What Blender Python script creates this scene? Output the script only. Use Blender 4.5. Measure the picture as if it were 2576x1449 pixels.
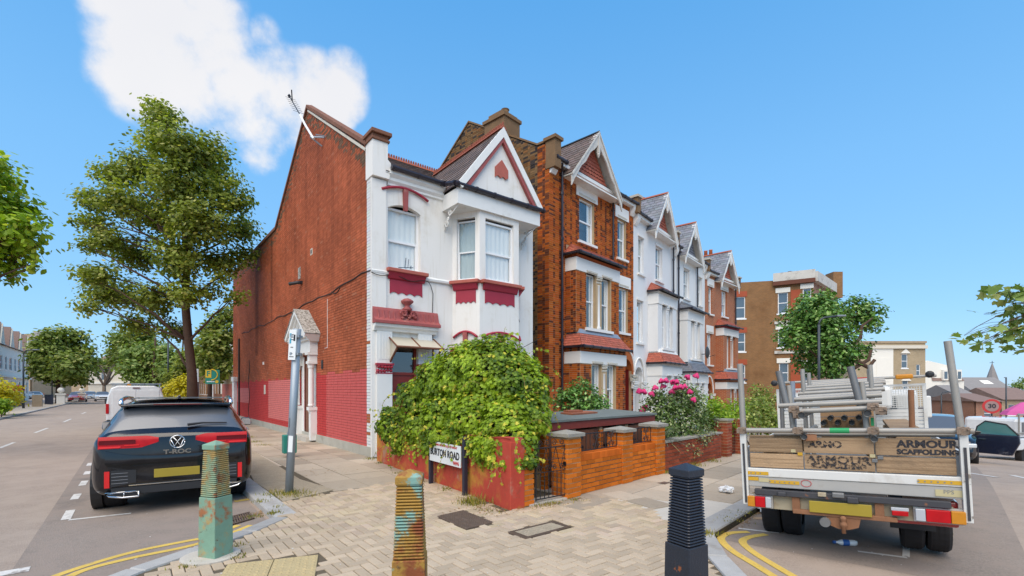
import bpy, math, random
from mathutils import Vector, Matrix
R = math.radians
random.seed(7)
for o in list(bpy.data.objects):
    bpy.data.objects.remove(o)
SC = bpy.context.scene
COL = SC.collection
EXPO = 1.55
# ------------------------------------------------------------------ camera
EYE = 1.65
FPX, CPX, HPY = 1200.0, 1288.0, 980.0      # focal length, centre column and horizon row of the photograph (2576 px wide)
cam_d = bpy.data.cameras.new('camera')
cam = bpy.data.objects.new('camera', cam_d)
COL.objects.link(cam)
cam.location = (0, 0, EYE)
cam.rotation_euler = (R(90), 0, 0)
cam_d.sensor_width = 36.0
cam_d.lens = 36.0 * FPX / 2576.0
cam_d.shift_y = (HPY - 724.5) / 2576.0
cam_d.clip_start = 0.05
cam_d.clip_end = 4000
SC.camera = cam
# ------------------------------------------------------------------ world, sun, exposure
SUN_EL, SUN_AZ = R(54), R(194)              # azimuth clockwise from +Y: behind the camera, to its right
world = bpy.data.worlds.new('World')
SC.world = world
world.use_nodes = True
WN, WL = world.node_tree.nodes, world.node_tree.links
WN.clear()
wout = WN.new('ShaderNodeOutputWorld')
wbg = WN.new('ShaderNodeBackground')
wbg.inputs['Strength'].default_value = 0.10
sky = WN.new('ShaderNodeTexSky')
sky.sky_type = 'NISHITA'
sky.sun_disc = False
sky.sun_elevation = SUN_EL
sky.sun_rotation = SUN_AZ
sky.air_density = 1.15
sky.dust_density = 0.35
sky.ozone_density = 2.2
wtc = WN.new('ShaderNodeTexCoord')
whs = WN.new('ShaderNodeHueSaturation')
whs.inputs['Saturation'].default_value = 1.12
whs.inputs['Value'].default_value = 1.0
WL.new(sky.outputs[0], whs.inputs['Color'])
wsp = WN.new('ShaderNodeSeparateXYZ'); WL.new(wtc.outputs['Generated'], wsp.inputs[0])
wra = WN.new('ShaderNodeValToRGB'); WL.new(wsp.outputs['Z'], wra.inputs[0])
SKYC = ((0.0, (.29, .60, .97)), (.12, (.255, .58, .965)), (.38, (.195, .52, .94)), (.63, (.105, .41, .86)), (1.0, (.06, .30, .72)))
wra.color_ramp.elements[0].position = 0; wra.color_ramp.elements[1].position = 1
for k, (p_, c_) in enumerate(SKYC):
    e_ = wra.color_ramp.elements[k] if k == 0 else (wra.color_ramp.elements[-1] if k == len(SKYC) - 1 else wra.color_ramp.elements.new(p_))
    e_.color = (*c_, 1)
wsc = WN.new('ShaderNodeVectorMath'); wsc.operation = 'SCALE'; wsc.inputs['Scale'].default_value = 10.0 / 2 ** EXPO
WL.new(wra.outputs[0], wsc.inputs[0])
wsm = WN.new('ShaderNodeMixRGB'); wsm.inputs['Fac'].default_value = .85
WL.new(whs.outputs[0], wsm.inputs['Color1']); WL.new(wsc.outputs[0], wsm.inputs['Color2'])
def wmath(op, a, b=None, clamp=False):
    n = WN.new('ShaderNodeMath'); n.operation = op; n.use_clamp = clamp
    for i, s in enumerate((a, b)):
        if s is None: continue
        if isinstance(s, (int, float)): n.inputs[i].default_value = s
        else: WL.new(s, n.inputs[i])
    return n.outputs[0]
def pxdir(px, py):
    v = Vector(((px - CPX) / FPX, 1.0, (HPY - py) / FPX)); return v.normalized()
# the cumulus: soft lumps round a few directions, broken up by noise
wnz = WN.new('ShaderNodeTexNoise'); wnz.inputs['Scale'].default_value = 12.0; wnz.inputs['Detail'].default_value = 9.0
wnz.inputs['Roughness'].default_value = 0.6
WL.new(wtc.outputs['Generated'], wnz.inputs['Vector'])
wn2 = WN.new('ShaderNodeTexNoise'); wn2.inputs['Scale'].default_value = 4.0; wn2.inputs['Detail'].default_value = 3.0
WL.new(wtc.outputs['Generated'], wn2.inputs['Vector'])
cl = None
for (px, py, rad, wt) in ((270, 5, 2.6, .9), (340, 20, 4.2, 1.), (430, 40, 4.6, 1.), (520, 20, 3.8, 1.), (330, 100, 3.6, .9), (440, 130, 4.4, 1.), (540, 130, 4.4, 1.), (600, 220, 5.0, 1.), (470, 215, 4.6, 1.), (350, 200, 4.0, .95), (700, 240, 5.0, 1.),
                          (790, 245, 4.6, 1.), (850, 230, 3.4, 1.), (640, 310, 4.2, .95), (400, 260, 3.2, .8), (300, 190, 2.8, .8), (870, 180, 2.4, .7), (650, 380, 2.6, .75), (560, 340, 2.8, .6), (740, 330, 2.6, .7), (660, 90, 2.0, .5), (560, 60, 2.6, .7), (860, 290, 1.8, .6)):
    d = pxdir(px, py)
    dp = WN.new('ShaderNodeVectorMath'); dp.operation = 'DOT_PRODUCT'
    WL.new(wtc.outputs['Generated'], dp.inputs[0]); dp.inputs[1].default_value = d
    # 1 at the centre, 0 at rad degrees
    c = wmath('MULTIPLY', wmath('SUBTRACT', dp.outputs['Value'], math.cos(R(rad))), wt / (1 - math.cos(R(rad))))
    c = wmath('MAXIMUM', c, 0.0)
    cl = c if cl is None else wmath('MAXIMUM', cl, c)
nzs = wmath('MULTIPLY', wmath('SUBTRACT', wnz.outputs[0], 0.5), 2.1)
nz2 = wmath('MULTIPLY', wmath('SUBTRACT', wn2.outputs[0], 0.5), 0.7)
dens = wmath('ADD', wmath('MULTIPLY', cl, 1.1), wmath('MULTIPLY', wmath('ADD', nzs, nz2), wmath('MINIMUM', wmath('MULTIPLY', cl, 3.0), 1.0)))
wmr = WN.new('ShaderNodeMapRange'); wmr.interpolation_type = 'SMOOTHSTEP'
wmr.inputs['From Min'].default_value = 0.06; wmr.inputs['From Max'].default_value = 1.0
WL.new(dens, wmr.inputs['Value'])
wmx = WN.new('ShaderNodeMixRGB')
WL.new(wmr.outputs[0], wmx.inputs['Fac'])
WL.new(wsm.outputs[0], wmx.inputs['Color1'])
wcr = WN.new('ShaderNodeMixRGB')
WL.new(wmath('MULTIPLY', wn2.outputs[0], 0.8, True), wcr.inputs['Fac'])
CLOUD = 9.6 / 2 ** EXPO
wcr.inputs['Color1'].default_value = (CLOUD, CLOUD * .995, CLOUD, 1)
wcr.inputs['Color2'].default_value = (CLOUD * .8, CLOUD * .82, CLOUD * .9, 1)
WL.new(wcr.outputs[0], wmx.inputs['Color2'])
WL.new(wmx.outputs[0], wbg.inputs['Color'])
WL.new(wbg.outputs[0], wout.inputs['Surface'])
sun_d = bpy.data.lights.new('sun', 'SUN')
sun_d.energy = 1.5
sun_d.angle = R(70)
sun_d.color = (1.0, 0.875, 0.70)
sun = bpy.data.objects.new('sun', sun_d)
COL.objects.link(sun)
sdir = Vector((math.sin(SUN_AZ) * math.cos(SUN_EL), math.cos(SUN_AZ) * math.cos(SUN_EL), math.sin(SUN_EL)))
sun.rotation_euler = (-sdir).to_track_quat('-Z', 'Y').to_euler()
sun.location = sdir * 60
SC.view_settings.view_transform = 'Standard'
SC.view_settings.look = 'None'
SC.view_settings.exposure = EXPO
SC.view_settings.gamma = 1.0
SC.view_settings.use_curve_mapping = False
SC.render.engine = 'CYCLES'
SC.cycles.use_denoising = True
SC.cycles.max_bounces = 6
SC.cycles.diffuse_bounces = 3
SC.cycles.glossy_bounces = 3
SC.cycles.transparent_max_bounces = 12
SC.cycles.caustics_reflective = False
SC.cycles.caustics_refractive = False
# ------------------------------------------------------------------ placing helpers (pixels of the photograph measured once -> metres)
def gpt(px, py, z=0.0):
    Y = FPX * (EYE - z) / (py - HPY)
    return Vector(((px - CPX) / FPX * Y, Y, z))
def wpt(px, py, Y):
    return Vector(((px - CPX) / FPX * Y, Y, EYE + (HPY - py) / FPX * Y))
UX = Vector((math.cos(R(38.6)), math.sin(R(38.6)), 0))      # across Burton Road's corner house front
UL = Vector((-UX.y, UX.x, 0))                                # along the left street, away from us
U2 = Vector((math.cos(R(47.2)), math.sin(R(47.2)), 0))      # along the terrace street
def smooth01(t):
    t = max(0.0, min(1.0, t)); return t * t * (3 - 2 * t)
def ground_z(x, y):
    s = (x + 3.0) * UX.x + (y - 6.0) * UX.y
    k = max(0.0, s - 9.0)
    if k < 4: return -0.07 * k * k / 8.0
    z = -0.07 * (k - 2.0)
    return max(z, -3.6) if k < 400 else -3.6
# ------------------------------------------------------------------ materials
MATS = {}
def nmat(name):
    m = bpy.data.materials.new(name); m.use_nodes = True
    N, L = m.node_tree.nodes, m.node_tree.links
    return m, N, L, N['Principled BSDF']
def mth(N, L, op, a, b=None, clamp=False):
    n = N.new('ShaderNodeMath'); n.operation = op; n.use_clamp = clamp
    for i, s in enumerate((a, b)):
        if s is None: continue
        if isinstance(s, (int, float)): n.inputs[i].default_value = s
        else: L.new(s, n.inputs[i])
    return n.outputs[0]
def noise(N, L, vec, scale, detail=4, rough=.55):
    n = N.new('ShaderNodeTexNoise'); n.inputs['Scale'].default_value = scale; n.inputs['Detail'].default_value = detail
    n.inputs['Roughness'].default_value = rough
    L.new(vec, n.inputs['Vector']); return n.outputs[0]
def mixc(N, L, fac, a, b, mode='MIX'):
    n = N.new('ShaderNodeMixRGB'); n.blend_type = mode
    for k, s in (('Fac', fac), ('Color1', a), ('Color2', b)):
        if isinstance(s, (int, float)): n.inputs[k].default_value = s
        elif isinstance(s, (tuple, list)): n.inputs[k].default_value = (*s[:3], 1)
        else: L.new(s, n.inputs[k])
    return n.outputs[0]
def ramp(N, L, fac, lo, hi):
    n = N.new('ShaderNodeMapRange'); n.interpolation_type = 'SMOOTHSTEP'
    n.inputs['From Min'].default_value = lo; n.inputs['From Max'].default_value = hi
    L.new(fac, n.inputs['Value']); return n.outputs[0]
def mat(name, col=(.5, .5, .5), rough=.7, metal=0., var=.15, scale=3., col2=None, lo=.35, hi=.65, bump=0., bscale=40., attr=False,
        objrand=0., coat=0., spec=.5, stain=None, stain_scale=1.3, stain_amt=.5, streak=0., emit=0., fine=0., fscale=120., grain=None):
    """procedural surface: base colour with large noise, optional second colour patches, stains, fine grain and bump"""
    if name in MATS: return MATS[name]
    m, N, L, P = nmat(name)
    tc = N.new('ShaderNodeTexCoord'); v = tc.outputs['Object']
    a = [c * (1 - var) for c in col]; b = [min(1, c * (1 + var)) for c in col]
    c = mixc(N, L, noise(N, L, v, scale, 5), a, b)
    if fine:
        c = mixc(N, L, fine, c, mixc(N, L, noise(N, L, v, fscale, 2), (.05, .05, .05), (1.0, 1.0, 1.0)), 'OVERLAY')
    if col2 is not None:
        c = mixc(N, L, ramp(N, L, noise(N, L, v, scale * 1.7 + 1.1, 7, .65), lo, hi), c, col2)
    if grain:
        mp = N.new('ShaderNodeMapping'); mp.inputs['Scale'].default_value = grain[0]; L.new(v, mp.inputs['Vector'])
        oi2 = N.new('ShaderNodeObjectInfo'); vv = N.new('ShaderNodeVectorMath'); vv.operation = 'ADD'; cx2 = N.new('ShaderNodeCombineXYZ'); L.new(mth(N, L, 'MULTIPLY', oi2.outputs['Random'], 40.), cx2.inputs[0]); L.new(mp.outputs[0], vv.inputs[0]); L.new(cx2.outputs[0], vv.inputs[1])
        c = mixc(N, L, mth(N, L, 'MULTIPLY', ramp(N, L, noise(N, L, vv.outputs[0], 1.0, 7, .65), .38, .72), grain[2]), c, grain[1])
    if streak:
        mp = N.new('ShaderNodeMapping'); mp.inputs['Scale'].default_value = (5, 5, .35); L.new(v, mp.inputs['Vector'])
        c = mixc(N, L, mth(N, L, 'MULTIPLY', ramp(N, L, noise(N, L, mp.outputs[0], 1.6, 6, .6), .5, .78), streak), c, stain or (.12, .1, .08))
    if stain is not None and stain_amt:
        c = mixc(N, L, mth(N, L, 'MULTIPLY', ramp(N, L, noise(N, L, v, stain_scale, 8, .68), .52, .72), stain_amt), c, stain)
    if attr:
        at = N.new('ShaderNodeAttribute'); at.attribute_name = 'Col'
        c = mixc(N, L, 1.0, c, at.outputs['Color'], 'MULTIPLY')
    if objrand:
        oi = N.new('ShaderNodeObjectInfo')
        mr = N.new('ShaderNodeMapRange'); mr.inputs['To Min'].default_value = 1 - objrand; mr.inputs['To Max'].default_value = 1 + objrand
        L.new(oi.outputs['Random'], mr.inputs['Value'])
        cc = N.new('ShaderNodeCombineColor')
        for i in range(3): L.new(mr.outputs[0], cc.inputs[i])
        c = mixc(N, L, 1.0, c, cc.outputs[0], 'MULTIPLY')
    L.new(c, P.inputs['Base Color'])
    P.inputs['Roughness'].default_value = rough
    P.inputs['Metallic'].default_value = metal
    P.inputs['Specular IOR Level'].default_value = spec
    if coat:
        P.inputs['Coat Weight'].default_value = coat; P.inputs['Coat Roughness'].default_value = .03
    if emit:
        P.inputs['Emission Color'].default_value = (*col[:3], 1); P.inputs['Emission Strength'].default_value = emit
    if bump:
        bn = N.new('ShaderNodeBump'); bn.inputs['Strength'].default_value = bump; bn.inputs['Distance'].default_value = .02
        L.new(noise(N, L, v, bscale, 6), bn.inputs['Height']); L.new(bn.outputs[0], P.inputs['Normal'])
    MATS[name] = m
    return m
def brickmat(name, c1, c2, mortar, dark=None, bw=.225, bh=.075, bump=.4, stain=None, msize=.012):
    """brickwork too far away to pick bricks apart"""
    if name in MATS: return MATS[name]
    m, N, L, P = nmat(name)
    tc = N.new('ShaderNodeTexCoord'); sp = N.new('ShaderNodeSeparateXYZ'); L.new(tc.outputs['Object'], sp.inputs[0])
    cb = N.new('ShaderNodeCombineXYZ'); L.new(mth(N, L, 'ADD', sp.outputs[0], sp.outputs[1]), cb.inputs[0]); L.new(sp.outputs[2], cb.inputs[1])
    br = N.new('ShaderNodeTexBrick'); L.new(cb.outputs[0], br.inputs['Vector'])
    br.inputs['Scale'].default_value = 1.0; br.inputs['Brick Width'].default_value = bw; br.inputs['Row Height'].default_value = bh
    br.inputs['Mortar Size'].default_value = msize; br.inputs['Bias'].default_value = -.2
    br.inputs['Color1'].default_value = (*c1, 1); br.inputs['Color2'].default_value = (*c2, 1); br.inputs['Mortar'].default_value = (*mortar, 1)
    c = mixc(N, L, .55, br.outputs['Color'], mixc(N, L, noise(N, L, tc.outputs['Object'], 1.2, 6), (.25, .25, .25), (.75, .75, .75)), 'OVERLAY')
    if stain:
        c = mixc(N, L, ramp(N, L, noise(N, L, tc.outputs['Object'], .5, 7, .65), .5, .75), c, stain)
    L.new(c, P.inputs['Base Color']); P.inputs['Roughness'].default_value = .85
    bn = N.new('ShaderNodeBump'); bn.inputs['Strength'].default_value = bump; bn.inputs['Distance'].default_value = .01; bn.invert = True
    L.new(br.outputs['Fac'], bn.inputs['Height']); L.new(bn.outputs[0], P.inputs['Normal'])
    MATS[name] = m
    return m
def glassmat(name, tint=(.02, .025, .03), refl=.03, clear=.99):
    if name in MATS: return MATS[name]
    m, N, L, P = nmat(name)
    N.remove(P)
    out = [n for n in N if n.type == 'OUTPUT_MATERIAL'][0]
    tr = N.new('ShaderNodeBsdfTransparent'); tr.inputs[0].default_value = (clear, clear * 1.01, clear * 1.0, 1)
    gl = N.new('ShaderNodeBsdfGlossy'); gl.inputs['Roughness'].default_value = .02; gl.inputs[0].default_value = (.95, .97, 1, 1)
    lw = N.new('ShaderNodeLayerWeight'); lw.inputs[0].default_value = .35
    f = mth(N, L, 'ADD', mth(N, L, 'MULTIPLY', lw.outputs['Facing'], .22), refl, True)
    mx = N.new('ShaderNodeMixShader'); L.new(f, mx.inputs[0]); L.new(tr.outputs[0], mx.inputs[1]); L.new(gl.outputs[0], mx.inputs[2])
    L.new(mx.outputs[0], out.inputs['Surface'])
    MATS[name] = m
    return m
def leafmat(name, c1, c2, c3=None, rough=.5, trans=.25):
    if name in MATS: return MATS[name]
    m, N, L, P = nmat(name)
    at = N.new('ShaderNodeAttribute'); at.attribute_name = 'Col'
    sp = N.new('ShaderNodeSeparateColor'); L.new(at.outputs['Color'], sp.inputs[0])
    c = mixc(N, L, sp.outputs[0], c1, c2)
    if c3: c = mixc(N, L, sp.outputs[1], c, c3)
    L.new(c, P.inputs['Base Color']); P.inputs['Roughness'].default_value = rough; P.inputs['Specular IOR Level'].default_value = .35
    tl = N.new('ShaderNodeBsdfTranslucent'); L.new(mixc(N, L, 1.0, c, (1.3, 1.35, .6), 'MULTIPLY'), tl.inputs[0])
    out = [n for n in N if n.type == 'OUTPUT_MATERIAL'][0]
    mx = N.new('ShaderNodeMixShader'); mx.inputs[0].default_value = trans
    L.new(P.outputs[0], mx.inputs[1]); L.new(tl.outputs[0], mx.inputs[2]); L.new(mx.outputs[0], out.inputs['Surface'])
    MATS[name] = m
    return m
# ------------------------------------------------------------------ mesh builder
class MB:
    def __init__(s):
        s.v = []; s.f = []; s.c = []; s.hascol = False
    def add(s, vs, fs, col=None):
        n = len(s.v); s.v.extend([tuple(p) for p in vs])
        for f in fs: s.f.append(tuple(i + n for i in f))
        if col is not None: s.hascol = True
        s.c.extend([col] * len(fs))
        return s
    def box(s, x0, x1, y0, y1, z0, z1, col=None):
        return s.add([(x0, y0, z0), (x1, y0, z0), (x1, y1, z0), (x0, y1, z0), (x0, y0, z1), (x1, y0, z1), (x1, y1, z1), (x0, y1, z1)],
                     [(0, 3, 2, 1), (4, 5, 6, 7), (0, 1, 5, 4), (1, 2, 6, 5), (2, 3, 7, 6), (3, 0, 4, 7)], col)
    def obox(s, c, size, M=None, col=None, taper=None):
        hx, hy, hz = size[0] / 2, size[1] / 2, size[2] / 2
        t = taper or (1, 1)
        pts = [(-hx, -hy, -hz), (hx, -hy, -hz), (hx, hy, -hz), (-hx, hy, -hz), (-hx * t[0], -hy * t[1], hz), (hx * t[0], -hy * t[1], hz), (hx * t[0], hy * t[1], hz), (-hx * t[0], hy * t[1], hz)]
        if M is not None: pts = [M @ Vector(p) for p in pts]
        c = Vector(c)
        return s.add([Vector(p) + c for p in pts], [(0, 3, 2, 1), (4, 5, 6, 7), (0, 1, 5, 4), (1, 2, 6, 5), (2, 3, 7, 6), (3, 0, 4, 7)], col)
    def bevbox(s, x0, x1, y0, y1, z0, z1, b=.01, col=None):
        """box with the edges round its +z face chamfered"""
        vs = [(x0, y0, z0), (x1, y0, z0), (x1, y1, z0), (x0, y1, z0), (x0, y0, z1 - b), (x1, y0, z1 - b), (x1, y1, z1 - b), (x0, y1, z1 - b),
              (x0 + b, y0 + b, z1), (x1 - b, y0 + b, z1), (x1 - b, y1 - b, z1), (x0 + b, y1 - b, z1)]
        fs = [(0, 1, 5, 4), (1, 2, 6, 5), (2, 3, 7, 6), (3, 0, 4, 7), (4, 5, 9, 8), (5, 6, 10, 9), (6, 7, 11, 10), (7, 4, 8, 11), (8, 9, 10, 11)]
        return s.add(vs, fs, col)
    def prism(s, poly, axis, a, b, col=None):
        """polygon extruded along an axis: 'y' takes (x,z), 'x' takes (y,z), 'z' takes (x,y)"""
        def p3(p, t):
            return (p[0], t, p[1]) if axis == 'y' else (t, p[0], p[1]) if axis == 'x' else (p[0], p[1], t)
        n = len(poly)
        vs = [p3(p, a) for p in poly] + [p3(p, b) for p in poly]
        fs = [tuple(range(n)), tuple(range(2 * n - 1, n - 1, -1))] + [(i, i + n, (i + 1) % n + n, (i + 1) % n) for i in range(n)]
        return s.add(vs, fs, col)
    def tube(s, pts, r, n=8, caps=True, col=None):
        pts = [Vector(p) for p in pts]; m = len(pts)
        rs = r if isinstance(r, (list, tuple)) else [r] * m
        base = len(s.v); vs = []; up = None
        for i, p in enumerate(pts):
            d = (pts[min(i + 1, m - 1)] - pts[max(i - 1, 0)])
            d = d.normalized() if d.length > 1e-9 else Vector((0, 0, 1))
            if up is None:
                a = d.orthogonal().normalized()
            else:
                a = up - d * up.dot(d)
                a = a.normalized() if a.length > 1e-6 else d.orthogonal().normalized()
            up = a; bb = d.cross(a)
            for k in range(n):
                t = 2 * math.pi * k / n
                vs.append(p + (a * math.cos(t) + bb * math.sin(t)) * rs[i])
        fs = []
        for i in range(m - 1):
            for k in range(n):
                k2 = (k + 1) % n
                fs.append((i * n + k, i * n + k2, (i + 1) * n + k2, (i + 1) * n + k))
        if caps:
            fs.append(tuple(range(n - 1, -1, -1))); fs.append(tuple((m - 1) * n + k for k in range(n)))
        return s.add(vs, fs, col)
    def lathe(s, prof, n=16, c=(0, 0, 0), axis='z', col=None, caps=True):
        vs = []
        for (r, h) in prof:
            for k in range(n):
                t = 2 * math.pi * k / n; x, y = r * math.cos(t), r * math.sin(t)
                p = (x, y, h) if axis == 'z' else (x, h, y) if axis == 'y' else (h, x, y)
                vs.append((p[0] + c[0], p[1] + c[1], p[2] + c[2]))
        fs = []
        for i in range(len(prof) - 1):
            for k in range(n):
                k2 = (k + 1) % n
                fs.append((i * n + k, i * n + k2, (i + 1) * n + k2, (i + 1) * n + k))
        if caps:
            fs.append(tuple(range(n - 1, -1, -1))); fs.append(tuple((len(prof) - 1) * n + k for k in range(n)))
        return s.add(vs, fs, col)
    def quad(s, a, b, c, d, col=None):
        return s.add([a, b, c, d], [(0, 1, 2, 3)], col)
    def grid(s, rows, col=None, closed=False):
        n = len(rows[0]); vs = [p for r in rows for p in r]; fs = []
        for i in range(len(rows) - 1):
            for k in range(n if closed else n - 1):
                k2 = (k + 1) % n
                fs.append((i * n + k, i * n + k2, (i + 1) * n + k2, (i + 1) * n + k))
        return s.add(vs, fs, col)
    def mesh(s, name, m, smooth=False):
        me = bpy.data.meshes.new(name); me.from_pydata(s.v, [], s.f)
        if isinstance(m, str): m = MATS[m]
        if m is not None: me.materials.append(m)
        if s.hascol:
            at = me.attributes.new('Col', 'FLOAT_COLOR', 'FACE'); flat = []
            for c in s.c:
                c = c or (1, 1, 1); flat.extend((c[0], c[1], c[2], 1.0))
            at.data.foreach_set('color', flat)
        if smooth: me.polygons.foreach_set('use_smooth', [True] * len(me.polygons))
        me.update()
        return me
    def build(s, name, m, parent=None, loc=None, rz=0., smooth=False, bevel=0., M=None):
        me = s.mesh(name, m, smooth)
        return link(name, me, parent, loc, rz, bevel, M)
def link(name, me, parent=None, loc=None, rz=0., bevel=0., M=None):
    o = bpy.data.objects.new(name, me); COL.objects.link(o)
    if parent is not None: o.parent = parent
    if M is not None: o.matrix_local = M
    else:
        if loc is not None: o.location = loc
        o.rotation_euler = (0, 0, rz)
    if bevel:
        b = o.modifiers.new('bevel', 'BEVEL'); b.width = bevel; b.segments = 2; b.limit_method = 'ANGLE'
    return o
def fixn(o):
    """consistent outward normals"""
    import bmesh
    bm = bmesh.new(); bm.from_mesh(o.data); bmesh.ops.recalc_face_normals(bm, faces=bm.faces); bm.to_mesh(o.data); bm.free()
    return o
def tag(o, label=None, cat=None, group=None, kind=None):
    if label: o['label'] = label
    if cat: o['category'] = cat
    if group: o['group'] = group
    if kind: o['kind'] = kind
    return o
def empty(name, loc=(0, 0, 0), rz=0., label=None, cat=None, group=None):
    o = bpy.data.objects.new(name, None); COL.objects.link(o)
    o.location = loc; o.rotation_euler = (0, 0, rz); o.empty_display_size = .2
    return tag(o, label, cat, group)
def copy_tree(o, parent=None):
    c = o.copy(); COL.objects.link(c)
    if parent is not None: c.parent = parent
    for ch in list(o.children): copy_tree(ch, c)
    return c
def text(name, s, size, m, parent, M, ext=.004, bold=0., align='CENTER', sx=1.0):
    cu = bpy.data.curves.new(name, 'FONT'); cu.body = s; cu.size = size; cu.extrude = ext; cu.offset = bold
    cu.align_x = align; cu.align_y = 'CENTER'; cu.resolution_u = 3
    cu.materials.append(MATS[m] if isinstance(m, str) else m)
    o = bpy.data.objects.new(name, cu); COL.objects.link(o); o.parent = parent
    o.matrix_local = M @ Matrix.Diagonal((sx, 1, 1, 1))
    return o
def face_frame(loc, rz=0., tilt=90.):
    """frame for text that stands up and faces local -y turned by rz"""
    return Matrix.Translation(Vector(loc)) @ Matrix.Rotation(rz, 4, 'Z') @ Matrix.Rotation(R(tilt), 4, 'X')
# ------------------------------------------------------------------ palette
mat('asphalt', (.335, .265, .215), .9, spec=.25, var=.16, scale=.6, col2=(.39, .31, .25), bump=.5, bscale=90, fine=.45, fscale=55, stain=(.25, .20, .165), stain_scale=.45, stain_amt=.5)
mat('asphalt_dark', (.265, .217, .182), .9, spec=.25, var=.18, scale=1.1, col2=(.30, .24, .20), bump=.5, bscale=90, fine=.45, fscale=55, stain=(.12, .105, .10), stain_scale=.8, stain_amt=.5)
mat('paver_sand', (.11, .085, .055), .95, var=.3, scale=8, stain=(.10, .12, .04), stain_amt=.6, stain_scale=2)
mat('paver', (.475, .375, .27), .9, spec=.25, var=.10, scale=2.2, bump=.35, bscale=160, attr=True, fine=.25, fscale=90, stain=(.27, .22, .16), stain_scale=1.1, stain_amt=.45)
mat('paver_single', (.475, .375, .27), .9, spec=.25, var=.10, scale=9, bump=.35, bscale=160, objrand=.14, fine=.25, fscale=90, stain=(.27, .22, .16), stain_scale=6, stain_amt=.35)
mat('slab', (.415, .345, .265), .88, spec=.25, var=.13, scale=2.5, bump=.3, bscale=110, objrand=.22, fine=.25, fscale=80, stain=(.25, .2, .15), stain_scale=2.2, stain_amt=.5)
mat('gravel_patch', (.38, .31, .22), .95, var=.2, scale=5, fine=.6, fscale=60, bump=.8, bscale=90, stain=(.24, .18, .10), stain_amt=.5)
mat('granite', (.36, .35, .335), .8, var=.18, scale=6, fine=.4, fscale=140, bump=.25, bscale=90, objrand=.12, stain=(.22, .18, .14), stain_scale=2.5, stain_amt=.5)
mat('yellow_line', (.62, .42, .085), .8, var=.18, scale=5, col2=(.30, .24, .15), lo=.56, hi=.75, fine=.35, fscale=60)
mat('white_line', (.62, .59, .55), .8, var=.12, scale=4, col2=(.27, .23, .2), lo=.52, hi=.7, fine=.3, fscale=60)
mat('tactile', (.46, .36, .19), .9, var=.16, scale=6, fine=.35, fscale=80, bump=.3, bscale=120, stain=(.35, .25, .1), stain_amt=.4, stain_scale=3)
mat('iron_cover', (.17, .12, .09), .7, metal=.4, var=.35, scale=9, bump=.3, bscale=120)
mat('weeds', (.16, .15, .03), .9, var=.5, scale=10)
mat('render_white', (.80, .775, .735), .75, var=.03, scale=1.2, bump=.12, bscale=35, stain=(.48, .41, .28), stain_scale=.9, stain_amt=.38, streak=.42)
mat('render_clean', (.82, .80, .77), .7, var=.025, scale=1.5, bump=.08, bscale=30)
mat('trim_white', (.78, .775, .75), .6, var=.06, scale=4, stain=(.42, .37, .28), stain_scale=2.2, stain_amt=.35, bump=.1, bscale=30)
mat('upvc', (.84, .84, .84), .35, var=.02, scale=2)
mat('maroon', (.36, .022, .045), .55, var=.14, scale=4, bump=.1, bscale=40)
mat('maroon_faded', (.33, .075, .07), .65, var=.2, scale=5, bump=.15, bscale=50, stain=(.45, .22, .17), stain_scale=4, stain_amt=.5)
mat('brick_dull', (.20, .085, .05), .9, var=.3, scale=7, bump=.4, bscale=40, stain=(.10, .06, .04), stain_scale=3, stain_amt=.5)
mat('clay_faded', (.42, .11, .08), .8, var=.22, scale=6, bump=.3, bscale=60, stain=(.22, .13, .09), stain_scale=5, stain_amt=.5)
mat('wall_paint', (1, 1, 1), .8, spec=.2, var=.07, scale=2.2, bump=.25, bscale=55, attr=True)
mat('brick_attr', (1, 1, 1), .88, spec=.15, var=.13, scale=14, bump=.35, bscale=70, attr=True)
mat('brick_single', (.57, .155, .018), .88, spec=.12, var=.18, scale=14, bump=.35, bscale=90, objrand=.25, stain=(.42, .08, .02), stain_scale=11, stain_amt=.45)
mat('brick_dark_single', (.30, .07, .035), .88, spec=.15, var=.25, scale=14, bump=.35, bscale=90, objrand=.3)
mat('mortar', (.50, .35, .20), .95, var=.18, scale=5)
mat('mortar_dark', (.22, .16, .11), .95, var=.2, scale=5)
mat('slate_brown', (.14, .10, .085), .7, var=.25, scale=6, bump=.25, bscale=50, attr=True)
mat('slate_grey', (.19, .20, .23), .6, var=.2, scale=6, bump=.2, bscale=50, attr=True)
mat('tile_red', (.42, .115, .07), .75, var=.18, scale=6, bump=.2, bscale=50, attr=True)
mat('ridge_clay', (.32, .085, .045), .8, var=.25, scale=8, bump=.3, bscale=40)
mat('lead', (.30, .34, .40), .5, metal=.3, var=.2, scale=5, bump=.15, bscale=20)
mat('gutter_black', (.022, .018, .026), .35, var=.3, scale=4)
mat('timber_white', (.62, .59, .54), .7, var=.12, scale=9, bump=.2, bscale=60, stain=(.30, .27, .23), stain_scale=5, stain_amt=.55)
mat('stone_cream', (.60, .56, .48), .8, var=.15, scale=8, bump=.4, bscale=60, stain=(.33, .28, .2), stain_scale=4, stain_amt=.5)
mat('lead_flash', (.42, .40, .36), .8, var=.3, scale=9, col2=(.14, .12, .10), lo=.45, hi=.6, bump=.4, bscale=40)
mat('curtain_white', (.88, .88, .88), .9, var=.04, scale=3)
mat('curtain_grey', (.48, .54, .54), .9, var=.08, scale=3)
mat('curtain_lilac', (.56, .50, .56), .9, var=.1, scale=6)
mat('unlit_depth', (.05, .055, .06), .9, var=.1)  # near-black colour paints unlit depth behind windows, doors, vent, drain and tube ends
mat('door_red', (.24, .022, .012), .4, var=.12, scale=5)
mat('door_frame_red', (.26, .03, .018), .5, var=.12)
mat('door_pale', (.62, .64, .66), .5, var=.05)
mat('door_grey', (.20, .22, .25), .5, var=.08)
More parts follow.
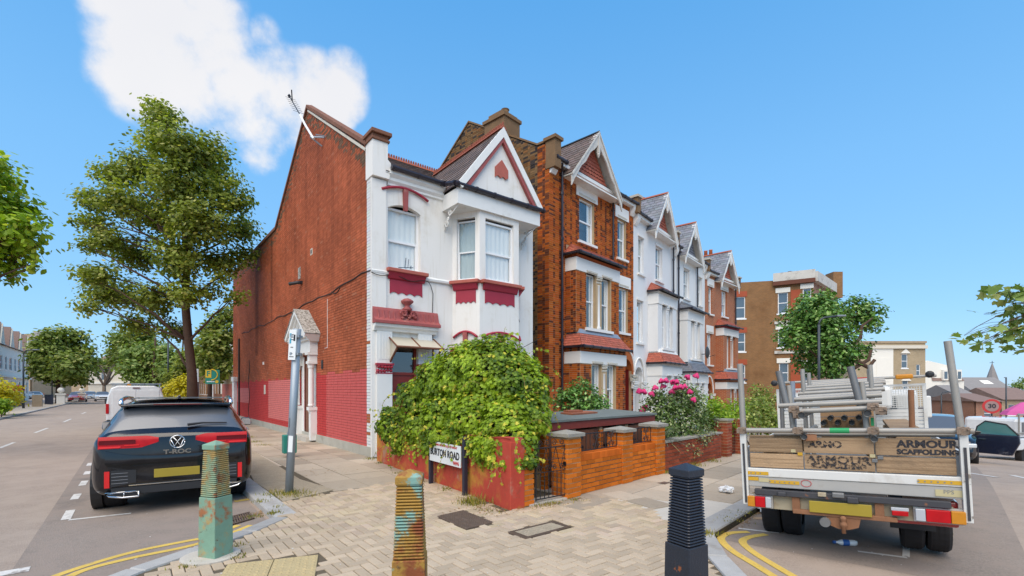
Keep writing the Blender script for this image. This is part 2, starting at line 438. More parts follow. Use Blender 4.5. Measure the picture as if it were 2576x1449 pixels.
mat('stucco_soiled', (.42, .40, .34), .9, var=.2, scale=3, bump=.4, bscale=40, stain=(.22, .2, .14), stain_amt=.6)
mat('black_iron', (.012, .012, .015), .45, var=.3)
mat('cable', (.03, .025, .022), .7)
mat('concrete', (.50, .46, .40), .9, var=.12, scale=4, bump=.3, bscale=80, fine=.2, fscale=90, stain=(.3, .26, .2), stain_amt=.4)
mat('clear_poly', (.55, .49, .38), .35, var=.1, scale=4, stain=(.35, .27, .17), stain_amt=.4)
mat('timber_brown', (.15, .05, .02), .6, var=.25, scale=7)
glassmat('glass')
glassmat('glass_dark', refl=.10, clear=.55)
# ------------------------------------------------------------------ building helpers
def facade(parent, name, w, z0, z1, holes, m, loc=(0, 0, 0), rz=0., reveal=.14):
    """wall sheet facing local -y with openings whose reveals go inwards"""
    xs = sorted({0., w} | {h[0] for h in holes} | {h[1] for h in holes}); zs = sorted({z0, z1} | {h[2] for h in holes} | {h[3] for h in holes})
    b = MB()
    def inh(x, z): return any(h[0] < x < h[1] and h[2] < z < h[3] for h in holes)
    for i in range(len(xs) - 1):
        for k in range(len(zs) - 1):
            if not inh((xs[i] + xs[i + 1]) / 2, (zs[k] + zs[k + 1]) / 2):
                b.quad((xs[i], 0, zs[k]), (xs[i + 1], 0, zs[k]), (xs[i + 1], 0, zs[k + 1]), (xs[i], 0, zs[k + 1]))
    for (a, c, d, e) in [h[:4] for h in holes]:
        b.quad((a, 0, d), (a, 0, e), (a, reveal, e), (a, reveal, d)); b.quad((c, 0, d), (c, reveal, d), (c, reveal, e), (c, 0, e))
        b.quad((a, 0, e), (c, 0, e), (c, reveal, e), (a, reveal, e)); b.quad((a, 0, d), (a, reveal, d), (c, reveal, d), (c, 0, d))
    return b.build(name, m, parent, loc, rz)
def arch_fill(parent, x0, x1, z1, rise, m, loc=(0, 0, 0), rz=0., y0=0., y1=.14, name='arch_soffit'):
    """spandrels that turn the square head of an opening into a segmental arch; z1 is the top of the opening"""
    b = MB(); n = 10
    for s in range(n):
        a, c = x0 + (x1 - x0) * s / n, x0 + (x1 - x0) * (s + 1) / n
        f = lambda x: z1 - rise * ((x - (x0 + x1) / 2) / ((x1 - x0) / 2)) ** 2
        b.prism([(a, f(a)), (c, f(c)), (c, z1 + .002), (a, z1 + .002)], 'y', y0, y1)
    return b.build(name, m, parent, loc, rz)
def lay_bricks(mb, w, z0, z1, holes, colf, proud=.012, bh=.075, bw=.225, joint=.011, top=None, flemish=True, jit=.003):
    """brick faces on a wall plane facing local -y (joined pieces)"""
    rr = random.Random(int(w * 1000 + z1 * 77)); k = 0; z = z0
    while z + bh <= z1 + 1e-6:
        x = -(.11 if k % 2 else .0); i = k
        while x < w:
            L = (bw if i % 2 == 0 else bw / 2) if flemish else bw
            if flemish is False and x < 0: x = -bw / 2
            segs = [(max(x, 0) + joint / 2, min(x + L, w) - joint / 2)]
            zc = z + bh / 2
            for h in holes:
                if h[2] - .02 < zc < h[3] + .02:
                    ns = []
                    for (a, c) in segs:
                        if h[1] <= a or h[0] >= c: ns.append((a, c)); continue
                        if h[0] - a > .03: ns.append((a, h[0]))
                        if c - h[1] > .03: ns.append((h[1], c))
                    segs = ns
            for (a, c) in segs:
                if c - a < .02: continue
                if top is not None and z + bh > top((a + c) / 2): continue
                p = proud + rr.uniform(-jit, jit); za, zb = z + joint / 2, z + bh - joint / 2
                vs = [(a, 0, za), (c, 0, za), (c, 0, zb), (a, 0, zb), (a, -p, za), (c, -p, za), (c, -p, zb), (a, -p, zb)]
                mb.add(vs, [(4, 5, 6, 7), (0, 1, 5, 4), (3, 7, 6, 2), (0, 4, 7, 3), (1, 2, 6, 5)], colf((a + c) / 2, zc, rr, c - a))
            x += L; i += 1
        z += bh; k += 1
    return mb
def box_obj(name, m, parent, x0, x1, y0, y1, z0, z1, bevel=0.):
    return MB().box(x0, x1, y0, y1, z0, z1).build(name, m, parent, bevel=bevel)
def window(parent, loc, rz, w, h, fm='upvc', rail=.5, fw=.055, curtain='curtain_white', gl='glass', bars=0, gather=.0, label=None):
    """sash window facing local -y: the frame is the part, its panes and curtain hang on it"""
    b = MB(); d = .06; zr = h * rail
    b.box(0, fw, 0, d, 0, h).box(w - fw, w, 0, d, 0, h).box(fw, w - fw, 0, d, 0, fw * 1.15).box(fw, w - fw, 0, d, h - fw, h)
    b.box(fw, w - fw, .012, d, zr - fw * .5, zr + fw * .5)
    i0, i1 = fw, w - fw
    s = fw * .55
    b.box(i0, i0 + s, .018, d - .01, fw * 1.15, zr).box(i1 - s, i1, .018, d - .01, fw * 1.15, zr)
    for k in range(bars):
        x = i0 + (i1 - i0) * (k + 1) / (bars + 1); b.box(x - .012, x + .012, .02, d - .01, fw, h - fw)
    o = b.build('window', fm, parent, loc, rz)
    if label: o['label'] = label
    MB().box(i0, i1, .034, .040, zr + fw * .5, h - fw).build('pane', gl, o)
    MB().box(i0 + s, i1 - s, .038, .044, fw * 1.15, zr - fw * .5).build('pane', gl, o)
    if curtain:
        c = MB(); n = 28; ph = random.random() * 6
        def row(z):
            out = []
            for k in range(n + 1):
                x = i0 - .02 + (i1 - i0 + .04) * k / n
                out.append((x, .075 + .010 * math.sin(x * 42 + ph) + .005 * math.sin(x * 91 + 2 * ph), z))
            return out
        cov = 1 - gather
        if gather:
            rows = [row(.0), row(h)]; m2 = int(n * cov / 2)
            c.grid([r[:m2 + 1] for r in rows]); c.grid([r[n - m2:] for r in rows])
        else: c.grid([row(0), row(h)])
        c.build('curtain', curtain, o, smooth=True)
    MB().box(-.03, w + .03, .30, .33, -.03, h + .03).build('room_shade', 'unlit_depth', o)  # dark backing sheet stands in for the unlit room
    return o
def rows_of_tiles(mb, p00, p10, p01, p11, rows, cols, colf, lap=.02, stagger=True, pattern=None):
    """overlapping tiles on a roof quad (p00-p10 eaves, p01-p11 top edge)"""
    p00, p10, p01, p11 = map(Vector, (p00, p10, p01, p11))
    nrm = (p10 - p00).cross(p01 - p00).normalized()
    rr = random.Random(rows * 31 + cols)
    def at(u, v): return (p00.lerp(p10, u)).lerp(p01.lerp(p11, u), v)
    for r in range(rows):
        v0, v1 = r / rows, min(1, (r + 1.25) / rows)
        off = .5 / cols if (stagger and r % 2) else 0
        k = -1 if off else 0
        while k < cols:
            u0, u1 = max(0, k / cols + off), min(1, (k + 1) / cols + off)
            if u1 - u0 > .001:
                g = (u1 - u0) * .03; a, b_ = u0 + g, u1 - g
                q = [at(a, v0), at(b_, v0), at(b_, v1), at(a, v1)]
                lift = nrm * lap
                dv = 0
                if pattern and pattern(r, k):     # cut-corner (ornamental) tile
                    um = (a + b_) / 2; vl = v0 + (v1 - v0) * .22
                    q = [at(a, vl), at(um, v0), at(b_, vl), at(b_, v1), at(a, v1)]
                    vs = [q[0] + lift, q[1] + lift, q[2] + lift, q[3] + lift * .1, q[4] + lift * .1, q[0], q[1], q[2]]
                    mb.add(vs, [(0, 1, 2, 3, 4), (5, 6, 1, 0), (6, 7, 2, 1)], colf(r, k, rr))
                else:
                    vs = [q[0] + lift, q[1] + lift, q[2] + lift * .1, q[3] + lift * .1, q[0], q[1]]
                    mb.add(vs, [(0, 1, 2, 3), (4, 5, 1, 0), (4, 0, 3), (5, 2, 1)], colf(r, k, rr))
            k += 1
    return mb
def tonef(lo=.75, hi=1.2, tint=.06):
    def f(a, b_, rr, *_):
        t = rr.uniform(lo, hi); return (t * (1 + rr.uniform(-tint, tint)), t, t * (1 + rr.uniform(-tint, tint)))
    return f
# ------------------------------------------------------------------ road, pavements
ROADZ = -.085
def coords(lims):
    out = []
    for (a, b, st) in lims:
        x = a
        while x < b - 1e-6: out.append(x); x += st
    out.append(lims[-1][1]); return out
gx = coords([(-1500, -200, 130), (-200, -40, 20), (-40, 0, 4), (0, 60, 1.5), (60, 200, 10), (200, 1500, 130)])
gy = coords([(-300, -20, 40), (-20, 0, 4), (0, 60, 1.5), (60, 200, 10), (200, 2000, 150)])
MB().grid([[(x, y, ground_z(x, y) + ROADZ) for x in gx] for y in gy]).build('road', 'asphalt', smooth=True)['kind'] = 'structure'
K0 = gpt(691, 1300)
KP = [(-3.08, 6.19), (-3.2, 5.42), (-3.53, 4.41), (-3.72, 3.4), (-3.45, 1.5), (-2.5, -1), (-1, -3), (1.5, -3), (1.9, 1), (1.98, 3.2), (2.08, 4.22), (2.16, 4.95), (2.34, 5.52)]
CORN = Vector((-3.43, 11.65, 0))               # foot of the corner house
KL0 = Vector((-3.08, 6.19, 0)); KR0 = Vector((2.34, 5.52, 0))
def slab_z(p): return ground_z(p.x, p.y)
# corner area
far_l = CORN - UX * 3.13
cpoly = [(p[0], p[1]) for p in KP] + [tuple((KR0 + U2 * 3.2)[:2]), (2.95, 9.45), (.6, 12.2), (-3.2, 12.1), tuple(far_l[:2])]
pv = MB().prism(cpoly[::-1], 'z', -.30, -.012).build('pavement', 'paver_sand'); pv['kind'] = 'structure'
fixn(pv)
# left street pavement bed, both sides
b = MB()
a0 = far_l; a1 = CORN + UX * .2
b.prism([tuple(p[:2]) for p in (a0, a1, a1 + UL * 110, a0 + UL * 110)][::-1], 'z', -.30, -.010)
lp = b.build('pavement', 'slab'); lp['kind'] = 'structure'; fixn(lp)
b = MB()
o1 = KL0 - UX * 7.5; 
b.prism([tuple(p[:2]) for p in (o1 - UX * 2.6 - UL * 30, o1 - UL * 30, o1 + UL * 120, o1 - UX * 2.6 + UL * 120)][::-1], 'z', -.30, .0)
op = b.build('pavement', 'slab'); op['kind'] = 'structure'; fixn(op)
# terrace side bed: pavement and front gardens, following the slope
def tpt(s, off):                                  # s along the terrace kerb, off = metres in from the kerb line
    p = KR0 + U2 * s + Vector((-U2.y, U2.x, 0)) * off
    return Vector((p.x, p.y, ground_z(p.x, p.y)))
b = MB()
S0 = 3.2
rows = []
for s in [S0 + i * 1.2 for i in range(36)]:
    r = []
    for off in (0, 1, 2, 3, 5, 7, 9, 12):
        p = tpt(s, off); r.append((p.x, p.y, p.z - .012))
    rows.append(r)
b.grid(rows)
rows = [[tuple(tpt(s, 0) - Vector((0, 0, .012))), tuple(tpt(s, 0) - Vector((0, 0, .3)))] for s in [S0 + i * 1.2 for i in range(36)]]
b.grid(rows)
tp = b.build('pavement', 'slab'); tp['kind'] = 'structure'
# ---- kerbs: single stones
def poly_walk(pts, step):
    pts = [Vector(p) for p in pts]; out = []; carry = 0
    seg = 0; pos = pts[0].copy(); out.append(pos.copy())
    L = [(pts[i + 1] - pts[i]).length for i in range(len(pts) - 1)]; tot = sum(L); d = step
    while d < tot:
        e = d
        for i, l in enumerate(L):
            if e <= l: out.append(pts[i].lerp(pts[i + 1], e / l)); break
            e -= l
        d += step
    out.append(pts[-1]); return out
kerb = empty('kerb'); kerb['kind'] = 'structure'
def kerb_run(pts, step=.9, w=.15, top=0.0, drop=None):
    W = poly_walk(pts, step)
    for i in range(len(W) - 1):
        a, c = W[i], W[i + 1]; d = c - a
        if d.length < .08: continue
        n = Vector((-d.y, d.x, 0)).normalized(); t = d.normalized() * .004
        za, zc = (ground_z(a.x, a.y) + top, ground_z(c.x, c.y) + top)
        q = [a + t, c - t, c - t + n * w, a + t + n * w]; zz = (za, zc, zc, za)
        mb = MB(); B = .012
        lo = [(p.x, p.y, z - .25) for p, z in zip(q, zz)]; md = [(p.x, p.y, z - B) for p, z in zip(q, zz)]
        cen = sum((p for p in q), Vector()) / 4
        hi = [(p.x + (cen.x - p.x) * .06, p.y + (cen.y - p.y) * .06, z + .003) for p, z in zip(q, zz)]
        mb.add(lo + md + hi, [(k, (k + 1) % 4, (k + 1) % 4 + 4, k + 4) for k in range(4)] + [(k + 4, (k + 1) % 4 + 4, (k + 1) % 4 + 8, k + 8) for k in range(4)] + [(8, 9, 10, 11)])
        fixn(mb.build('kerb_stone', 'granite', kerb))
kerb_run([KL0 + UL * 24 + UX * .0, KL0], 1.2, .28)
kerb_run([(p[0], p[1], 0) for p in KP[:5]], .62, .20, top=.004)
kerb_run([(p[0], p[1], 0) for p in KP[8:]], .62, .20, top=.004)
kerb_run([tuple(KR0)] + [tuple(KR0 + U2 * s) for s in (3, 8, 14, 20)], 1.2, .30, top=.004)
kerb_run([tuple(o1 + UL * 14), tuple(o1 + UL * 75)][::-1], 2.4, .2, top=.006)
# ---- paving
def inpoly(x, y, P):
    c = False; n = len(P); j = n - 1
    for i in range(n):
        xi, yi = P[i]; xj, yj = P[j]
        if (yi > y) != (yj > y) and x < (xj - xi) * (y - yi) / (yj - yi) + xi: c = not c
        j = i
    return c
def inset(P, d):
    out = []; n = len(P)
    for i in range(n):
        p0, p1, p2 = Vector(P[i - 1]), Vector(P[i]), Vector(P[(i + 1) % n])
        e1, e2 = (p1 - p0).normalized(), (p2 - p1).normalized()
        nn = (Vector((-e1.y, e1.x)) + Vector((-e2.y, e2.x))).normalized(); out.append(tuple(p1 + nn * d))
    return out
B1, B2, B3 = (-3.40, 7.02), (-2.12, 8.53), (-1.45, 9.15)
WF0, WF1, WF2 = (-.016, 6.56), (.87, 7.33), (1.34, 7.72)
HERR = [(-3.0, 6.35), B1, B2, B3, (-.1, 6.5), (.9, 7.3), (1.36, 7.6), (1.93, 6.6), (2.02, 5.45), (1.9, 4.6), (1.82, 3.4), (1.6, 2.4), (-3.2, 2.4), (-3.5, 3.4), (-3.28, 4.45), (-2.97, 5.45)]
T0, T1 = [gpt(*q) for q in ((690, 1407), (812, 1394))]
tu = (T1 - T0).normalized(); tv = Vector((-tu.y, tu.x, 0)) * -1
holes_xy = [[tuple(gpt(*q)[:2]) for q in ((1165, 1284), (1241, 1314), (1172, 1331), (1099, 1299))],
            [tuple(gpt(*q)[:2]) for q in ((1392, 1311), (1437, 1325), (1322, 1356), (1276, 1339))],
            [tuple((T0 + tu * a_ + tv * b_)[:2]) for (a_, b_) in ((-.42, -.01), (.42, -.01), (.42, 1.62), (-.42, 1.62))]]
BOLL = [(-2.93, 4.75), (-.72, 3.42), (1.23, 3.42)]
pav = []
ca, sa = math.cos(R(38.6)), math.sin(R(38.6))
PW, PH = .20, .10
rr = random.Random(3)
for i in range(-70, 70):
    for k in range(-70, 70):
        # 90 degree herringbone on a 4-unit repeat
        t = (i - k) % 4
        if t == 0: u0, v0, w_, h_ = i * PH, k * PH, PW, PH
        elif t == 2: u0, v0, w_, h_ = i * PH, k * PH, PH, PW
        else: continue
        if t == 2: v0 = k * PH - PH
        cu, cv = u0 + w_ / 2, v0 + h_ / 2
        x, y = ca * cu - sa * cv - .2, sa * cu + ca * cv + 6.0
        if not inpoly(x, y, HERR): continue
        if any(inpoly(x, y, h) for h in holes_xy): continue
        if abs(x + 2.93) < .19 and abs(y - 4.72) < .19: continue
        if y < 3.0: continue
        pav.append((y, x, w_, h_))
pav.sort()
g = .0045
proto = {}
for (w_, h_) in ((PW, PH), (PH, PW)):
    proto[(w_, h_)] = MB().bevbox(-w_ / 2 + g, w_ / 2 - g, -h_ / 2 + g, h_ / 2 - g, -.03, 0, .006).mesh('paver', 'paver_single')
bulk = MB(); n_single = 0
for (y, x, w_, h_) in pav:
    inview = abs(x / y) < 1.07 and y > 4.15
    dz = rr.uniform(-.0025, .0025)
    if inview and n_single < 300:
        o = link('paver', proto[(w_, h_)], pv, (x, y, dz), R(38.6)); n_single += 1
        o.rotation_euler = (rr.uniform(-.008, .008), rr.uniform(-.008, .008), R(38.6))
    else:
        t = rr.uniform(.82, 1.14)
        q = MB().bevbox(-w_ / 2 + g, w_ / 2 - g, -h_ / 2 + g, h_ / 2 - g, -.03, dz, .006)
        bulk.add([(ca * p[0] - sa * p[1] + x, sa * p[0] + ca * p[1] + y, p[2]) for p in q.v], q.f, (t, t * rr.uniform(.97, 1.02), t * rr.uniform(.93, 1.03)))
o = bulk.build('pavers', 'paver', pv); o['kind'] = 'stuff'
# slabs beside the corner house and along the terrace
def slab(parent, p, ux, uy, w_, h_, z, t=None):
    n = len(slabs); g = .006
    mb = MB()
    q = [p + ux * g + uy * g, p + ux * (w_ - g) + uy * g, p + ux * (w_ - g) + uy * (h_ - g), p + ux * g + uy * (h_ - g)]
    c = (q[0] + q[2]) / 2
    loc = Vector((c.x, c.y, ground_z(c.x, c.y)))
    lo = [(v.x - c.x, v.y - c.y, ground_z(v.x, v.y) - loc.z - .05) for v in q]
    hi = [(v.x - c.x, v.y - c.y, ground_z(v.x, v.y) - loc.z + z) for v in q]
    mb.add(lo + hi, [(k, (k + 1) % 4, (k + 1) % 4 + 4, k + 4) for k in range(4)] + [(4, 5, 6, 7)])
    o = mb.build('paving_slab', 'slab', parent, loc); slabs.append(o)
    return o
slabs = []
rr = random.Random(11)
PATCH = [tuple(gpt(*q)[:2]) for q in ((614, 1122), (640, 1137), (691, 1167), (755, 1206), (842, 1232), (712, 1262), (693, 1246), (640, 1212), (612, 1160))]
wid = [.62, .78, .62, .62]
off = .0
for r, w_ in enumerate(wid):
    s = -4.3 + (.35 if r % 2 else 0)
    while s < 19:
        L = rr.choice((.6, .75, .9, .9))
        p = CORN - UX * (off + w_) + UL * s
        c = p + UX * (w_ / 2) + UL * (L / 2)
        ok = True
        # stay beyond the block paving
        dB = Vector((B2[0] - B1[0], B2[1] - B1[1])); rel = Vector((c.x - B1[0], c.y - B1[1]))
        if dB.x * rel.y - dB.y * rel.x < .12: ok = False
        if inpoly(c.x, c.y, PATCH): ok = False
        if ok: slab(lp, p, UX, UL, w_, L, rr.uniform(-.003, .003))
        s += L
    off += w_
gp = MB().prism(PATCH, 'z', -.05, .004).build('footway_patch', 'gravel_patch', lp); fixn(gp)
N2 = Vector((-U2.y, U2.x, 0))
for r, (o0, w_) in enumerate(((.31, .75), (1.07, .62), (1.70, .8))):
    s = 1.6 - r * .9 + (.4 if r % 2 else 0)
    while s < 15:
        L = rr.choice((.6, .75, .9))
        p = KR0 + U2 * s + N2 * o0
        slab(tp, p, U2, N2, L, w_, rr.uniform(-.003, .003)); s += L
# pale slab band where the block paving stops
fp = MB().prism([(1.30, 7.72), (1.88, 6.55), (1.98, 5.42), (2.06, 5.30), tuple((KR0 + N2 * .29)[:2]), tuple((KR0 + U2 * 3.6 + N2 * .29)[:2]), tuple((KR0 + U2 * 3.6 + N2 * 3.0)[:2]), (2.85, 9.35)], 'z', -.06, -.006).build('footway_patch', 'concrete', tp); fixn(fp)
for k in range(2):
    p = Vector((1.40, 7.55, 0)) + Vector((.95, -1.62, 0)) * (k * .30)
    d = Vector((.95, -1.62, 0)).normalized()
    o = slab(tp, p, Vector((-d.y, d.x, 0)), d, .42, .55, .004)
# ---- relaid strips of darker asphalt where the vehicles stand
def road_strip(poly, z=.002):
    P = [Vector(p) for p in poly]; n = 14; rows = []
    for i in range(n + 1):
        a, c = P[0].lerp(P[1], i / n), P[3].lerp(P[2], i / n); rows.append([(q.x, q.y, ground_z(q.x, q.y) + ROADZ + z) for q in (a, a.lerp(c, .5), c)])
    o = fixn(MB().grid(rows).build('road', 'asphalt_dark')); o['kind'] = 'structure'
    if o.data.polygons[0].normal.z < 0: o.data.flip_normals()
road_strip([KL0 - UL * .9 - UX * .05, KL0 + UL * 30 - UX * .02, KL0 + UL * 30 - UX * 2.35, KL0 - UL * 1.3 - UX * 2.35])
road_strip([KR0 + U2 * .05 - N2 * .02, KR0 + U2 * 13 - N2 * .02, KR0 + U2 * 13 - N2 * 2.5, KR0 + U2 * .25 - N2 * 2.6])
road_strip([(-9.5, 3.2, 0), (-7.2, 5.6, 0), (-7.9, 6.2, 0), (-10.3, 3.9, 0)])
# ---- road markings: thin painted sheets
def ribbon(name, pts, w, m, label, grp=None, z=.006, kind='structure'):
    mb = MB(); rows = []
    pts = [Vector(p) for p in pts]
    for i, p in enumerate(pts):
        d = (pts[min(i + 1, len(pts) - 1)] - pts[max(0, i - 1)]).normalized(); n = Vector((-d.y, d.x, 0)) * (w / 2)
        r = []
        for q in (p - n, p + n): r.append((q.x, q.y, ground_z(q.x, q.y) + ROADZ + z))
        rows.append(r)
    mb.grid(rows)
    o = mb.build(name, m); o['kind'] = kind; z = z
    return o
def rg(px, py): return gpt(px, py, ROADZ)
def curve(pts, n=8):
    out = []; P = [Vector(p) for p in pts]
    for i in range(len(P) - 1):
        p0, p1, p2, p3 = P[max(i - 1, 0)], P[i], P[i + 1], P[min(i + 2, len(P) - 1)]
        for k in range(n):
            t = k / n
            out.append(.5 * ((2 * p1) + (p2 - p0) * t + (2 * p0 - 5 * p1 + 4 * p2 - p3) * t * t + (3 * p1 - p0 - 3 * p2 + p3) * t ** 3))
    out.append(P[-1]); return out
ribbon('double_yellow_line', curve([rg(632, 1322), rg(560, 1350), rg(470, 1376), rg(330, 1405), rg(200, 1440), rg(90, 1500)]), .085, 'yellow_line', '')
ribbon('double_yellow_line', curve([rg(600, 1322), rg(520, 1352), rg(470, 1362), rg(330, 1391), rg(165, 1441), rg(20, 1500)]), .085, 'yellow_line', '')
ribbon('double_yellow_line', curve([rg(1884, 1339), rg(1836, 1342), rg(1814, 1356), rg(1840, 1385), rg(1905, 1425), rg(1990, 1480), rg(2060, 1540)]), .085, 'yellow_line', '')
ribbon('double_yellow_line', curve([rg(1928, 1345), rg(1886, 1352), rg(1868, 1364), rg(1895, 1390), rg(1960, 1430), rg(2045, 1480), rg(2120, 1540)]), .085, 'yellow_line', '')
for (a, c, w_) in (((330, 1292), (172, 1309), .07), ((178, 1284), (165, 1308), .10), ((196, 1243), (186, 1257), .10), ((214, 1210), (206, 1222), .10), ((222, 1186), (217, 1194), .1), ((228, 1165), (224, 1172), .1)):
    ribbon('parking_bay_line', [rg(*a), rg(*c)], w_, 'white_line', '')
for (a, c, w_) in (((2158, 1388), (2282, 1404), .05), ((2280, 1372), (2279, 1402), .06), ((1858, 1330), (1960, 1342), .05), ((2279, 1343), (2280, 1352), .06)):
    ribbon('parking_bay_line', [rg(*a), rg(*c)], w_, 'white_line', '')
for (a, c, w_) in (((-40, 1452), (75, 1432), .16), ((-10, 1131), (36, 1113), .10), ((88, 1089), (120, 1077), .10), ((160, 1062), (178, 1054), .1), ((206, 1041), (216, 1037), .1)):
    ribbon('centre_line', [rg(*a), rg(*c)], w_, 'white_line', '')
for (a, c, w_) in (((2437, 1155), (2508, 1166), .12), ((2545, 1170), (2590, 1178), .12)):
    ribbon('centre_line', [Vector((*wpt(a[0], a[1], 11)[:2], 0)), Vector((*wpt(c[0], c[1], 10.2)[:2], 0))], w_, 'white_line', '')
ribbon('centre_line', [rg(590, 1262), rg(629, 1256)], .12, 'yellow_line', '')
# tactile paving
tb = MB()
tac = empty('tactile_paving'); tac['kind'] = 'structure'
mbp = MB().bevbox(.003, .397, .003, .397, -.04, .003, .004)
for i in range(6):
    for k in range(6):
        mbp.lathe([(.016, .003), (.013, .007), (.006, .0085)], 8, (.033 + i * .0667, .033 + k * .0667, 0))
me = mbp.mesh('tactile_slab', 'tactile')
M0 = Matrix(((tu.x, tv.x, 0, 0), (tu.y, tv.y, 0, 0), (0, 0, -1, 0), (0, 0, 0, 1)))
ang = math.atan2(tu.y, tu.x)
for i in range(-1, 1):
    for k in range(1, 5):
        p = T0 + tu * (i * .4) + tv * (k * .4)
        link('tactile_slab', me, tac, (p.x, p.y, 0), ang)
# ------------------------------------------------------------------ corner house: white rendered front, painted brick flank
HA = R(38.6)
H1 = empty('corner_house', CORN, HA, 'white two-storey corner house with maroon trim and a painted red-brown brick side wall', 'house')
FW, EAV = 5.22, 7.0
# front wall
fh = [(.42, 1.33, 4.68, 6.34), (.50, 1.22, .12, 2.85), (2.36, 4.44, .6, 6.42)]
facade(H1, 'front_wall', FW, 0, EAV, fh[:2], 'render_white', reveal=.16)
arch_fill(H1, .42, 1.33, 6.342, .13, 'render_white', y1=.16)
window(H1, (.42, .13, 4.70), 0, .91, 1.56, rail=.47, label='first floor sash window with net curtain and a small indoor aerial')
# quoin pier at the corner of the front
box_obj('corner_pier', 'render_white', H1, -.02, .36, -.05, .02, 0, 6.82)
MB().prism([(-.03, 6.85), (.40, 6.85), (.44, 7.05), (.44, 7.25), (.36, 7.32), (.36, 7.72), (-.03, 7.72)], 'y', -.14, .30).build('parapet_pier', 'render_white', H1)
MB().box(-.06, .40, -.18, .34, 7.723, 7.78).box(-.04, .37, -.15, .31, 7.78, 7.87).box(-.08, .44, -.22, .38, 7.87, 7.96).build('pier_cap', 'brick_dull', H1, bevel=.01)
# cornice
b = MB().prism([(-.0, 6.72), (-.05, 6.75), (-.05, 6.80), (-.10, 6.86), (-.10, 6.93), (-.17, 7.0), (-.17, 7.08), (0, 7.08)], 'x', .40, 1.98)
b.build('cornice', 'trim_white', H1)
b = MB().prism([(-.02, 4.50), (-.06, 4.52), (-.07, 4.57), (-.03, 4.62), (-.02, 4.62)], 'x', -.02, 2.34)
b.build('string_course', 'trim_white', H1)
# hood mould, keystone, sill and apron of the first floor window
def hood(parent, x0, x1, zc, rise, y, m='maroon', key=None, loc=(0, 0, 0), rz=0.):
    n = 12; pts = []
    for i in range(n + 1):
        t = -1 + 2 * i / n; pts.append(((x0 + x1) / 2 + t * (x1 - x0) / 2, y, zc + rise * (1 - t * t)))
    b = MB().tube(pts, .033, 8); b.build('hood_mould', m, parent, loc, rz, smooth=True)
    if key:
        xc = (x0 + x1) / 2; a, c = key
        MB().prism([(xc - .045, a), (xc + .045, a), (xc + .065, c), (xc - .065, c)], 'y', y - .03, 0).build('keystone', 'maroon_faded' if m == 'maroon' else m, parent, loc, rz)
hood(H1, .24, 1.52, 6.60, .17, -.06, key=(6.20, 6.74))
def sill_apron(parent, x0, x1, zt, depth, loc=(0, 0, 0), rz=0., drop=.52, ov=.08):
    MB().box(x0 - ov, x1 + ov, -depth - .04, .02, zt - .09, zt).build('sill', 'clay_faded', parent, loc, rz, bevel=.012)
    MB().prism([(-depth, zt - .09), (-depth * .75, zt - .15), (-depth * .45, zt - .24), (-.03, zt - .26), (.01, zt - .26), (.01, zt - .09)], 'x', x0 - ov * .3, x1 + ov * .3).build('sill_bracket', 'maroon', parent, loc, rz)
    n = 36; poly = [(x0 + .03, zt - .26), ]
    lower = []
    for i in range(n + 1):
        t = i / n; x = x0 + .03 + (x1 - x0 - .06) * t
        lower.append((x, zt - .26 - drop + .05 * abs(math.sin(math.pi * (t * 4))) * (1 if 0 < t < 1 else 0) + (.0 if 0.02 < t < .98 else 0)))
    poly = [(x0 + .03, zt - .262)] + lower + [(x1 - .03, zt - .262)]
    b = MB()
    for i in range(n):
        a, c = lower[i], lower[i + 1]
        b.prism([a, c, (c[0], zt - .262), (a[0], zt - .262)], 'y', -.022, .005)
    b.build('apron', 'maroon', parent, loc, rz)
sill_apron(H1, .44, 1.40, 4.68, .14, drop=.36)
# ---- bay
BD = .70; PB = [(2.30, 0), (2.72, -BD), (4.08, -BD), (4.50, 0)]
def seg_frame(a, c):
    d = Vector((c[0] - a[0], c[1] - a[1], 0)); return (a[0], a[1], 0), math.atan2(d.y, d.x), d.length
for i, (a, c) in enumerate(zip(PB[:-1], PB[1:])):
    loc, rz, L = seg_frame(a, c)
    if i == 1: x0, x1 = .19, L - .19
    else: x0, x1 = .13, L - .13
    facade(H1, 'bay_wall', L, 0, 6.46, [(x0, x1, 4.62, 6.30), (x0, x1, .75, 2.72)], 'render_white', loc, rz, reveal=.10)
    M = Matrix.Translation(loc) @ Matrix.Rotation(rz, 4, 'Z')
    for z0, h in ((4.64, 1.60), (.77, 1.9)):
        p = M @ Vector((x0, .07, z0))
        window(H1, p, rz, x1 - x0, h, rail=.47 if z0 > 3 else .6, curtain=('curtain_grey' if (i == 0 and z0 > 3) else 'curtain_white') if z0 > 3 else 'curtain_lilac', fw=.05 if i == 1 else .035)
    if i < 2 or True:
        sill_apron(H1, x0 - .05, x1 + .05, 4.60, .13, loc, rz, drop=.36, ov=.13 if i == 1 else .10)
        hood(H1, .05, L - .05, 3.06, .16, -.05, key=(2.68, 3.20), loc=loc, rz=rz)
        arch_fill(H1, x0, x1, 2.722, .10, 'render_white', loc, rz, y1=.10)
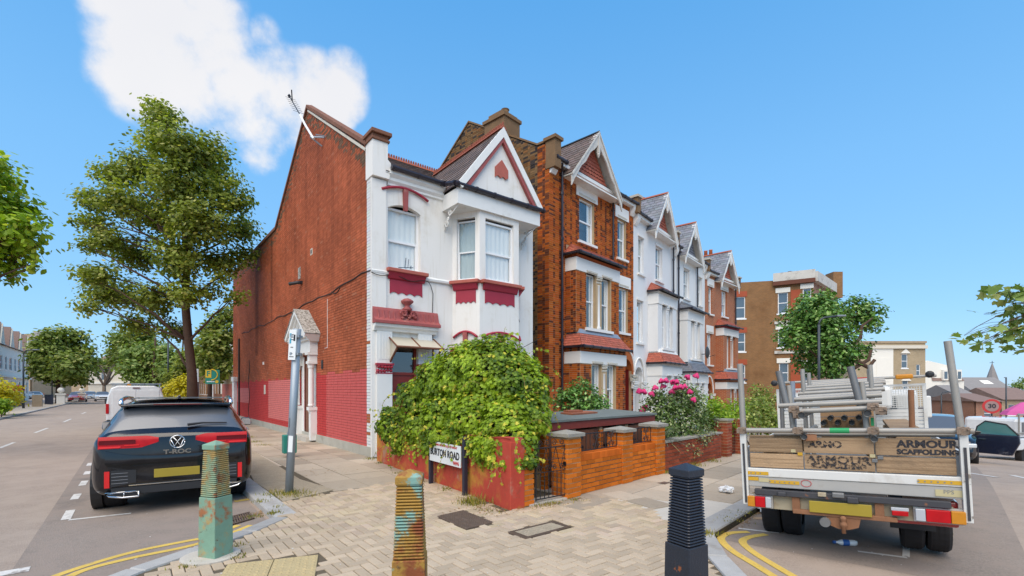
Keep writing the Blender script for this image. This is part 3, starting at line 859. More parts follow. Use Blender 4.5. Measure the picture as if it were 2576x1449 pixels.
# carved capitals beside the ground floor bay windows
def carved(parent, x0, x1, z0, z1, d, m, loc=(0, 0, 0), rz=0., name='carved_capital', n=9, seed=1):
    rr = random.Random(seed)
    b = MB().box(x0 - .02, x1 + .02, -d - .03, 0, z1 - .05, z1).box(x0, x1, -d * .55, 0, z0, z1 - .05).box(x0 - .01, x1 + .01, -d * .75, 0, z0, z0 + .03)
    for k in range(n):
        for j in range(2):
            x = x0 + (x1 - x0) * (k + .5) / n; z = z0 + (z1 - z0) * (.3 + .35 * j) + rr.uniform(-.01, .01); r = (x1 - x0) / n * .62
            b.lathe([(.01, -r * .9), (r * .8, -r * .5), (r, 0), (r * .8, r * .5), (.01, r * .9)], 6, (x, -d * (.55 + .3 * j) - r * .2, z))
    return b.build(name, m, parent, loc, rz, smooth=False)
for i, (a, c) in enumerate(zip(PB[:-1], PB[1:])):
    loc, rz, L = seg_frame(a, c)
    if i == 0: carved(H1, -.10, .14, 2.50, 2.80, .06, 'maroon', loc, rz, n=4, seed=2); carved(H1, L - .13, L - .01, 2.50, 2.80, .06, 'maroon', loc, rz, n=3, seed=3)
    if i == 1: carved(H1, .01, .19, 2.50, 2.80, .06, 'maroon', loc, rz, n=3, seed=4); carved(H1, L - .19, L - .01, 2.50, 2.80, .06, 'maroon', loc, rz, n=3, seed=5)
# gable over the bay
GL, GR_, GZ, GA, GY = 1.98, 4.82, 6.98, 8.80, -.78
xm = (GL + GR_) / 2
sf = MB().box(GL, GR_, GY, 0, 6.46, 6.50).box(GL, GR_, GY, GY + .05, 6.50, 6.86).box(GL, GL + .05, GY + .05, 0, 6.50, 6.86).box(GR_ - .05, GR_, GY + .05, 0, 6.50, 6.86)
sf.build('soffit_box', 'trim_white', H1)
MB().prism([(GL + .02, 6.90), (GR_ - .02, 6.90), (xm, GA - .06)], 'y', GY + .02, GY + .12).build('gable_wall', 'render_white', H1)
def barge(parent, xl, xr, zl, za, y0, y1, wdt, m, name, dz=0.):
    xc = (xl + xr) / 2
    for s in (-1, 1):
        xe = xl if s < 0 else xr
        d = Vector((xc - xe, za - zl)).normalized(); n = Vector((-d.y, d.x)) * (-1 if s < 0 else 1)
        if n.y > 0: n = -n
        n = n if n.y < 0 else -n
        e = Vector((xe, zl + dz)); a = Vector((xc, za + dz))
        lowa = Vector((xc, a.y - wdt / abs(d.x) if False else a.y - wdt / max(.2, abs(d.x))))
        b = MB().prism([tuple(e), tuple(a), tuple(lowa), tuple(e + n * wdt)], 'y', y0, y1)
        fixn(b.build(name, m, parent))
barge(H1, GL - .05, GR_ + .05, GZ - .04, GA + .06, GY - .10, GY - .02, .17, 'trim_white', 'barge_board')
barge(H1, GL + .18, GR_ - .18, GZ - .06, GA - .18, GY - .075, GY + .018, .10, 'maroon_faded', 'gable_trim')
n = 14; b = MB()
oz0, oz1, oz2 = 7.46, 7.74, 7.98
low = [(xm - .22 + .44 * i / n, oz0 + .06 * abs(math.sin(math.pi * i / n * 2.5))) for i in range(n + 1)]
for i in range(n):
    a, c = low[i], low[i + 1]
    f = lambda x: oz1 + (oz2 - oz1) * (1 - abs(x - xm) / .22)
    b.prism([a, c, (c[0], f(c[0])), (a[0], f(a[0]))], 'y', GY - .02, GY + .03)
b.build('gable_panel', 'clay_faded', H1)
# scroll brackets
def scroll(parent, x, y0, y1, z0, z1):
    b = MB(); n = 30
    for (cy, cz, r0) in ((y1 - .10, z0 + .16, .10), (y1 - .26, z1 - .11, .085), (y1 - .17, (z0 + z1) / 2 + .02, .05)):
        pts = []
        for i in range(n):
            t = i / n * 4.2 * math.pi / 1.5; r = r0 * (1 - .75 * i / n); pts.append((x, cy + r * math.cos(t), cz + r * math.sin(t)))
        b.tube(pts, .02, 5)
    b.tube([(x, y1, z0), (x, y1 - .05, z0 + .18), (x, y1 - .2, z1 - .2), (x, y0, z1 - .02)], .014, 5)
    b.build('scroll_bracket', 'trim_white', parent, smooth=True)
scroll(H1, GL + .07, GY + .1, -.02, 5.93, 6.46); scroll(H1, GR_ - .07, GY + .1, -.02, 5.93, 6.46)
# gutters
def gutter(parent, pts, r=.065, name='gutter'):
    b = MB(); rows = []
    pts = [Vector(p) for p in pts]
    b.tube(pts, r, 8)
    for i in range(len(pts) - 1):
        n = max(1, int((pts[i + 1] - pts[i]).length / .55)); d = (pts[i + 1] - pts[i]).normalized()
        for k in range(n + 1):
            p = pts[i].lerp(pts[i + 1], (k + .1) / (n + .2)); b.tube([p - d * .02, p + d * .02], r * 1.22, 8)
    return b.build(name, 'gutter_black', parent)
gutter(H1, [(.42, -.22, 7.13), (GL - .08, -.22, 7.11), (GL - .08, GY - .05, 6.93), (GR_ + .10, GY - .08, 6.90)])
gutter(H1, [(GR_ + .08, -.45, 6.55), (GR_ + .08, -.02, 6.50)], .05, 'rain_outlet')
# roofs
RZ, RD = 10.2, 5.36
def eavez(d): return 7.12 + (RZ - 7.12) * d / RD
b = MB()
b.quad((.3, -.15, eavez(-.15) - .03), (FW, -.15, eavez(-.15) - .03), (FW, RD, RZ - .03), (.3, RD, RZ - .03))
b.quad((.3, RD, RZ - .03), (FW, RD, RZ - .03), (FW, 9.8, 7.3), (.3, 9.8, 7.3))
b.quad((.3, 9.8, 7.3), (FW, 9.8, 7.3), (FW, 20, 7.6), (.3, 20, 7.6))
b.build('roof', 'slate_brown', H1)
sl = MB(); rows_of_tiles(sl, (.3, -.15, eavez(-.15)), (FW, -.15, eavez(-.15)), (.3, RD, RZ), (FW, RD, RZ), 26, 18, tonef(.7, 1.25), lap=.016)
BK = 3.2
for s in (-1, 1):
    xe = GL - .02 if s < 0 else GR_ + .02
    if s < 0: q = ((xe, BK, GZ - .06), (xe, GY - .06, GZ - .06), (xm, BK, GA + .05), (xm, GY - .06, GA + .05))
    else: q = ((xe, GY - .06, GZ - .06), (xe, BK, GZ - .06), (xm, GY - .06, GA + .05), (xm, BK, GA + .05))
    rows_of_tiles(sl, *q, 13, 14, tonef(.7, 1.25), lap=.018)
o = sl.build('slates', 'slate_brown', H1); o['kind'] = 'stuff'
gr = MB().prism([(GL, GZ - .10), (GR_, GZ - .10), (xm, GA)], 'y', GY + .13, BK).build('gable_roof', 'slate_brown', H1)
# crested ridge tiles, one by one
cb = MB()
cb.prism([(-.11, -.07), (-.02, .03), (.02, .03), (.11, -.07)], 'x', -.148, .148)
for k in range(3):
    x = -.10 + .10 * k; cb.box(x - .035, x + .035, -.012, .012, .02, .10); cb.lathe([(.03, -.012), (.03, .012)], 8, (x, 0, .115), axis='y')
cme = cb.mesh('ridge_tile', 'ridge_clay')
for k in range(16): link('ridge_tile', cme, H1, (.55 + k * .3, RD, RZ + .03))
for k in range(13): link('ridge_tile', cme, H1, (xm, GY + .05 + k * .3, GA + .07), R(90))
# valley flashing
MB().tube([(GL - .02, -.10, 7.10), (xm - .5, 1.6, 8.1)], .05, 6).build('valley_flashing', 'lead_flash', H1)
# ---- entrance: pilasters, entablature, door, glazed canopy
for x0, x1 in ((.10, .50), (1.22, 1.62)):
    b = MB().box(x0, x1, -.09, 0, .1, 3.16)
    for k in range(4): b.box(x0 + .06 + k * .075, x0 + .10 + k * .075, -.10, -.09, 2.4, 3.05)
    b.build('pilaster', 'trim_white', H1)
carved(H1, .09, .50, 2.04, 2.30, .13, 'maroon', n=5, seed=8, name='carved_corbel')
carved(H1, 1.22, 1.63, 2.04, 2.30, .13, 'maroon', n=5, seed=9, name='carved_corbel')
MB().prism([(0, 3.10), (-.10, 3.10), (-.13, 3.16), (-.18, 3.20), (-.20, 3.27), (0, 3.27)], 'x', .02, 1.76).build('entablature', 'trim_white', H1)
b = MB().prism([(0, 3.275), (-.24, 3.275), (-.24, 3.34), (-.14, 3.42), (-.09, 3.62), (-.06, 3.68), (0, 3.68)], 'x', .0, 1.80)
for k in range(12):
    x = .12 + k * .14
    if abs(x - .9) > .26: b.tube([(x, -.16, 3.39), (x, -.115, 3.50), (x, -.10, 3.60)], .022, 6)
rr = random.Random(5)
for k in range(26):
    t = rr.uniform(0, 6.28); r = rr.uniform(.03, .24); x, z = .9 + r * math.cos(t) * 1.1, 3.52 + r * .55 * math.sin(t)
    q = rr.uniform(.025, .05); b.lathe([(.005, -q), (q * .85, -q * .4), (q, 0), (q * .85, q * .4), (.005, q)], 7, (x, -.15, z))
for sx in (-1, 1):
    pts = [(.9 + sx * (.13 + .10 * math.cos(t * .5) * (1 - t / 16)), -.18, 3.55 + .10 * math.sin(t * .5) * (1 - t / 16)) for t in range(14)]
    b.tube(pts, .024, 6)
b.build('carved_pediment', 'maroon_faded', H1)
MB().lathe([(.10, 3.64), (.13, 3.70), (.06, 3.76), (.07, 3.80), (.15, 3.86), (.16, 3.90), (.09, 3.95), (.02, 3.97)], 12, (.9, -.10, 0)).build('finial', 'maroon_faded', H1, smooth=True)
MB().box(.50, .56, .03, .13, .12, 2.85).box(1.16, 1.22, .03, .13, .12, 2.85).box(.56, 1.16, .03, .13, 2.02, 2.09).box(.56, 1.16, .03, .13, 2.79, 2.85).build('door_frame', 'door_frame_red', H1)
dr = MB().box(.56, 1.16, .07, .12, .14, 2.02)
for (x0, x1, z0, z1) in ((.62, .83, .3, .8), (.89, 1.10, .3, .8), (.62, .83, .88, 1.25), (.89, 1.10, .88, 1.25)): dr.box(x0, x1, .055, .07, z0, z1)
dr = dr.build('door', 'door_red', H1)
fan = MB()
n = 12; cx_, cz_ = .86, 1.42
fan.add([(cx_, .064, cz_)] + [(cx_ + .25 * math.cos(math.pi * k / n), .064, cz_ + .42 * math.sin(math.pi * k / n)) for k in range(n + 1)], [(0, k + 2, k + 1) for k in range(n)])
fan.build('fan_light', 'unlit_depth', dr)
fb = MB()
for k in range(1, 5):
    t = math.pi * k / 5; fb.tube([(cx_, .06, cz_), (cx_ + .25 * math.cos(t), .06, cz_ + .42 * math.sin(t))], .014, 5)
fb.tube([(cx_ + .12 * math.cos(math.pi * k / n), .058, cz_ + .2 * math.sin(math.pi * k / n)) for k in range(n + 1)], .012, 5)
fb.build('glazing_bars', 'door_red', dr)
MB().box(.56, 1.16, .08, .10, 2.09, 2.79).build('fanlight_pane', 'glass_dark', H1)
MB().box(.45, 1.28, .55, .58, .1, 2.9).build('hallway', 'unlit_depth', H1)
cn = empty('canopy'); cn.parent = H1; 
MB().add([(.42, -.02, 2.98), (1.70, -.02, 2.98), (1.70, -.52, 2.70), (.42, -.52, 2.70), (.42, -.02, 2.962), (1.70, -.02, 2.962), (1.70, -.52, 2.682), (.42, -.52, 2.682)],
         [(0, 3, 2, 1), (4, 5, 6, 7), (0, 1, 5, 4), (1, 2, 6, 5), (2, 3, 7, 6), (3, 0, 4, 7)]).build('canopy_roof', 'clear_poly', cn)
fr = MB()
for x in (.42, 1.06, 1.70): fr.tube([(x, -.02, 2.985), (x, -.54, 2.695)], .022, 5)
fr.tube([(.40, -.54, 2.69), (1.72, -.54, 2.69)], .03, 5)
for x in (.45, 1.66):
    fr.tube([(x, -.05, 2.28), (x, -.05, 2.95)], .03, 5); fr.tube([(x, -.05, 2.32), (x, -.50, 2.68)], .028, 5)
fr.build('canopy_frame', 'timber_brown', cn)
MB().add([(.45, -.03, 2.33), (.45, -.50, 2.68), (.45, -.03, 2.95), (.458, -.03, 2.33), (.458, -.50, 2.68), (.458, -.03, 2.95)], [(0, 1, 2), (3, 5, 4), (0, 3, 4, 1), (1, 4, 5, 2), (2, 5, 3, 0)]).build('canopy_side', 'clear_poly', cn)
MB().box(.42, 1.34, -.35, .6, 0, .12).build('door_step', 'concrete', H1)
# ---- flank wall
SL = 20.2
def parz(d):
    if d < .3: return 7.72
    if d < RD: return 7.72 + (11.0 - 7.72) * (d - .3) / (RD - .3)
    if d < 9.8: return 11.0 + (8.15 - 11.0) * (d - RD) / (9.8 - RD)
    return 8.15 + .012 * (d - 9.8)
BROWN, RED, PINK, WHITE = (.43, .114, .050), (.58, .060, .056), (.74, .21, .19), (.78, .775, .76)
def paintf(d, z, rr):
    tooth = .20 + (.09 if int(z / .45 + .6 * math.sin(z * 1.7)) % 2 else 0) + .02 * math.sin(z * 37)
    t = rr.uniform(.80, 1.14)
    if d < tooth:
        if z < 3.1 and rr.random() < .06: return (.42, .13, .05)
        return tuple(c * rr.uniform(.93, 1.03) for c in WHITE)
    line = (2.14 if d < 4.6 else 2.05) + .03 * math.sin(d * 4.7)
    if z < .26: return (.36 * t, .32 * t, .26 * t)
    if z < line:
        if 7.0 < d < 11.2 and .42 < z < 2.0: c = PINK
        elif d < 3.4: c = tuple(.55 * a + .45 * b_ for a, b_ in zip(RED, PINK))
        elif 15.5 < d < 19 and 1.0 < z < 1.75: c = PINK
        else: c = RED
        return tuple(x * (.92 + .1 * (t - .9)) for x in c)
    f = .5 + .5 * math.sin(d * 2.3 + math.sin(z * .9) * 2)          # weathering bands of the old paint
    k = 1.0
    if z > 8.3: k = .92
    if d > 9.7 and z > 7.0: k = .85
    c = [a * t * k for a in BROWN]
    w_ = 1 + .13 * math.sin(d * 1.3 + z * .7) * math.sin(d * .5 - z * 1.9 + 2) + .07 * math.sin(d * 3.1 - z * 2.3)
    if z > 4.5 and math.sin(d * 7.1) * math.sin(d * 2.3 + 1) > .72: w_ *= .82
    c = [a * w_ for a in c]
    if rr.random() < .025: c = [.42, .15, .08]
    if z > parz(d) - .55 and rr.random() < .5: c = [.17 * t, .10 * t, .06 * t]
    if 13.2 < d < 14.0 and z > 3.2 or (10.4 < d < 10.7 and z > 4.5): c = [x * .62 for x in c]
    return tuple(c)
rrm = random.Random(2)
sub = MB(); cell = .30
DH = (4.72, 5.78, .0, 2.72)
nd = int(SL / cell) + 1
for i in range(nd):
    d0, d1 = i * cell, min(SL, (i + 1) * cell)
    z = 0.
    while z < 11.2:
        z1 = z + .15
        tp_ = (parz(d0), parz(d1))
        a, c = min(z1, tp_[0]), min(z1, tp_[1])
        dm, zm = (d0 + d1) / 2, z + .07
        if z < max(tp_) and not (DH[0] < dm < DH[1] and zm < DH[3]):
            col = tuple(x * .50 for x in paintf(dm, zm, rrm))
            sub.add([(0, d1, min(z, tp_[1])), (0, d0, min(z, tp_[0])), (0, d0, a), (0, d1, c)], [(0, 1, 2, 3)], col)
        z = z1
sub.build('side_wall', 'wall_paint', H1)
bk = MB()
# bricks are laid in wall coordinates x' = SL - d
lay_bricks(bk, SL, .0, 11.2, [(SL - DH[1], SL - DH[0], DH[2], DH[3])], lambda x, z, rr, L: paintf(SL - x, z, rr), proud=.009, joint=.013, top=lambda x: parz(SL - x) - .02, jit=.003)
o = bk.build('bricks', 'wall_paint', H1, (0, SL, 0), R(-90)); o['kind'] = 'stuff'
# parapet copings
def coping(parent, pts, w0, w1, h, m, name='coping'):
    b = MB(); rows = []
    for (d, z) in pts: rows.append([(w0, d, z), (w0, d, z + h * .7), ((w0 + w1) / 2, d, z + h), (w1, d, z + h * .7), (w1, d, z)])
    b.grid(rows, closed=True)
    return b.build(name, m, parent)
coping(H1, [(.25, 7.70), (RD, 10.98), (9.8, 8.12), (SL, 8.25)], -.06, .30, .16, 'brick_dull')
coping(H1, [(.30, 7.58), (RD - .1, 10.82)], -.045, .02, .08, 'stone_cream', 'oversailing_course')
MB().prism([(0, 0), (0, 7.68), (RD, 11.0), (9.8, 8.15), (SL, 8.2), (SL, 0)], 'x', .02, .26).build('parapet', 'brick_dull', H1)
box_obj('rear_wall', 'clay_faded', H1, .27, FW, SL - .2, SL, 0, 8.0)
box_obj('plinth', 'stucco_soiled', H1, -.035, 0, -.0, SL, 0, .24)
# small things fixed to the flank
def on_flank(d, z, out=0.): return (-out, d, z)
b = MB(); pts = []
for k in range(30):
    t = k / 29; d = .0 + 17.3 * t; pts.append((-.02, d, 4.56 + .05 * t + .035 * math.sin(t * 26) - .10 * math.sin(t * math.pi) + .03 * math.sin(t * 61)))
b.tube(pts, .016, 5); b.tube([(-.02, 2.2 + .06 * k, 4.50 - .10 * math.sin(k / 12 * math.pi)) for k in range(13)], .012, 5)
b.build('cable', 'cable', H1)
b = MB(); b.tube([(-.018, 3.3, 2.9), (-.018, 3.3, 4.35)], .007, 5); b.tube([(-.018, 3.3, 2.9), (-.018, 3.55, 2.9)], .007, 5); b.build('cable', 'trim_white', H1)
b = MB(); b.tube([(-.018, 15.4 + .15 * math.sin(k * .9), .3 + k * .2) for k in range(15)], .016, 5); b.build('cable', 'cable', H1)
b = MB(); b.tube([(-.05, 18.0, .1), (-.05, 18.0, 4.4)], .045, 6); b.build('cable', 'cable', H1)
b = MB().box(-.10, 0, 5.95, 6.15, 5.27, 5.36).tube([(-.08, 6.1, 5.33), (-.34, 6.35, 5.28)], [.05, .06], 10)
b.build('security_camera', 'black_iron', H1)
MB().box(-.02, 0, 6.2, 6.5, 5.5, 5.9).build('patched_brick', 'lead_flash', H1)
b = MB().box(-.025, 0, 4.80, 5.02, 6.02, 6.22).build('air_vent', 'stone_cream', H1); MB().box(-.03, -.024, 4.85, 4.97, 6.06, 6.18).build('vent_opening', 'unlit_depth', b)
b = MB().box(-.03, 0, 3.72, 3.87, 2.28, 2.55).build('vent_grille', 'black_iron', H1)
MB().box(-.05, 0, 12.0, 12.12, 2.75, 2.87).build('alarm_box', 'trim_white', H1)
MB().box(-.03, 0, 11.7, 11.95, 1.45, 1.85).build('notice_plate', 'stone_cream', H1)
# white downpipe / cupboard at the far end
MB().box(-.16, 0, 18.9, 19.5, 0, 2.1).box(-.20, 0, 18.8, 19.6, 2.1, 2.35).build('meter_cupboard', 'trim_white', H1)
# ---- side door with pediment
def sd(name, m, x0, x1, d0, d1, z0, z1): return box_obj(name, m, H1, x0, x1, d0, d1, z0, z1, bevel=.006)
sd('door_reveal', 'trim_white', -.02, .12, 4.45, 4.72, .05, 2.75); sd('door_reveal', 'trim_white', -.02, .12, 5.78, 6.05, .05, 2.75)
for dc in (4.45, 6.05):
    b = MB().box(-.20, 0, dc - .10, dc + .10, .05, 1.0).box(-.26, 0, dc - .13, dc + .13, 1.0, 1.1)
    b.lathe([(.085, 1.12), (.10, 1.16), (.085, 1.2), (.08, 2.3), (.10, 2.34), (.10, 2.4), (.12, 2.46)], 12, (-.16, dc, 0))
    b.box(-.28, 0, dc - .14, dc + .14, 2.46, 2.54).box(-.24, 0, dc - .12, dc + .12, 2.54, 2.74).box(-.30, 0, dc - .17, dc + .17, 2.74, 2.82)
    b.lathe([(.01, .86), (.10, .92), (.13, 1.0)], 10, (-.13, dc, 0))
    b.build('pilaster', 'trim_white', H1)
MB().box(-.24, 0, 4.28, 6.22, 2.825, 3.2).box(-.32, 0, 4.2, 6.30, 3.2, 3.28).box(-.40, 0, 4.12, 6.38, 3.28, 3.40).build('entablature', 'trim_white', H1)
p0, p1, pa = 4.02, 6.48, 4.22
b = MB().prism([(4.2, 3.40), (6.3, 3.40), (5.25, 4.05)], 'x', -.24, 0)
for (e) in (p0, p1):
    c = 5.25; dd = Vector((c - e, pa - 3.36)).normalized(); n_ = Vector((-dd.y, dd.x)); n_ = n_ if n_.y < 0 else -n_
    for (k0, k1, xo) in ((0, .10, -.46), (.10, .18, -.38), (.18, .25, -.31)):
        A, B_ = Vector((e, 3.36)), Vector((c, pa))
        s0, s1 = n_ * k0, n_ * k1
        b.prism([tuple(A + s0), tuple(B_ + Vector((0, -k0 / abs(dd.x)))), tuple(B_ + Vector((0, -k1 / abs(dd.x)))), tuple(A + s1)], 'x', xo, 0)
fixn(b.build('pediment', 'trim_white', H1))
b = MB()
for e in (p0 - .03, p1 + .03):
    b.add([(-.48, e, 3.375), (0, e, 3.375), (0, 5.25, pa + .02), (-.48, 5.25, pa + .02), (-.48, e, 3.40), (0, e, 3.40), (0, 5.25, pa + .05), (-.48, 5.25, pa + .05)], [(0, 1, 2, 3), (4, 7, 6, 5), (0, 4, 5, 1), (3, 2, 6, 7), (0, 3, 7, 4)])
fixn(b.build('pediment_roof', 'lead_flash', H1))
sdr = MB().box(.06, .10, 4.72, 5.25, .15, 2.1).box(.06, .10, 5.25, 5.78, .15, 2.1).build('side_door', 'door_pale', H1)
MB().box(.045, .06, 4.78, 5.2, .3, 1.9).build('door_panel', 'door_grey', sdr)
MB().box(.04, .10, 4.72, 5.78, 2.1, 2.17).box(.04, .10, 5.22, 5.28, .15, 2.72).build('door_frame', 'trim_white', H1)
MB().box(.07, .08, 4.72, 5.78, 2.17, 2.72).build('fanlight_pane', 'glass', H1); MB().box(.3, .32, 4.6, 5.9, 0, 2.75).build('hallway', 'curtain_grey', H1)
MB().box(-.30, .0, 4.5, 6.0, 0, .15).build('door_step', 'concrete', H1)
MB().box(.0, .10, 4.5, 6.0, 0, .14).build('threshold', 'concrete', H1)
# cables on the front
b = MB(); b.tube([(-.05 + .12 * k, -.085, 4.50 - .04 * math.sin(k * .9) - .004 * k) for k in range(14)] + [(1.60, -.05, 4.40), (1.68, -.03, 4.2), (1.66, -.02, 3.5), (1.72, -.02, 2.3)], .010, 5); b.build('cable', 'cable', H1)
b = MB(); b.tube([(4.62, -.02, 4.3), (4.60, -.02, 3.9), (4.66, -.03, 3.7)], .008, 5); b.tube([(4.62, -.02, 3.2), (4.58, -.03, 2.95), (4.7, -.05, 2.9), (5.3, -.3, 3.25)], .008, 5); b.build('cable', 'cable', H1)
b = MB(); b.tube([(.80, .20, 4.80), (1.22, .20, 4.86)], .008, 5)
for x, h in ((.98, .26), (1.06, .24), (1.13, .08)): b.tube([(x, .2, 4.82), (x + .03, .2, 4.82 + h)], .008, 5)
b.build('indoor_aerial', 'black_iron', H1)
# wall-mounted roof aerial: a thing of its own
A0 = Matrix.Translation(CORN) @ Matrix.Rotation(HA, 4, 'Z')
ae = empty('television_aerial', A0 @ Vector((0, 3.55, 9.25)), HA, 'slim television aerial on a white wall arm at the top of the brick flank', 'aerial')
MB().tube([(-.02, 0, .02), (-.35, .30, .05)], .03, 6).tube([(-.02, .25, -.15), (-.35, .30, .05)], .025, 6).tube([(-.02, -.12, .0), (-.30, -.08, -.02)], .02, 5).build('bracket', 'lead', ae)
MB().tube([(-.30, .15, -.05), (-.36, .80, .62), (-.38, 1.3, 1.15)], .035, 6).build('mast', 'upvc', ae)
e0 = Vector((-.38, 1.3, 1.15)); e1 = Vector((-.40, 2.55, 2.35))
b = MB().tube([e0, e1], .016, 5).lathe([(.02, -.06), (.06, 0), (.02, .06)], 6, e1)
for k in range(7):
    p = e0.lerp(e1, .15 + k * .12); b.tube([p - Vector((.16, 0, 0)), p + Vector((.16, 0, 0))], .006, 4)
b.tube([e0.lerp(e1, .72), e0.lerp(e1, .72) + Vector((-.05, -.12, .30))], .02, 5); b.build('antenna', 'black_iron', ae)
# ------------------------------------------------------------------ terrace of three-storey houses
mat('render_white_b', (.78, .77, .76), .8, var=.05, scale=2.5, bump=.25, bscale=45, stain=(.55, .47, .42), stain_scale=.8, stain_amt=.3)
mat('arch_orange', (.40, .10, .02), .8, var=.15, scale=4, bump=.2, bscale=40)
mat('porch_red', (.20, .012, .010), .6, var=.15, scale=6, bump=.3, bscale=30)
mat('dentil_orange', (.40, .085, .02), .85, var=.2, scale=8)
mat('chimney_pot', (.45, .12, .05), .8, var=.15, scale=5)
mat('stock_plain', (.20, .115, .055), .9, var=.3, scale=5, bump=.3, bscale=30)
mat('dish_grey', (.05, .055, .06), .6, var=.1)
brickmat('brick_far_red', (.46, .105, .025), (.36, .07, .02), (.42, .27, .17), stain=(.40, .13, .05))
def orange_f(x, z, rr, L):
    t = rr.uniform(.72, 1.2)
    if L < .15 and rr.random() < .5: return (.16 * t, .045 * t, .022 * t)
    if rr.random() < .08: return (.15 * t, .05 * t, .03 * t)
    return (.47 * t, .116 * t * rr.uniform(.85, 1.15), .024 * t)
def stock_f(front):
    def f(x, z, rr, L):
        t = rr.uniform(.65, 1.25)
        if front(x): 
            return orange_f(x, z, rr, L) if rr.random() < .8 else (.18 * t, .06 * t, .03 * t)
        r_ = rr.random()
        if r_ < .22: return (.055 * t, .042 * t, .038 * t)
        if r_ < .36: return (.26 * t, .12 * t, .045 * t)
        return (.215 * t, .125 * t, .058 * t)
    return f
def half_arch(x0, x1, zs, za, n=8):
    """pointed arch outline from (x0,zs) over (xm,za) to (x1,zs)"""
    xm_ = (x0 + x1) / 2; out = []
    for k in range(n + 1):
        t = k / n; out.append((x0 + (xm_ - x0) * (1 - math.cos(t * math.pi / 2)) , zs + (za - zs) * math.sin(t * math.pi / 2) ** .9))
    r_ = [(x1 - (p[0] - x0), p[1]) for p in out[:-1]][::-1]
    return out + r_
def barge_ornate(parent, xl, xr, zl, za, y, m):
    xc = (xl + xr) / 2
    for s in (-1, 1):
        xe = xl if s < 0 else xr; b = MB(); n = 12; a = Vector((xe, zl)); c = Vector((xc, za)); d = (c - a)
        for k in range(n):
            t0, t1 = k / n, (k + 1) / n
            def wd(t): return .22 + .07 * math.sin(t * 3 * math.pi) ** 2 + (.16 * (1 - t / .12) if t < .12 else 0) + (.12 * (t - .8) / .2 if t > .8 else 0)
            p0, p1 = a + d * t0, a + d * t1
            b.prism([tuple(p0), tuple(p1), (p1.x, p1.y - wd(t1) * 1.2), (p0.x, p0.y - wd(t0) * 1.2)], 'y', y - .05, y)
        b.prism([(xe - .02, zl - .02), (xc, za + .06), (xc, za - .02), (xe + (.02 if s < 0 else -.02), zl - .1)], 'y', y - .09, y + .10)
        fixn(b.build('barge_board', m, parent))
    MB().box(xc - .05, xc + .05, y - .08, y + .02, za - .75, za + .05).lathe([(.02, -.12), (.07, 0), (.02, .1)], 8, (xc, y - .03, za - .8)).build('king_post', m, parent)
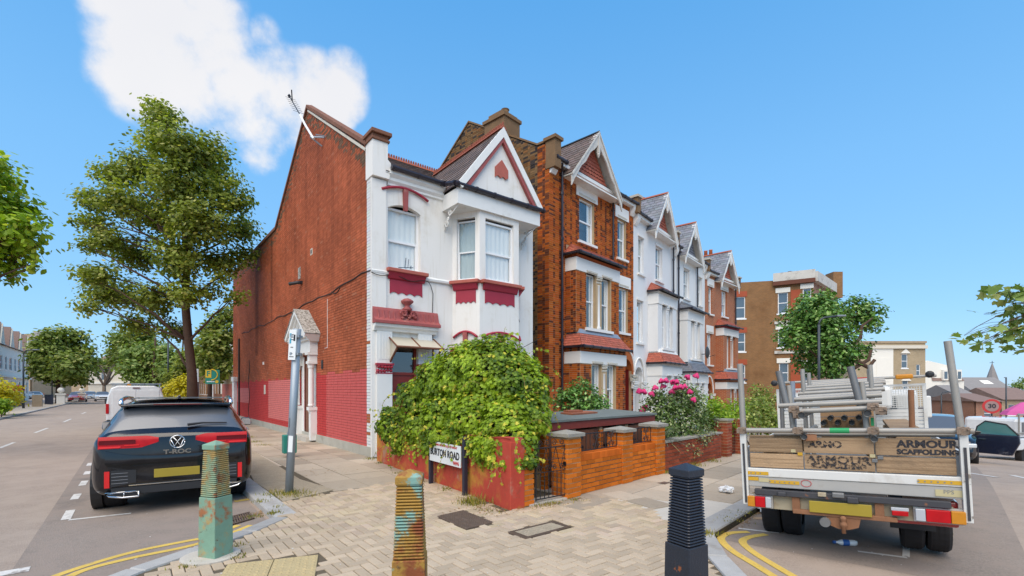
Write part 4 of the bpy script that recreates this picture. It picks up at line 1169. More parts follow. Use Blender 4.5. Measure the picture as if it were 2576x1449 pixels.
def terrace_house(name, o, ang, z0, w, mirror, style, label, chimney=True, dish=False, ridge='ridge_clay'):
    Hh = empty(name, (o[0], o[1], z0), ang, label, 'house', 'terraced houses along the street')
    sx = w / 5.85
    def X(a, c):
        a, c = a * sx, c * sx
        return (w - c, w - a) if mirror else (a, c)
    wallm = {'brick': 'mortar', 'white': 'render_white_b', 'white2': 'render_clean', 'red': 'brick_far_red'}[style]
    tile = 'slate_grey' if style == 'white2' else 'tile_red'
    trimm = 'render_clean'
    W2 = (*X(1.78, 2.80), 7.22, 8.86); W2b = (*X(4.52, 5.22), 7.15, 8.80); W1 = (*X(4.62, 5.38), 4.05, 5.94); DR = (*X(4.72, 5.70), 0, 2.95)
    holes = [W2, W2b, W1, DR]
    facade(Hh, 'front_wall', w, 0, 9.66, holes, wallm, reveal=.13)
    if style == 'brick':
        bk = MB(); lay_bricks(bk, w, 0, 9.6, holes + [(.98 * sx, 3.82 * sx, .2, 6.9)], orange_f, proud=.010)
        q = bk.build('bricks', 'brick_attr', Hh); q['kind'] = 'stuff'
    wf = 'upvc'
    for (a, c, e, f), cur in ((W2, 'curtain_white'), (W2b, 'curtain_grey'), (W1, 'curtain_white')):
        window(Hh, (a, .10, e), 0, c - a, f - e, wf, fw=.06, curtain=cur, gather=.45 if cur == 'curtain_white' else .3)
        MB().box(a - .10, c + .10, -.10, .02, e - .09, e).build('sill', trimm, Hh)
        if style in ('brick', 'red'):
            MB().box(a - .2, c + .2, -.035, .0, f + .02, f + .50).build('lintel', trimm, Hh)
            MB().prism([(-.05, f + .12), (-.02, f + .16), (.0, f + .16), (.0, f + .02), (-.03, f + .02)], 'x', a - .03, c + .03).build('drip_mould', 'stone_cream', Hh)
        else:
            MB().box(a - .05, c + .05, -.04, .0, f, f + .10).build('drip_mould', trimm, Hh)
    # bays
    for (z_a, z_b, dep, bx, lz, wz) in ((0, 3.2, .68, (.88, 3.98), (2.58, 3.0), (.75, 2.58)), (3.7, 6.5, .46, (.95, 3.86), (5.90, 6.36), (3.90, 5.90))):
        x0, x1 = X(*bx); L = x1 - x0
        ww = .62 * sx; gap = .40 * sx; wl = (L - 2 * ww - gap) / 2
        hs = [(wl, wl + ww, *wz), (wl + ww + gap, wl + 2 * ww + gap, *wz)]
        facade(Hh, 'bay_wall', L, z_a, z_b, hs, wallm, (x0, -dep, 0), 0, reveal=.16)
        facade(Hh, 'bay_side', dep, z_a, z_b, [], wallm, (x0, 0, 0), R(-90)); facade(Hh, 'bay_side', dep, z_a, z_b, [], wallm, (x1, -dep, 0), R(90))
        if style == 'brick':
            bk = MB(); lay_bricks(bk, L, z_a, z_b, [(wl - .03, L - wl + .03, *wz), (-.1, L + .1, lz[0], lz[1])], orange_f, proud=.010)
            q = bk.build('bricks', 'brick_attr', Hh, (x0, -dep, 0)); q['kind'] = 'stuff'
            bk = MB(); lay_bricks(bk, dep, z_a, z_b, [], orange_f, proud=.010); q = bk.build('bricks', 'brick_attr', Hh, (x0, 0, 0), R(-90)); q['kind'] = 'stuff'
        for h in hs:
            window(Hh, (x0 + h[0], -dep + .12, wz[0]), 0, ww, wz[1] - wz[0], wf, fw=.05, curtain='curtain_white', gather=.5)
            MB().prism([(-.06, wz[1] + .02), (-.06, wz[1] + .07), (-.02, wz[1] + .1), (.0, wz[1] + .1), (.0, wz[1] + .02)], 'x', x0 + h[0] - .02, x0 + h[1] + .02).build('drip_mould', 'stone_cream' if style == 'brick' else trimm, Hh, (0, -dep - .03, 0))
        MB().box(x0 - .03, x1 + .03, -dep - .035, -dep + .12, lz[0], lz[1]).box(x0 - .035, x0 + .12, -dep - .03, -.0, lz[0], lz[1]).build('lintel', trimm, Hh)
        MB().box(x0 + wl - .1, x1 - wl + .1, -dep - .10, -dep + .14, wz[0] - .10, wz[0]).build('sill', trimm, Hh)
        cx_ = x0 + wl + ww + gap / 2
        MB().lathe([(.13 * sx, wz[0]), (.13 * sx, wz[0] + .08), (.095 * sx, wz[0] + .14), (.09 * sx, wz[1] - .36), (.11 * sx, wz[1] - .34)], 12, (cx_, -dep + .06, 0)).build('column', trimm, Hh, smooth=True)
        carved(Hh, cx_ - .17 * sx, cx_ + .17 * sx, wz[1] - .33, wz[1] - .02, .10, 'stone_cream' if style == 'brick' else trimm, (0, -dep + .08, 0), n=4, seed=4)
    x0, x1 = X(.88, 3.98); ov = .16
    # lower bay roof: tiles, then lead
    tl = MB(); e0, e1, t0, t1 = x0 - ov, x1 + ov, x0 + .14, x1 - .14; zb, zt, ye, yt = 3.20, 3.66, -.86, -.54
    pat = lambda r, k: r in (1, 2)
    rows_of_tiles(tl, (e0, ye, zb), (e1, ye, zb), (t0, yt, zt), (t1, yt, zt), 5, 22, tonef(.85, 1.15), lap=.018, pattern=pat)
    rows_of_tiles(tl, (e0, -.0, zb), (e0, ye, zb), (t0, .0, zt), (t0, yt, zt), 5, 6, tonef(.85, 1.15), lap=.018)
    rows_of_tiles(tl, (e1, ye, zb), (e1, .0, zb), (t1, yt, zt), (t1, .0, zt), 5, 6, tonef(.85, 1.15), lap=.018)
    q = tl.build('roof_tiles', tile, Hh); q['kind'] = 'stuff'
    b = MB().grid([[(e0, 0, zb - .01), (e0, ye, zb - .01), (e1, ye, zb - .01), (e1, 0, zb - .01)], [(t0, 0, zt - .01), (t0, yt, zt - .01), (t1, yt, zt - .01), (t1, 0, zt - .01)]])
    b.grid([[(e0, 0, zb - .02), (e1, 0, zb - .02)], [(e0, ye, zb - .02), (e1, ye, zb - .02)]]); b.build('bay_roof', tile, Hh)
    MB().grid([[(t0 - .02, 0, zt), (t0 - .02, yt - .02, zt), (t1 + .02, yt - .02, zt), (t1 + .02, 0, zt)], [(t0 + .14, 0, 3.88), (t0 + .14, -.44, 3.88), (t1 - .14, -.44, 3.88), (t1 - .14, 0, 3.88)]]).grid([[(t0 + .14, 0, 3.88), (t1 - .14, 0, 3.88)], [(t0 + .14, -.44, 3.88), (t1 - .14, -.44, 3.88)]]).build('lead_flashing', 'lead' if style != 'white' else 'render_clean', Hh)
    gutter(Hh, [(e0, -.02, 3.17), (e0 + .02, ye - .05, 3.17), (e1 - .02, ye - .05, 3.17)], .05)
    # upper bay roof
    x0, x1 = X(.95, 3.86); ye, yt, zb, zt = -.68, -.02, 6.52, 6.98; e0, e1, t0, t1 = x0 - .18, x1 + .18, x0 + .35, x1 - .35
    tl = MB()
    rows_of_tiles(tl, (e0, ye, zb), (e1, ye, zb), (t0, yt, zt), (t1, yt, zt), 5, 20, tonef(.7, 1.15), lap=.018)
    rows_of_tiles(tl, (e0, .0, zb), (e0, ye, zb), (t0 - .02, .0, zt), (t0, yt, zt), 5, 5, tonef(.7, 1.15), lap=.018)
    rows_of_tiles(tl, (e1, ye, zb), (e1, .0, zb), (t1, yt, zt), (t1 + .02, .0, zt), 5, 5, tonef(.7, 1.15), lap=.018)
    q = tl.build('roof_tiles', tile, Hh); q['kind'] = 'stuff'
    MB().grid([[(e0, 0, zb - .01), (e0, ye, zb - .01), (e1, ye, zb - .01), (e1, 0, zb - .01)], [(t0, 0, zt - .01), (t0, yt, zt - .01), (t1, yt, zt - .01), (t1, 0, zt - .01)]]).grid([[(e0, 0, zb - .02), (e1, 0, zb - .02)], [(e0, ye, zb - .02), (e1, ye, zb - .02)]]).build('bay_roof', tile, Hh)
    gutter(Hh, [(e0, -.02, 6.49), (e0 + .02, ye - .04, 6.49), (e1 - .02, ye - .04, 6.49)], .05)
    dm = 'dentil_orange' if style == 'brick' else ('maroon' if style == 'red' else trimm)
    b = MB().box(x0 - .06, x1 + .06, -.54, -.30, 6.40, 6.46)
    nd_ = int((x1 - x0) / .13)
    for k in range(nd_):
        xx = x0 + (x1 - x0) * k / nd_; b.box(xx, xx + .065, -.53, -.40, 6.362, 6.40)
    b.build('dentil_course', dm, Hh)
    # door: pointed hood over a round-headed recess
    a, c = DR[0], DR[1]; xc = (a + c) / 2
    b = MB(); n = 14; rad = (c - a) / 2
    for k in range(n):
        t0_, t1_ = a + (c - a) * k / n, a + (c - a) * (k + 1) / n
        f = lambda x: 2.95 - rad + math.sqrt(max(0, rad * rad - (x - xc) ** 2))
        b.prism([(t0_, f(t0_)), (t1_, f(t1_)), (t1_, 2.952), (t0_, 2.952)], 'y', -.03, .5)
    b.build('door_arch', {'brick': 'arch_orange', 'red': 'arch_orange'}.get(style, wallm), Hh)
    out = half_arch(a - .16, c + .16, 2.32, 3.36)
    if style in ('brick', 'red'):
        b = MB(); inn = [(xc + (p[0] - xc) * .98, p[1] - .03) for p in out]
        for k in range(len(inn) - 1):
            p, q_ = inn[k], inn[k + 1]
            lo = lambda x: (2.95 - rad + math.sqrt(max(0, rad * rad - (x - xc) ** 2))) if abs(x - xc) < rad else 2.3
            b.prism([(p[0], min(lo(p[0]), p[1] - .001)), (q_[0], min(lo(q_[0]), q_[1] - .001)), q_, p], 'y', -.034, -.012)
        b.build('tympanum', 'arch_orange', Hh)
    MB().tube([(p[0], -.05, p[1]) for p in out], .045, 6).build('hood_mould', trimm, Hh, smooth=True)
    for xx in (a - .10, c + .10): carved(Hh, xx - .22, xx + .18, 2.0, 2.30, .14, 'stone_cream' if style == 'brick' else trimm, n=5, seed=6)
    MB().box(a, a + .02, .13, 1.3, 0, 2.95).box(c - .02, c, .13, 1.3, 0, 2.95).build('porch_side', 'porch_red' if style in ('brick', 'red') else wallm, Hh)
    d_ = MB().box(a + .02, c - .02, 1.2, 1.26, .1, 2.9).build('front_door', 'porch_red' if style in ('brick', 'red') else 'door_grey', Hh)
    MB().box(a + .2, c - .2, 1.19, 1.2, 1.3, 1.95).build('door_glass', 'unlit_depth', d_)
    MB().box(a - .1, c + .1, -.5, 1.3, -.5, .06).build('door_step', 'concrete', Hh)
    # eaves, gable
    gx0, gx1 = X(.82, 3.98); gm = (gx0 + gx1) / 2; ga, gzl, gy = 11.30, 9.30, -.42
    tri = MB().prism([(gx0 + .15, 9.30), (gx1 - .15, 9.30), (gm, ga - .25)], 'y', -.12, -.03).build('gable_wall', tile, Hh)
    tl = MB(); nr = 13
    for r_ in range(nr):
        f0, f1 = r_ / nr, (r_ + 1) / nr
        hw = (gx1 - gx0 - .3) / 2 * (1 - f0) ; hw1 = (gx1 - gx0 - .3) / 2 * (1 - f1)
        za_, zb_ = 9.30 + (ga - .25 - 9.30) * f0, 9.30 + (ga - .25 - 9.30) * f1
        if hw1 > .1: rows_of_tiles(tl, (gm - hw, -.13, za_), (gm + hw, -.13, za_), (gm - hw1, -.125, zb_), (gm + hw1, -.125, zb_), 1, max(2, int(hw * 2 / .2)), tonef(.85, 1.15), lap=.022, pattern=(lambda r, k: True) if r_ in (4, 5, 6) else None)
    q = tl.build('hung_tiles', tile, Hh); q['kind'] = 'stuff'
    if style == 'white2': pass
    barge_ornate(Hh, gx0 - .12, gx1 + .12, gzl - .02, ga, gy, 'timber_white' if style == 'brick' else 'trim_white')
    MB().box(gx0, gx1, -.42, -.0, 9.24, 9.29).build('gable_soffit', 'trim_white', Hh)
    rt = 'slate_brown' if style == 'brick' else 'slate_grey'
    RDG, RZ_ = 4.1, 11.95
    b = MB().quad((0, -.15, 9.66), (w, -.15, 9.66), (w, RDG, RZ_), (0, RDG, RZ_)).quad((0, RDG, RZ_), (w, RDG, RZ_), (w, 8.6, 9.5), (0, 8.6, 9.5))
    b.prism([(gx0 - .05, 9.28), (gx1 + .05, 9.28), (gm, ga)], 'y', -.02, 3.3); b.build('roof', rt, Hh)
    for xe in (gx0 - .15, gx1 + .15): fixn(MB().add([(xe, -.50, 9.24), (xe, 0, 9.24), (gm, 0, ga + .02), (gm, -.50, ga + .02), (xe, -.50, 9.20), (xe, 0, 9.20), (gm, 0, ga - .02), (gm, -.50, ga - .02)], [(0, 1, 2, 3), (4, 7, 6, 5), (0, 3, 7, 4), (0, 4, 5, 1)]).build('gable_eave', 'timber_white', Hh))
    tl = MB()
    rows_of_tiles(tl, (0, -.15, 9.68), (w, -.15, 9.68), (0, RDG, RZ_ + .02), (w, RDG, RZ_ + .02), 22, 18, tonef(.75, 1.2), lap=.018)
    rows_of_tiles(tl, (gx0 - .16, 3.2, 9.26), (gx0 - .16, -.50, 9.26), (gm, 3.2, ga + .04), (gm, -.50, ga + .04), 13, 13, tonef(.75, 1.2), lap=.018)
    rows_of_tiles(tl, (gx1 + .16, -.50, 9.26), (gx1 + .16, 3.2, 9.26), (gm, -.50, ga + .04), (gm, 3.2, ga + .04), 13, 13, tonef(.75, 1.2), lap=.018)
    q = tl.build('slates', rt, Hh); q['kind'] = 'stuff'
    MB().prism([(-.09, ga + .0), (0, ga + .1), (.09, ga + .0)], 'y', -.5, 3.3).build('ridge', ridge if style != 'brick' else rt, Hh, (gm, 0, 0))
    MB().box(0, w, -.22, 0, 9.50, 9.62).build('eaves_soffit', 'trim_white', Hh)
    for (p, q_) in (((0.05, gx0 - .1)), ((gx1 + .1, w - .02))):
        if q_ - p > .15: gutter(Hh, [(p, -.27, 9.66), (q_, -.27, 9.66)], .065)
    for xx in (.02, w - .32): 
        b = MB().prism([(0, 9.16), (-.06, 9.16), (-.14, 9.28), (-.20, 9.42), (-.24, 9.62), (0, 9.62)], 'x', xx, xx + .30)
        b.build('corbel', 'render_clean', Hh)
    pipe = MB(); px_ = (.62 * sx if not mirror else w - .2)
    pipe.tube([(px_ - .2, -.25, 9.55), (px_, -.10, 9.35), (px_, -.10, .2)], .045, 8)
    for zz in (1.5, 3.4, 5.2, 7.0, 8.6): pipe.tube([(px_, -.10, zz - .05), (px_, -.10, zz + .05)], .06, 8)
    pipe.build('downpipe', 'gutter_black', Hh)
    px_ = (gx1 + .12) if not mirror else gx0 - .1
    if style != 'white' and not mirror: MB().tube([(px_, -.24, 9.5), (px_ - .03, -.08, 9.3), (px_ - .03, -.08, 6.95)], .038, 8).build('downpipe', 'gutter_black', Hh)
    # party parapet and chimney at the right-hand end
    MB().prism([(-.30, 9.3), (-.30, 9.95), (.25, 10.0), (RDG, RZ_ + .32), (8.6, 9.8), (8.6, 9)], 'x', w - .16, w + .14).build('party_parapet', 'stock_plain', Hh)
    MB().box(w - .22, w + .2, -.36, .10, 9.955, 10.05).build('parapet_cap', 'concrete', Hh)
    if chimney:
        MB().box(w - .35, w + .35, 1.4, 2.6, 10.2, 11.55).box(w - .42, w + .42, 1.33, 2.67, 11.55, 11.7).build('chimney_stack', 'stock_plain', Hh)
        for k in range(3): MB().lathe([(.13, 11.7), (.11, 12.2), (.135, 12.25)], 10, (w, 1.65 + .35 * k, 0)).build('chimney_pot', 'chimney_pot', Hh, smooth=True)
    box_obj('rear_wall', 'stock_plain', Hh, 0, w, 8.5, 8.6, 0, 9.6)
    if dish:
        dd = empty('satellite_dish', Hh.matrix_basis @ Vector((X(3.2, 3.3)[0], -.62, 4.15)), ang, 'dark round satellite dish on the white bay of the slate-roofed house', 'dish')
        MB().lathe([(.02, .0), (.2, .02), (.33, .09), (.34, .10), (.2, .035), (.02, .02)], 18, (.1, -.30, .15), axis='y').build('reflector', 'dish_grey', dd, smooth=True)
        MB().tube([(.1, -.28, .13), (-.05, -.1, .05), (-.05, .05, .05)], .02, 6).tube([(.1, -.30, -.1), (.1, -.62, .0)], .014, 5).build('arm', 'black_iron', dd)
    return Hh
def chain_end(o, ang, px):
    k = (px - CPX) / FPX; u = (math.cos(ang), math.sin(ang)); t = (k * o[1] - o[0]) / (u[0] - k * u[1])
    return t, (o[0] + u[0] * t, o[1] + u[1] * t)
oB = ((1381 - CPX) / FPX * 16.5, 16.5)
aB, aW, aG, aR = R(47.2), R(51.5), R(50.5), R(45)
wB, oW = chain_end(oB, aB, 1593)
wW, oG = chain_end(oW, aW, 1693)
wG, oR = chain_end(oG, aG, 1773)
wR, oE = chain_end(oR, aR, 1850)
hB = terrace_house('terraced_house', oB, aB, 0., wB, False, 'brick', 'orange brick terraced house with weathered barge boards, next to the white corner house')
hW = terrace_house('terraced_house', oW, aW, -.3, wW, True, 'white', 'white rendered terraced house with red tiled bay roofs, right of the orange brick one')
hG = terrace_house('terraced_house', oG, aG, -.6, wG, False, 'white2', 'white terraced house with grey slate bay roofs and a satellite dish', dish=True)
hR = terrace_house('terraced_house', oR, aR, -.9, wR, True, 'red', 'farthest red brick terraced house with dark red bands, at the end of the row')
# flank of the first terraced house: stock bricks above the corner house roof
def flz(d):
    if d < .5: return 10.25
    if d < 4.1: return 10.25 + (12.45 - 10.25) * (d - .5) / 3.6
    return 12.45 - (d - 4.1) * .72
FLN = 7.6
MB().prism([(.02, -.3), (.02, 10.22), (.5, 10.22), (4.1, 12.42), (FLN, 9.9), (FLN, -.3)], 'x', -.001, .28).build('flank_wall', 'mortar_dark', hB)
bk = MB(); lay_bricks(bk, FLN + .01, 0, 12.6, [], stock_f(lambda x: x > FLN - .42), proud=.010, top=lambda x: flz(FLN - x) - .0)
q = bk.build('bricks', 'brick_attr', hB, (0, FLN, 0), R(-90)); q['kind'] = 'stuff'
coping(hB, [(-.28, 10.24), (.5, 10.26), (4.1, 12.44), (FLN, 9.92)], -.05, .32, .10, 'stock_plain')
MB().box(-.04, .30, -.30, .12, 9.3, 10.24).box(-.10, .36, -.36, .18, 10.25, 10.36).build('parapet_block', 'stock_plain', hB)
MB().box(-.30, .55, 1.85, 2.9, 10.6, 11.75).box(-.36, .61, 1.80, 2.96, 11.75, 11.87).box(-.28, .53, 1.95, 2.7, 11.87, 12.02).build('chimney_stack', 'stock_plain', hB)
MB().lathe([(.16, 12.02), (.13, 12.2), (.16, 12.25)], 10, (.12, 2.2, 0)).build('chimney_pot', 'stock_plain', hB)
# ------------------------------------------------------------------ walls, gate, bin store, signs, bollards
def patchmat(name, layers, rough=.75, bump=.35, bscale=60, metal=0., base_scale=3.):
    """several colours laid over each other by noise: layers = [(colour, scale, lo, hi), ...]"""
    m, N, L, P = nmat(name); tc = N.new('ShaderNodeTexCoord'); oi = N.new('ShaderNodeObjectInfo')
    va = N.new('ShaderNodeVectorMath'); va.operation = 'ADD'; L.new(tc.outputs['Object'], va.inputs[0]); L.new(oi.outputs['Location'], va.inputs[1]); v = va.outputs[0]
    c = None
    for i, (col, sc, lo, hi) in enumerate(layers):
        shade = mixc(N, L, noise(N, L, v, base_scale * 3, 4), [x * .8 for x in col], [min(1, x * 1.2) for x in col])
        if c is None: c = shade
        else:
            mp = N.new('ShaderNodeMapping'); mp.inputs['Location'].default_value = (i * 7.3, i * 3.1, i * 5.7); L.new(v, mp.inputs['Vector'])
            c = mixc(N, L, ramp(N, L, noise(N, L, mp.outputs[0], sc, 9, .68), lo, hi), c, shade)
    L.new(c, P.inputs['Base Color']); P.inputs['Roughness'].default_value = rough; P.inputs['Metallic'].default_value = metal
    bn = N.new('ShaderNodeBump'); bn.inputs['Strength'].default_value = bump; bn.inputs['Distance'].default_value = .01
    L.new(noise(N, L, v, bscale, 6), bn.inputs['Height']); L.new(bn.outputs[0], P.inputs['Normal'])
    MATS[name] = m; return m
patchmat('red_render', [((.46, .055, .03), 1, 0, 1), ((.50, .24, .03), 1.1, .50, .64), ((.40, .22, .15), 1.6, .56, .68), ((.14, .07, .04), 2.4, .62, .74), ((.55, .40, .33), 3.5, .68, .76)], .85)
patchmat('bollard_teal', [((.19, .33, .24), 1, 0, 1), ((.33, .13, .05), 6, .50, .62), ((.38, .27, .10), 5, .55, .68), ((.12, .045, .02), 9, .62, .7)], .7)
patchmat('bollard_teal_rib', [((.24, .34, .22), 1, 0, 1), ((.40, .27, .09), 5, .44, .58), ((.26, .09, .03), 9, .55, .66), ((.42, .40, .22), 7, .58, .68)], .7)
patchmat('bollard_rust', [((.36, .20, .035), 1, 0, 1), ((.20, .36, .31), 4.5, .55, .62), ((.24, .065, .02), 5, .48, .6), ((.09, .03, .015), 12, .60, .7)], .75)
patchmat('bollard_black', [((.022, .026, .038), 1, 0, 1), ((.30, .09, .03), 7, .62, .66), ((.45, .42, .38), 22, .70, .74), ((.45, .36, .05), 16, .715, .74)], .45)
patchmat('rail_iron', [((.015, .015, .018), 1, 0, 1), ((.07, .03, .02), 8, .6, .7)], .6)
mat('felt_roof', (.14, .16, .15), .9, var=.25, scale=5, fine=.4, fscale=200, bump=.2, bscale=120)
mat('gate_timber', (.16, .06, .028), .65, var=.35, scale=6, bump=.2, bscale=30, objrand=.25, stain=(.09, .035, .02), stain_scale=6, stain_amt=.6)
mat('fascia_red', (.20, .03, .018), .6, var=.15, scale=4)
mat('coping_stone', (.30, .28, .24), .9, var=.22, scale=7, bump=.5, bscale=60, stain=(.14, .13, .1), stain_amt=.5, stain_scale=5)
mat('brick_coping', (.56, .13, .018), .88, spec=.12, var=.25, scale=9, bump=.3, bscale=60, objrand=.2)
mat('galv_post', (.30, .345, .39), .45, metal=.35, var=.10, scale=3)
mat('sign_white', (.76, .78, .78), .4, var=.03)
mat('sign_blue', (.03, .13, .32), .4, var=.03)
mat('sign_cyan', (.06, .34, .48), .4, var=.03)
mat('ink', (.02, .02, .025), .5, var=.1)
mat('ink_grey', (.20, .20, .21), .5, var=.1)
mat('sign_red', (.50, .03, .03), .45, var=.06)
mat('bin_green', (.02, .22, .17), .5, var=.1)
SBR = MB().bevbox(-.107, .107, -.05, .05, -.0325, .0325, .004)
def brick_mesh(L, m, name='brick', d=.102, h=.060):
    b = MB().box(-L / 2, L / 2, -d / 2, d / 2, -h / 2, h / 2)
    return b.mesh(name, m)
BRK = {(L, m): brick_mesh(L, m) for L in (.215, .102, .16, .33) for m in ('brick_single', 'brick_dark_single')}
def put_brick(parent, L, m, x, y, z, turn=False, rr=random):
    o = link('brick', BRK[(L, m)], parent, (x, y + rr.uniform(-.003, .003), z), R(90) if turn else 0); return o
def brick_wall(parent, x0, x1, z0, z1, m, rr, y0=0., thick=.215, coping=None, slope=None):
    """stretcher bond, face bricks one by one, on a mortar core"""
    box_obj('mortar_core', 'mortar_dark', parent, x0, x1, y0 + .010, y0 + thick - .008, z0 - .3, z1)
    k = 0; z = z0
    while z + .075 <= z1 + .005:
        x = x0 - (.1125 if k % 2 else 0)
        while x < x1 - .03:
            a, c = max(x, x0), min(x + .225, x1)
            if c - a > .05:
                L = .215 if c - a > .2 else (.16 if c - a > .14 else .102)
                put_brick(parent, L, m, (a + c) / 2, y0 + .05, z + .0375, rr=rr)
            x += .225
        z += .075; k += 1
def pier(parent, x0, w, z1, m, rr, y0=-.06, cap=True, z0=0., capm='coping_stone'):
    box_obj('mortar_core', 'mortar', parent, x0 + .008, x0 + w - .008, y0 + .008, y0 + w - .008, z0 - .2, z1)
    n = int((z1 - z0) / .075)
    for k in range(n):
        z = z0 + k * .075 + .0375
        if k % 2 == 0:
            put_brick(parent, .215, m, x0 + .1075, y0 + .05, z, rr=rr); put_brick(parent, .102, m, x0 + .2705, y0 + .05, z, rr=rr)
            put_brick(parent, .215, m, x0 + .05, y0 + .21, z, True, rr=rr)
            put_brick(parent, .215, m, x0 + w - .05, y0 + .21, z, True, rr=rr)
        else:
            put_brick(parent, .102, m, x0 + .05, y0 + .05, z, rr=rr); put_brick(parent, .215, m, x0 + .2185, y0 + .05, z, rr=rr)
            put_brick(parent, .215, m, x0 + .05, y0 + .215, z, True, rr=rr); put_brick(parent, .102, m, x0 + w - .05, y0 + .155, z, True, rr=rr)
    if cap:
        b = MB(); a, c = -.045, w + .045
        b.add([(x0 + a, y0 + a, z1), (x0 + c, y0 + a, z1), (x0 + c, y0 + c, z1), (x0 + a, y0 + c, z1), (x0 + a, y0 + a, z1 + .05), (x0 + c, y0 + a, z1 + .05), (x0 + c, y0 + c, z1 + .05), (x0 + a, y0 + c, z1 + .05), (x0 + w / 2, y0 + w / 2, z1 + .10)],
              [(0, 3, 2, 1), (0, 1, 5, 4), (1, 2, 6, 5), (2, 3, 7, 6), (3, 0, 4, 7), (4, 5, 8), (5, 6, 8), (6, 7, 8), (7, 4, 8)])
        b.build('pier_cap', capm, parent)
def iron_scroll(b, x, y, z, r, s=1, n=18, rad=.006):
    pts = []
    for i in range(n):
        t = i / n * 3.6 * math.pi / 1.2; q = r * (1 - .8 * i / n); pts.append((x + s * q * math.cos(t), y, z + q * math.sin(t)))
    b.tube(pts, rad, 5)
def railing(parent, x0, x1, z0, z1, y, name='railing'):
    b = MB(); b.tube([(x0, y, z1), (x1, y, z1)], .010, 5); b.tube([(x0, y, z0), (x1, y, z0)], .010, 5)
    n = max(3, int((x1 - x0) / .11))
    for k in range(n + 1):
        x = x0 + (x1 - x0) * k / n
        if k % 4 in (0, 3) or n < 6: b.tube([(x, y, z0), (x, y, z1)], .007, 5)
        else:
            xm_ = x0 + (x1 - x0) * (k + (.5 if k % 4 == 1 else -.5)) / n
            b.tube([(x, y, z0), (xm_, y, (z0 + z1) / 2), (x, y, z1)], .007, 5)
            iron_scroll(b, x, y, z1 - .07, .045, 1 if k % 4 == 1 else -1); iron_scroll(b, x, y, z0 + .06, .04, -1 if k % 4 == 1 else 1)
    return b.build(name, 'rail_iron', parent)
rr = random.Random(21)
# --- orange brick garden wall with piers and railings
WO = Vector((.80, 7.22, 0)); WA = R(45)
GWL = empty('garden_wall', WO, WA, 'orange brick garden wall with stone-capped piers and black iron railings', 'wall')
pier(GWL, 0, .33, .93, 'brick_single', rr); pier(GWL, 1.58, .33, .90, 'brick_single', rr, y0=-.03); pier(GWL, 2.78, .33, .93, 'brick_single', rr, y0=-.03)
brick_wall(GWL, .33, 2.78, 0, .525, 'brick_single', rr)
x = .335; sme = brick_mesh(.215, 'brick_coping', h=.075)
while x < 2.74:
    if not (1.55 < x + .035 < 1.93):
        link('coping_brick', sme, GWL, None).matrix_local = Matrix.Translation((x + .0375, .11, .572)) @ Matrix.Rotation(R(90), 4, 'Z') @ Matrix.Rotation(R(90), 4, 'X')
    x += .0735
railing(GWL, .34, 1.57, .66, .93, .10); railing(GWL, 1.93, 2.77, .66, .93, .10)
# --- gate
GP0, GP1 = Vector((.345, 6.87, 0)), WO + Vector((.02, .02, 0))
gd = GP1 - GP0; gl = gd.length - .02
GT = empty('garden_gate', GP0, math.atan2(gd.y, gd.x), 'black wrought iron garden gate with scrolls between the red wall and orange pier', 'gate')
fr_ = MB().tube([(0, 0, .04), (0, 0, .82)], .011, 6).tube([(gl, 0, .04), (gl, 0, .82)], .011, 6).tube([(0, 0, .06), (gl, 0, .06)], .010, 6).tube([(0, 0, .80), (gl, 0, .80)], .010, 6)
fr_.tube([(0, 0, .62), (gl, 0, .62)], .006, 5).tube([(0, 0, .44), (gl, 0, .44)], .006, 5); fr_.build('gate_frame', 'rail_iron', GT)
nb = 7
for k in range(1, nb): MB().tube([(gl * k / nb, 0, .06), (gl * k / nb, 0, .44)], .007, 5).build('bar', 'rail_iron', GT)
b = MB()
for k in range(3):
    xx = gl * (k + .5) / 3; b.tube([(xx - gl / 6, 0, .80), (xx, 0, .46), (xx + gl / 6, 0, .80)], .006, 5)
for k in range(4):
    xx = gl * (k + .5) / 4; iron_scroll(b, xx, 0, .50, .045, 1 if k % 2 else -1); iron_scroll(b, xx, 0, .86, .05, -1 if k % 2 else 1)
b.build('scrollwork', 'rail_iron', GT)
MB().box(gl - .02, gl + .05, -.03, .02, .50, .56).build('latch', 'black_iron', GT)
MB().box(-.15, gl + .1, -.05, .25, -.02, .02).build('threshold', 'concrete', pv, GP0, math.atan2(gd.y, gd.x))
# --- red rendered wall running back to the house
RA = Vector((-.016, 6.56, 0)); RB = Vector((-3.12, 11.02, 0)); rd = RB - RA
RW = empty('garden_wall', RA, math.atan2(rd.y, rd.x), 'low red rendered garden wall with peeling ochre patches under the ivy', 'wall')
Lr = rd.length; b = MB(); n = 24; rows = []
for k in range(n + 1):
    x = Lr * k / n; h = .98 - .20 * (k / n) + .008 * math.sin(k * 1.7); w_ = .012 * math.sin(k * 2.1)
    rows.append([(x, w_, -.2), (x, w_ * .5, h * .5), (x, w_, h - .03), (x, .02, h), (x, -.20, h), (x, -.22, h - .03), (x, -.22, -.2)])
b.grid(rows); b.add([rows[0][i] for i in range(7)], [tuple(range(7))]); fixn(b.build('wall_body', 'red_render', RW))
MB().box(-.005, .26, -.235, .012, -.2, .93).build('end_pier', 'red_render', RW, bevel=.01)
PE = empty('gate_pier'); PE.parent = RW; PE.matrix_local = RW.matrix_basis.inverted() @ (Matrix.Translation(Vector((.165, 6.685, 0))) @ Matrix.Rotation(WA, 4, 'Z'))
box_obj('mortar_core', 'mortar', PE, .02, .20, .01, .30, -.2, .90)
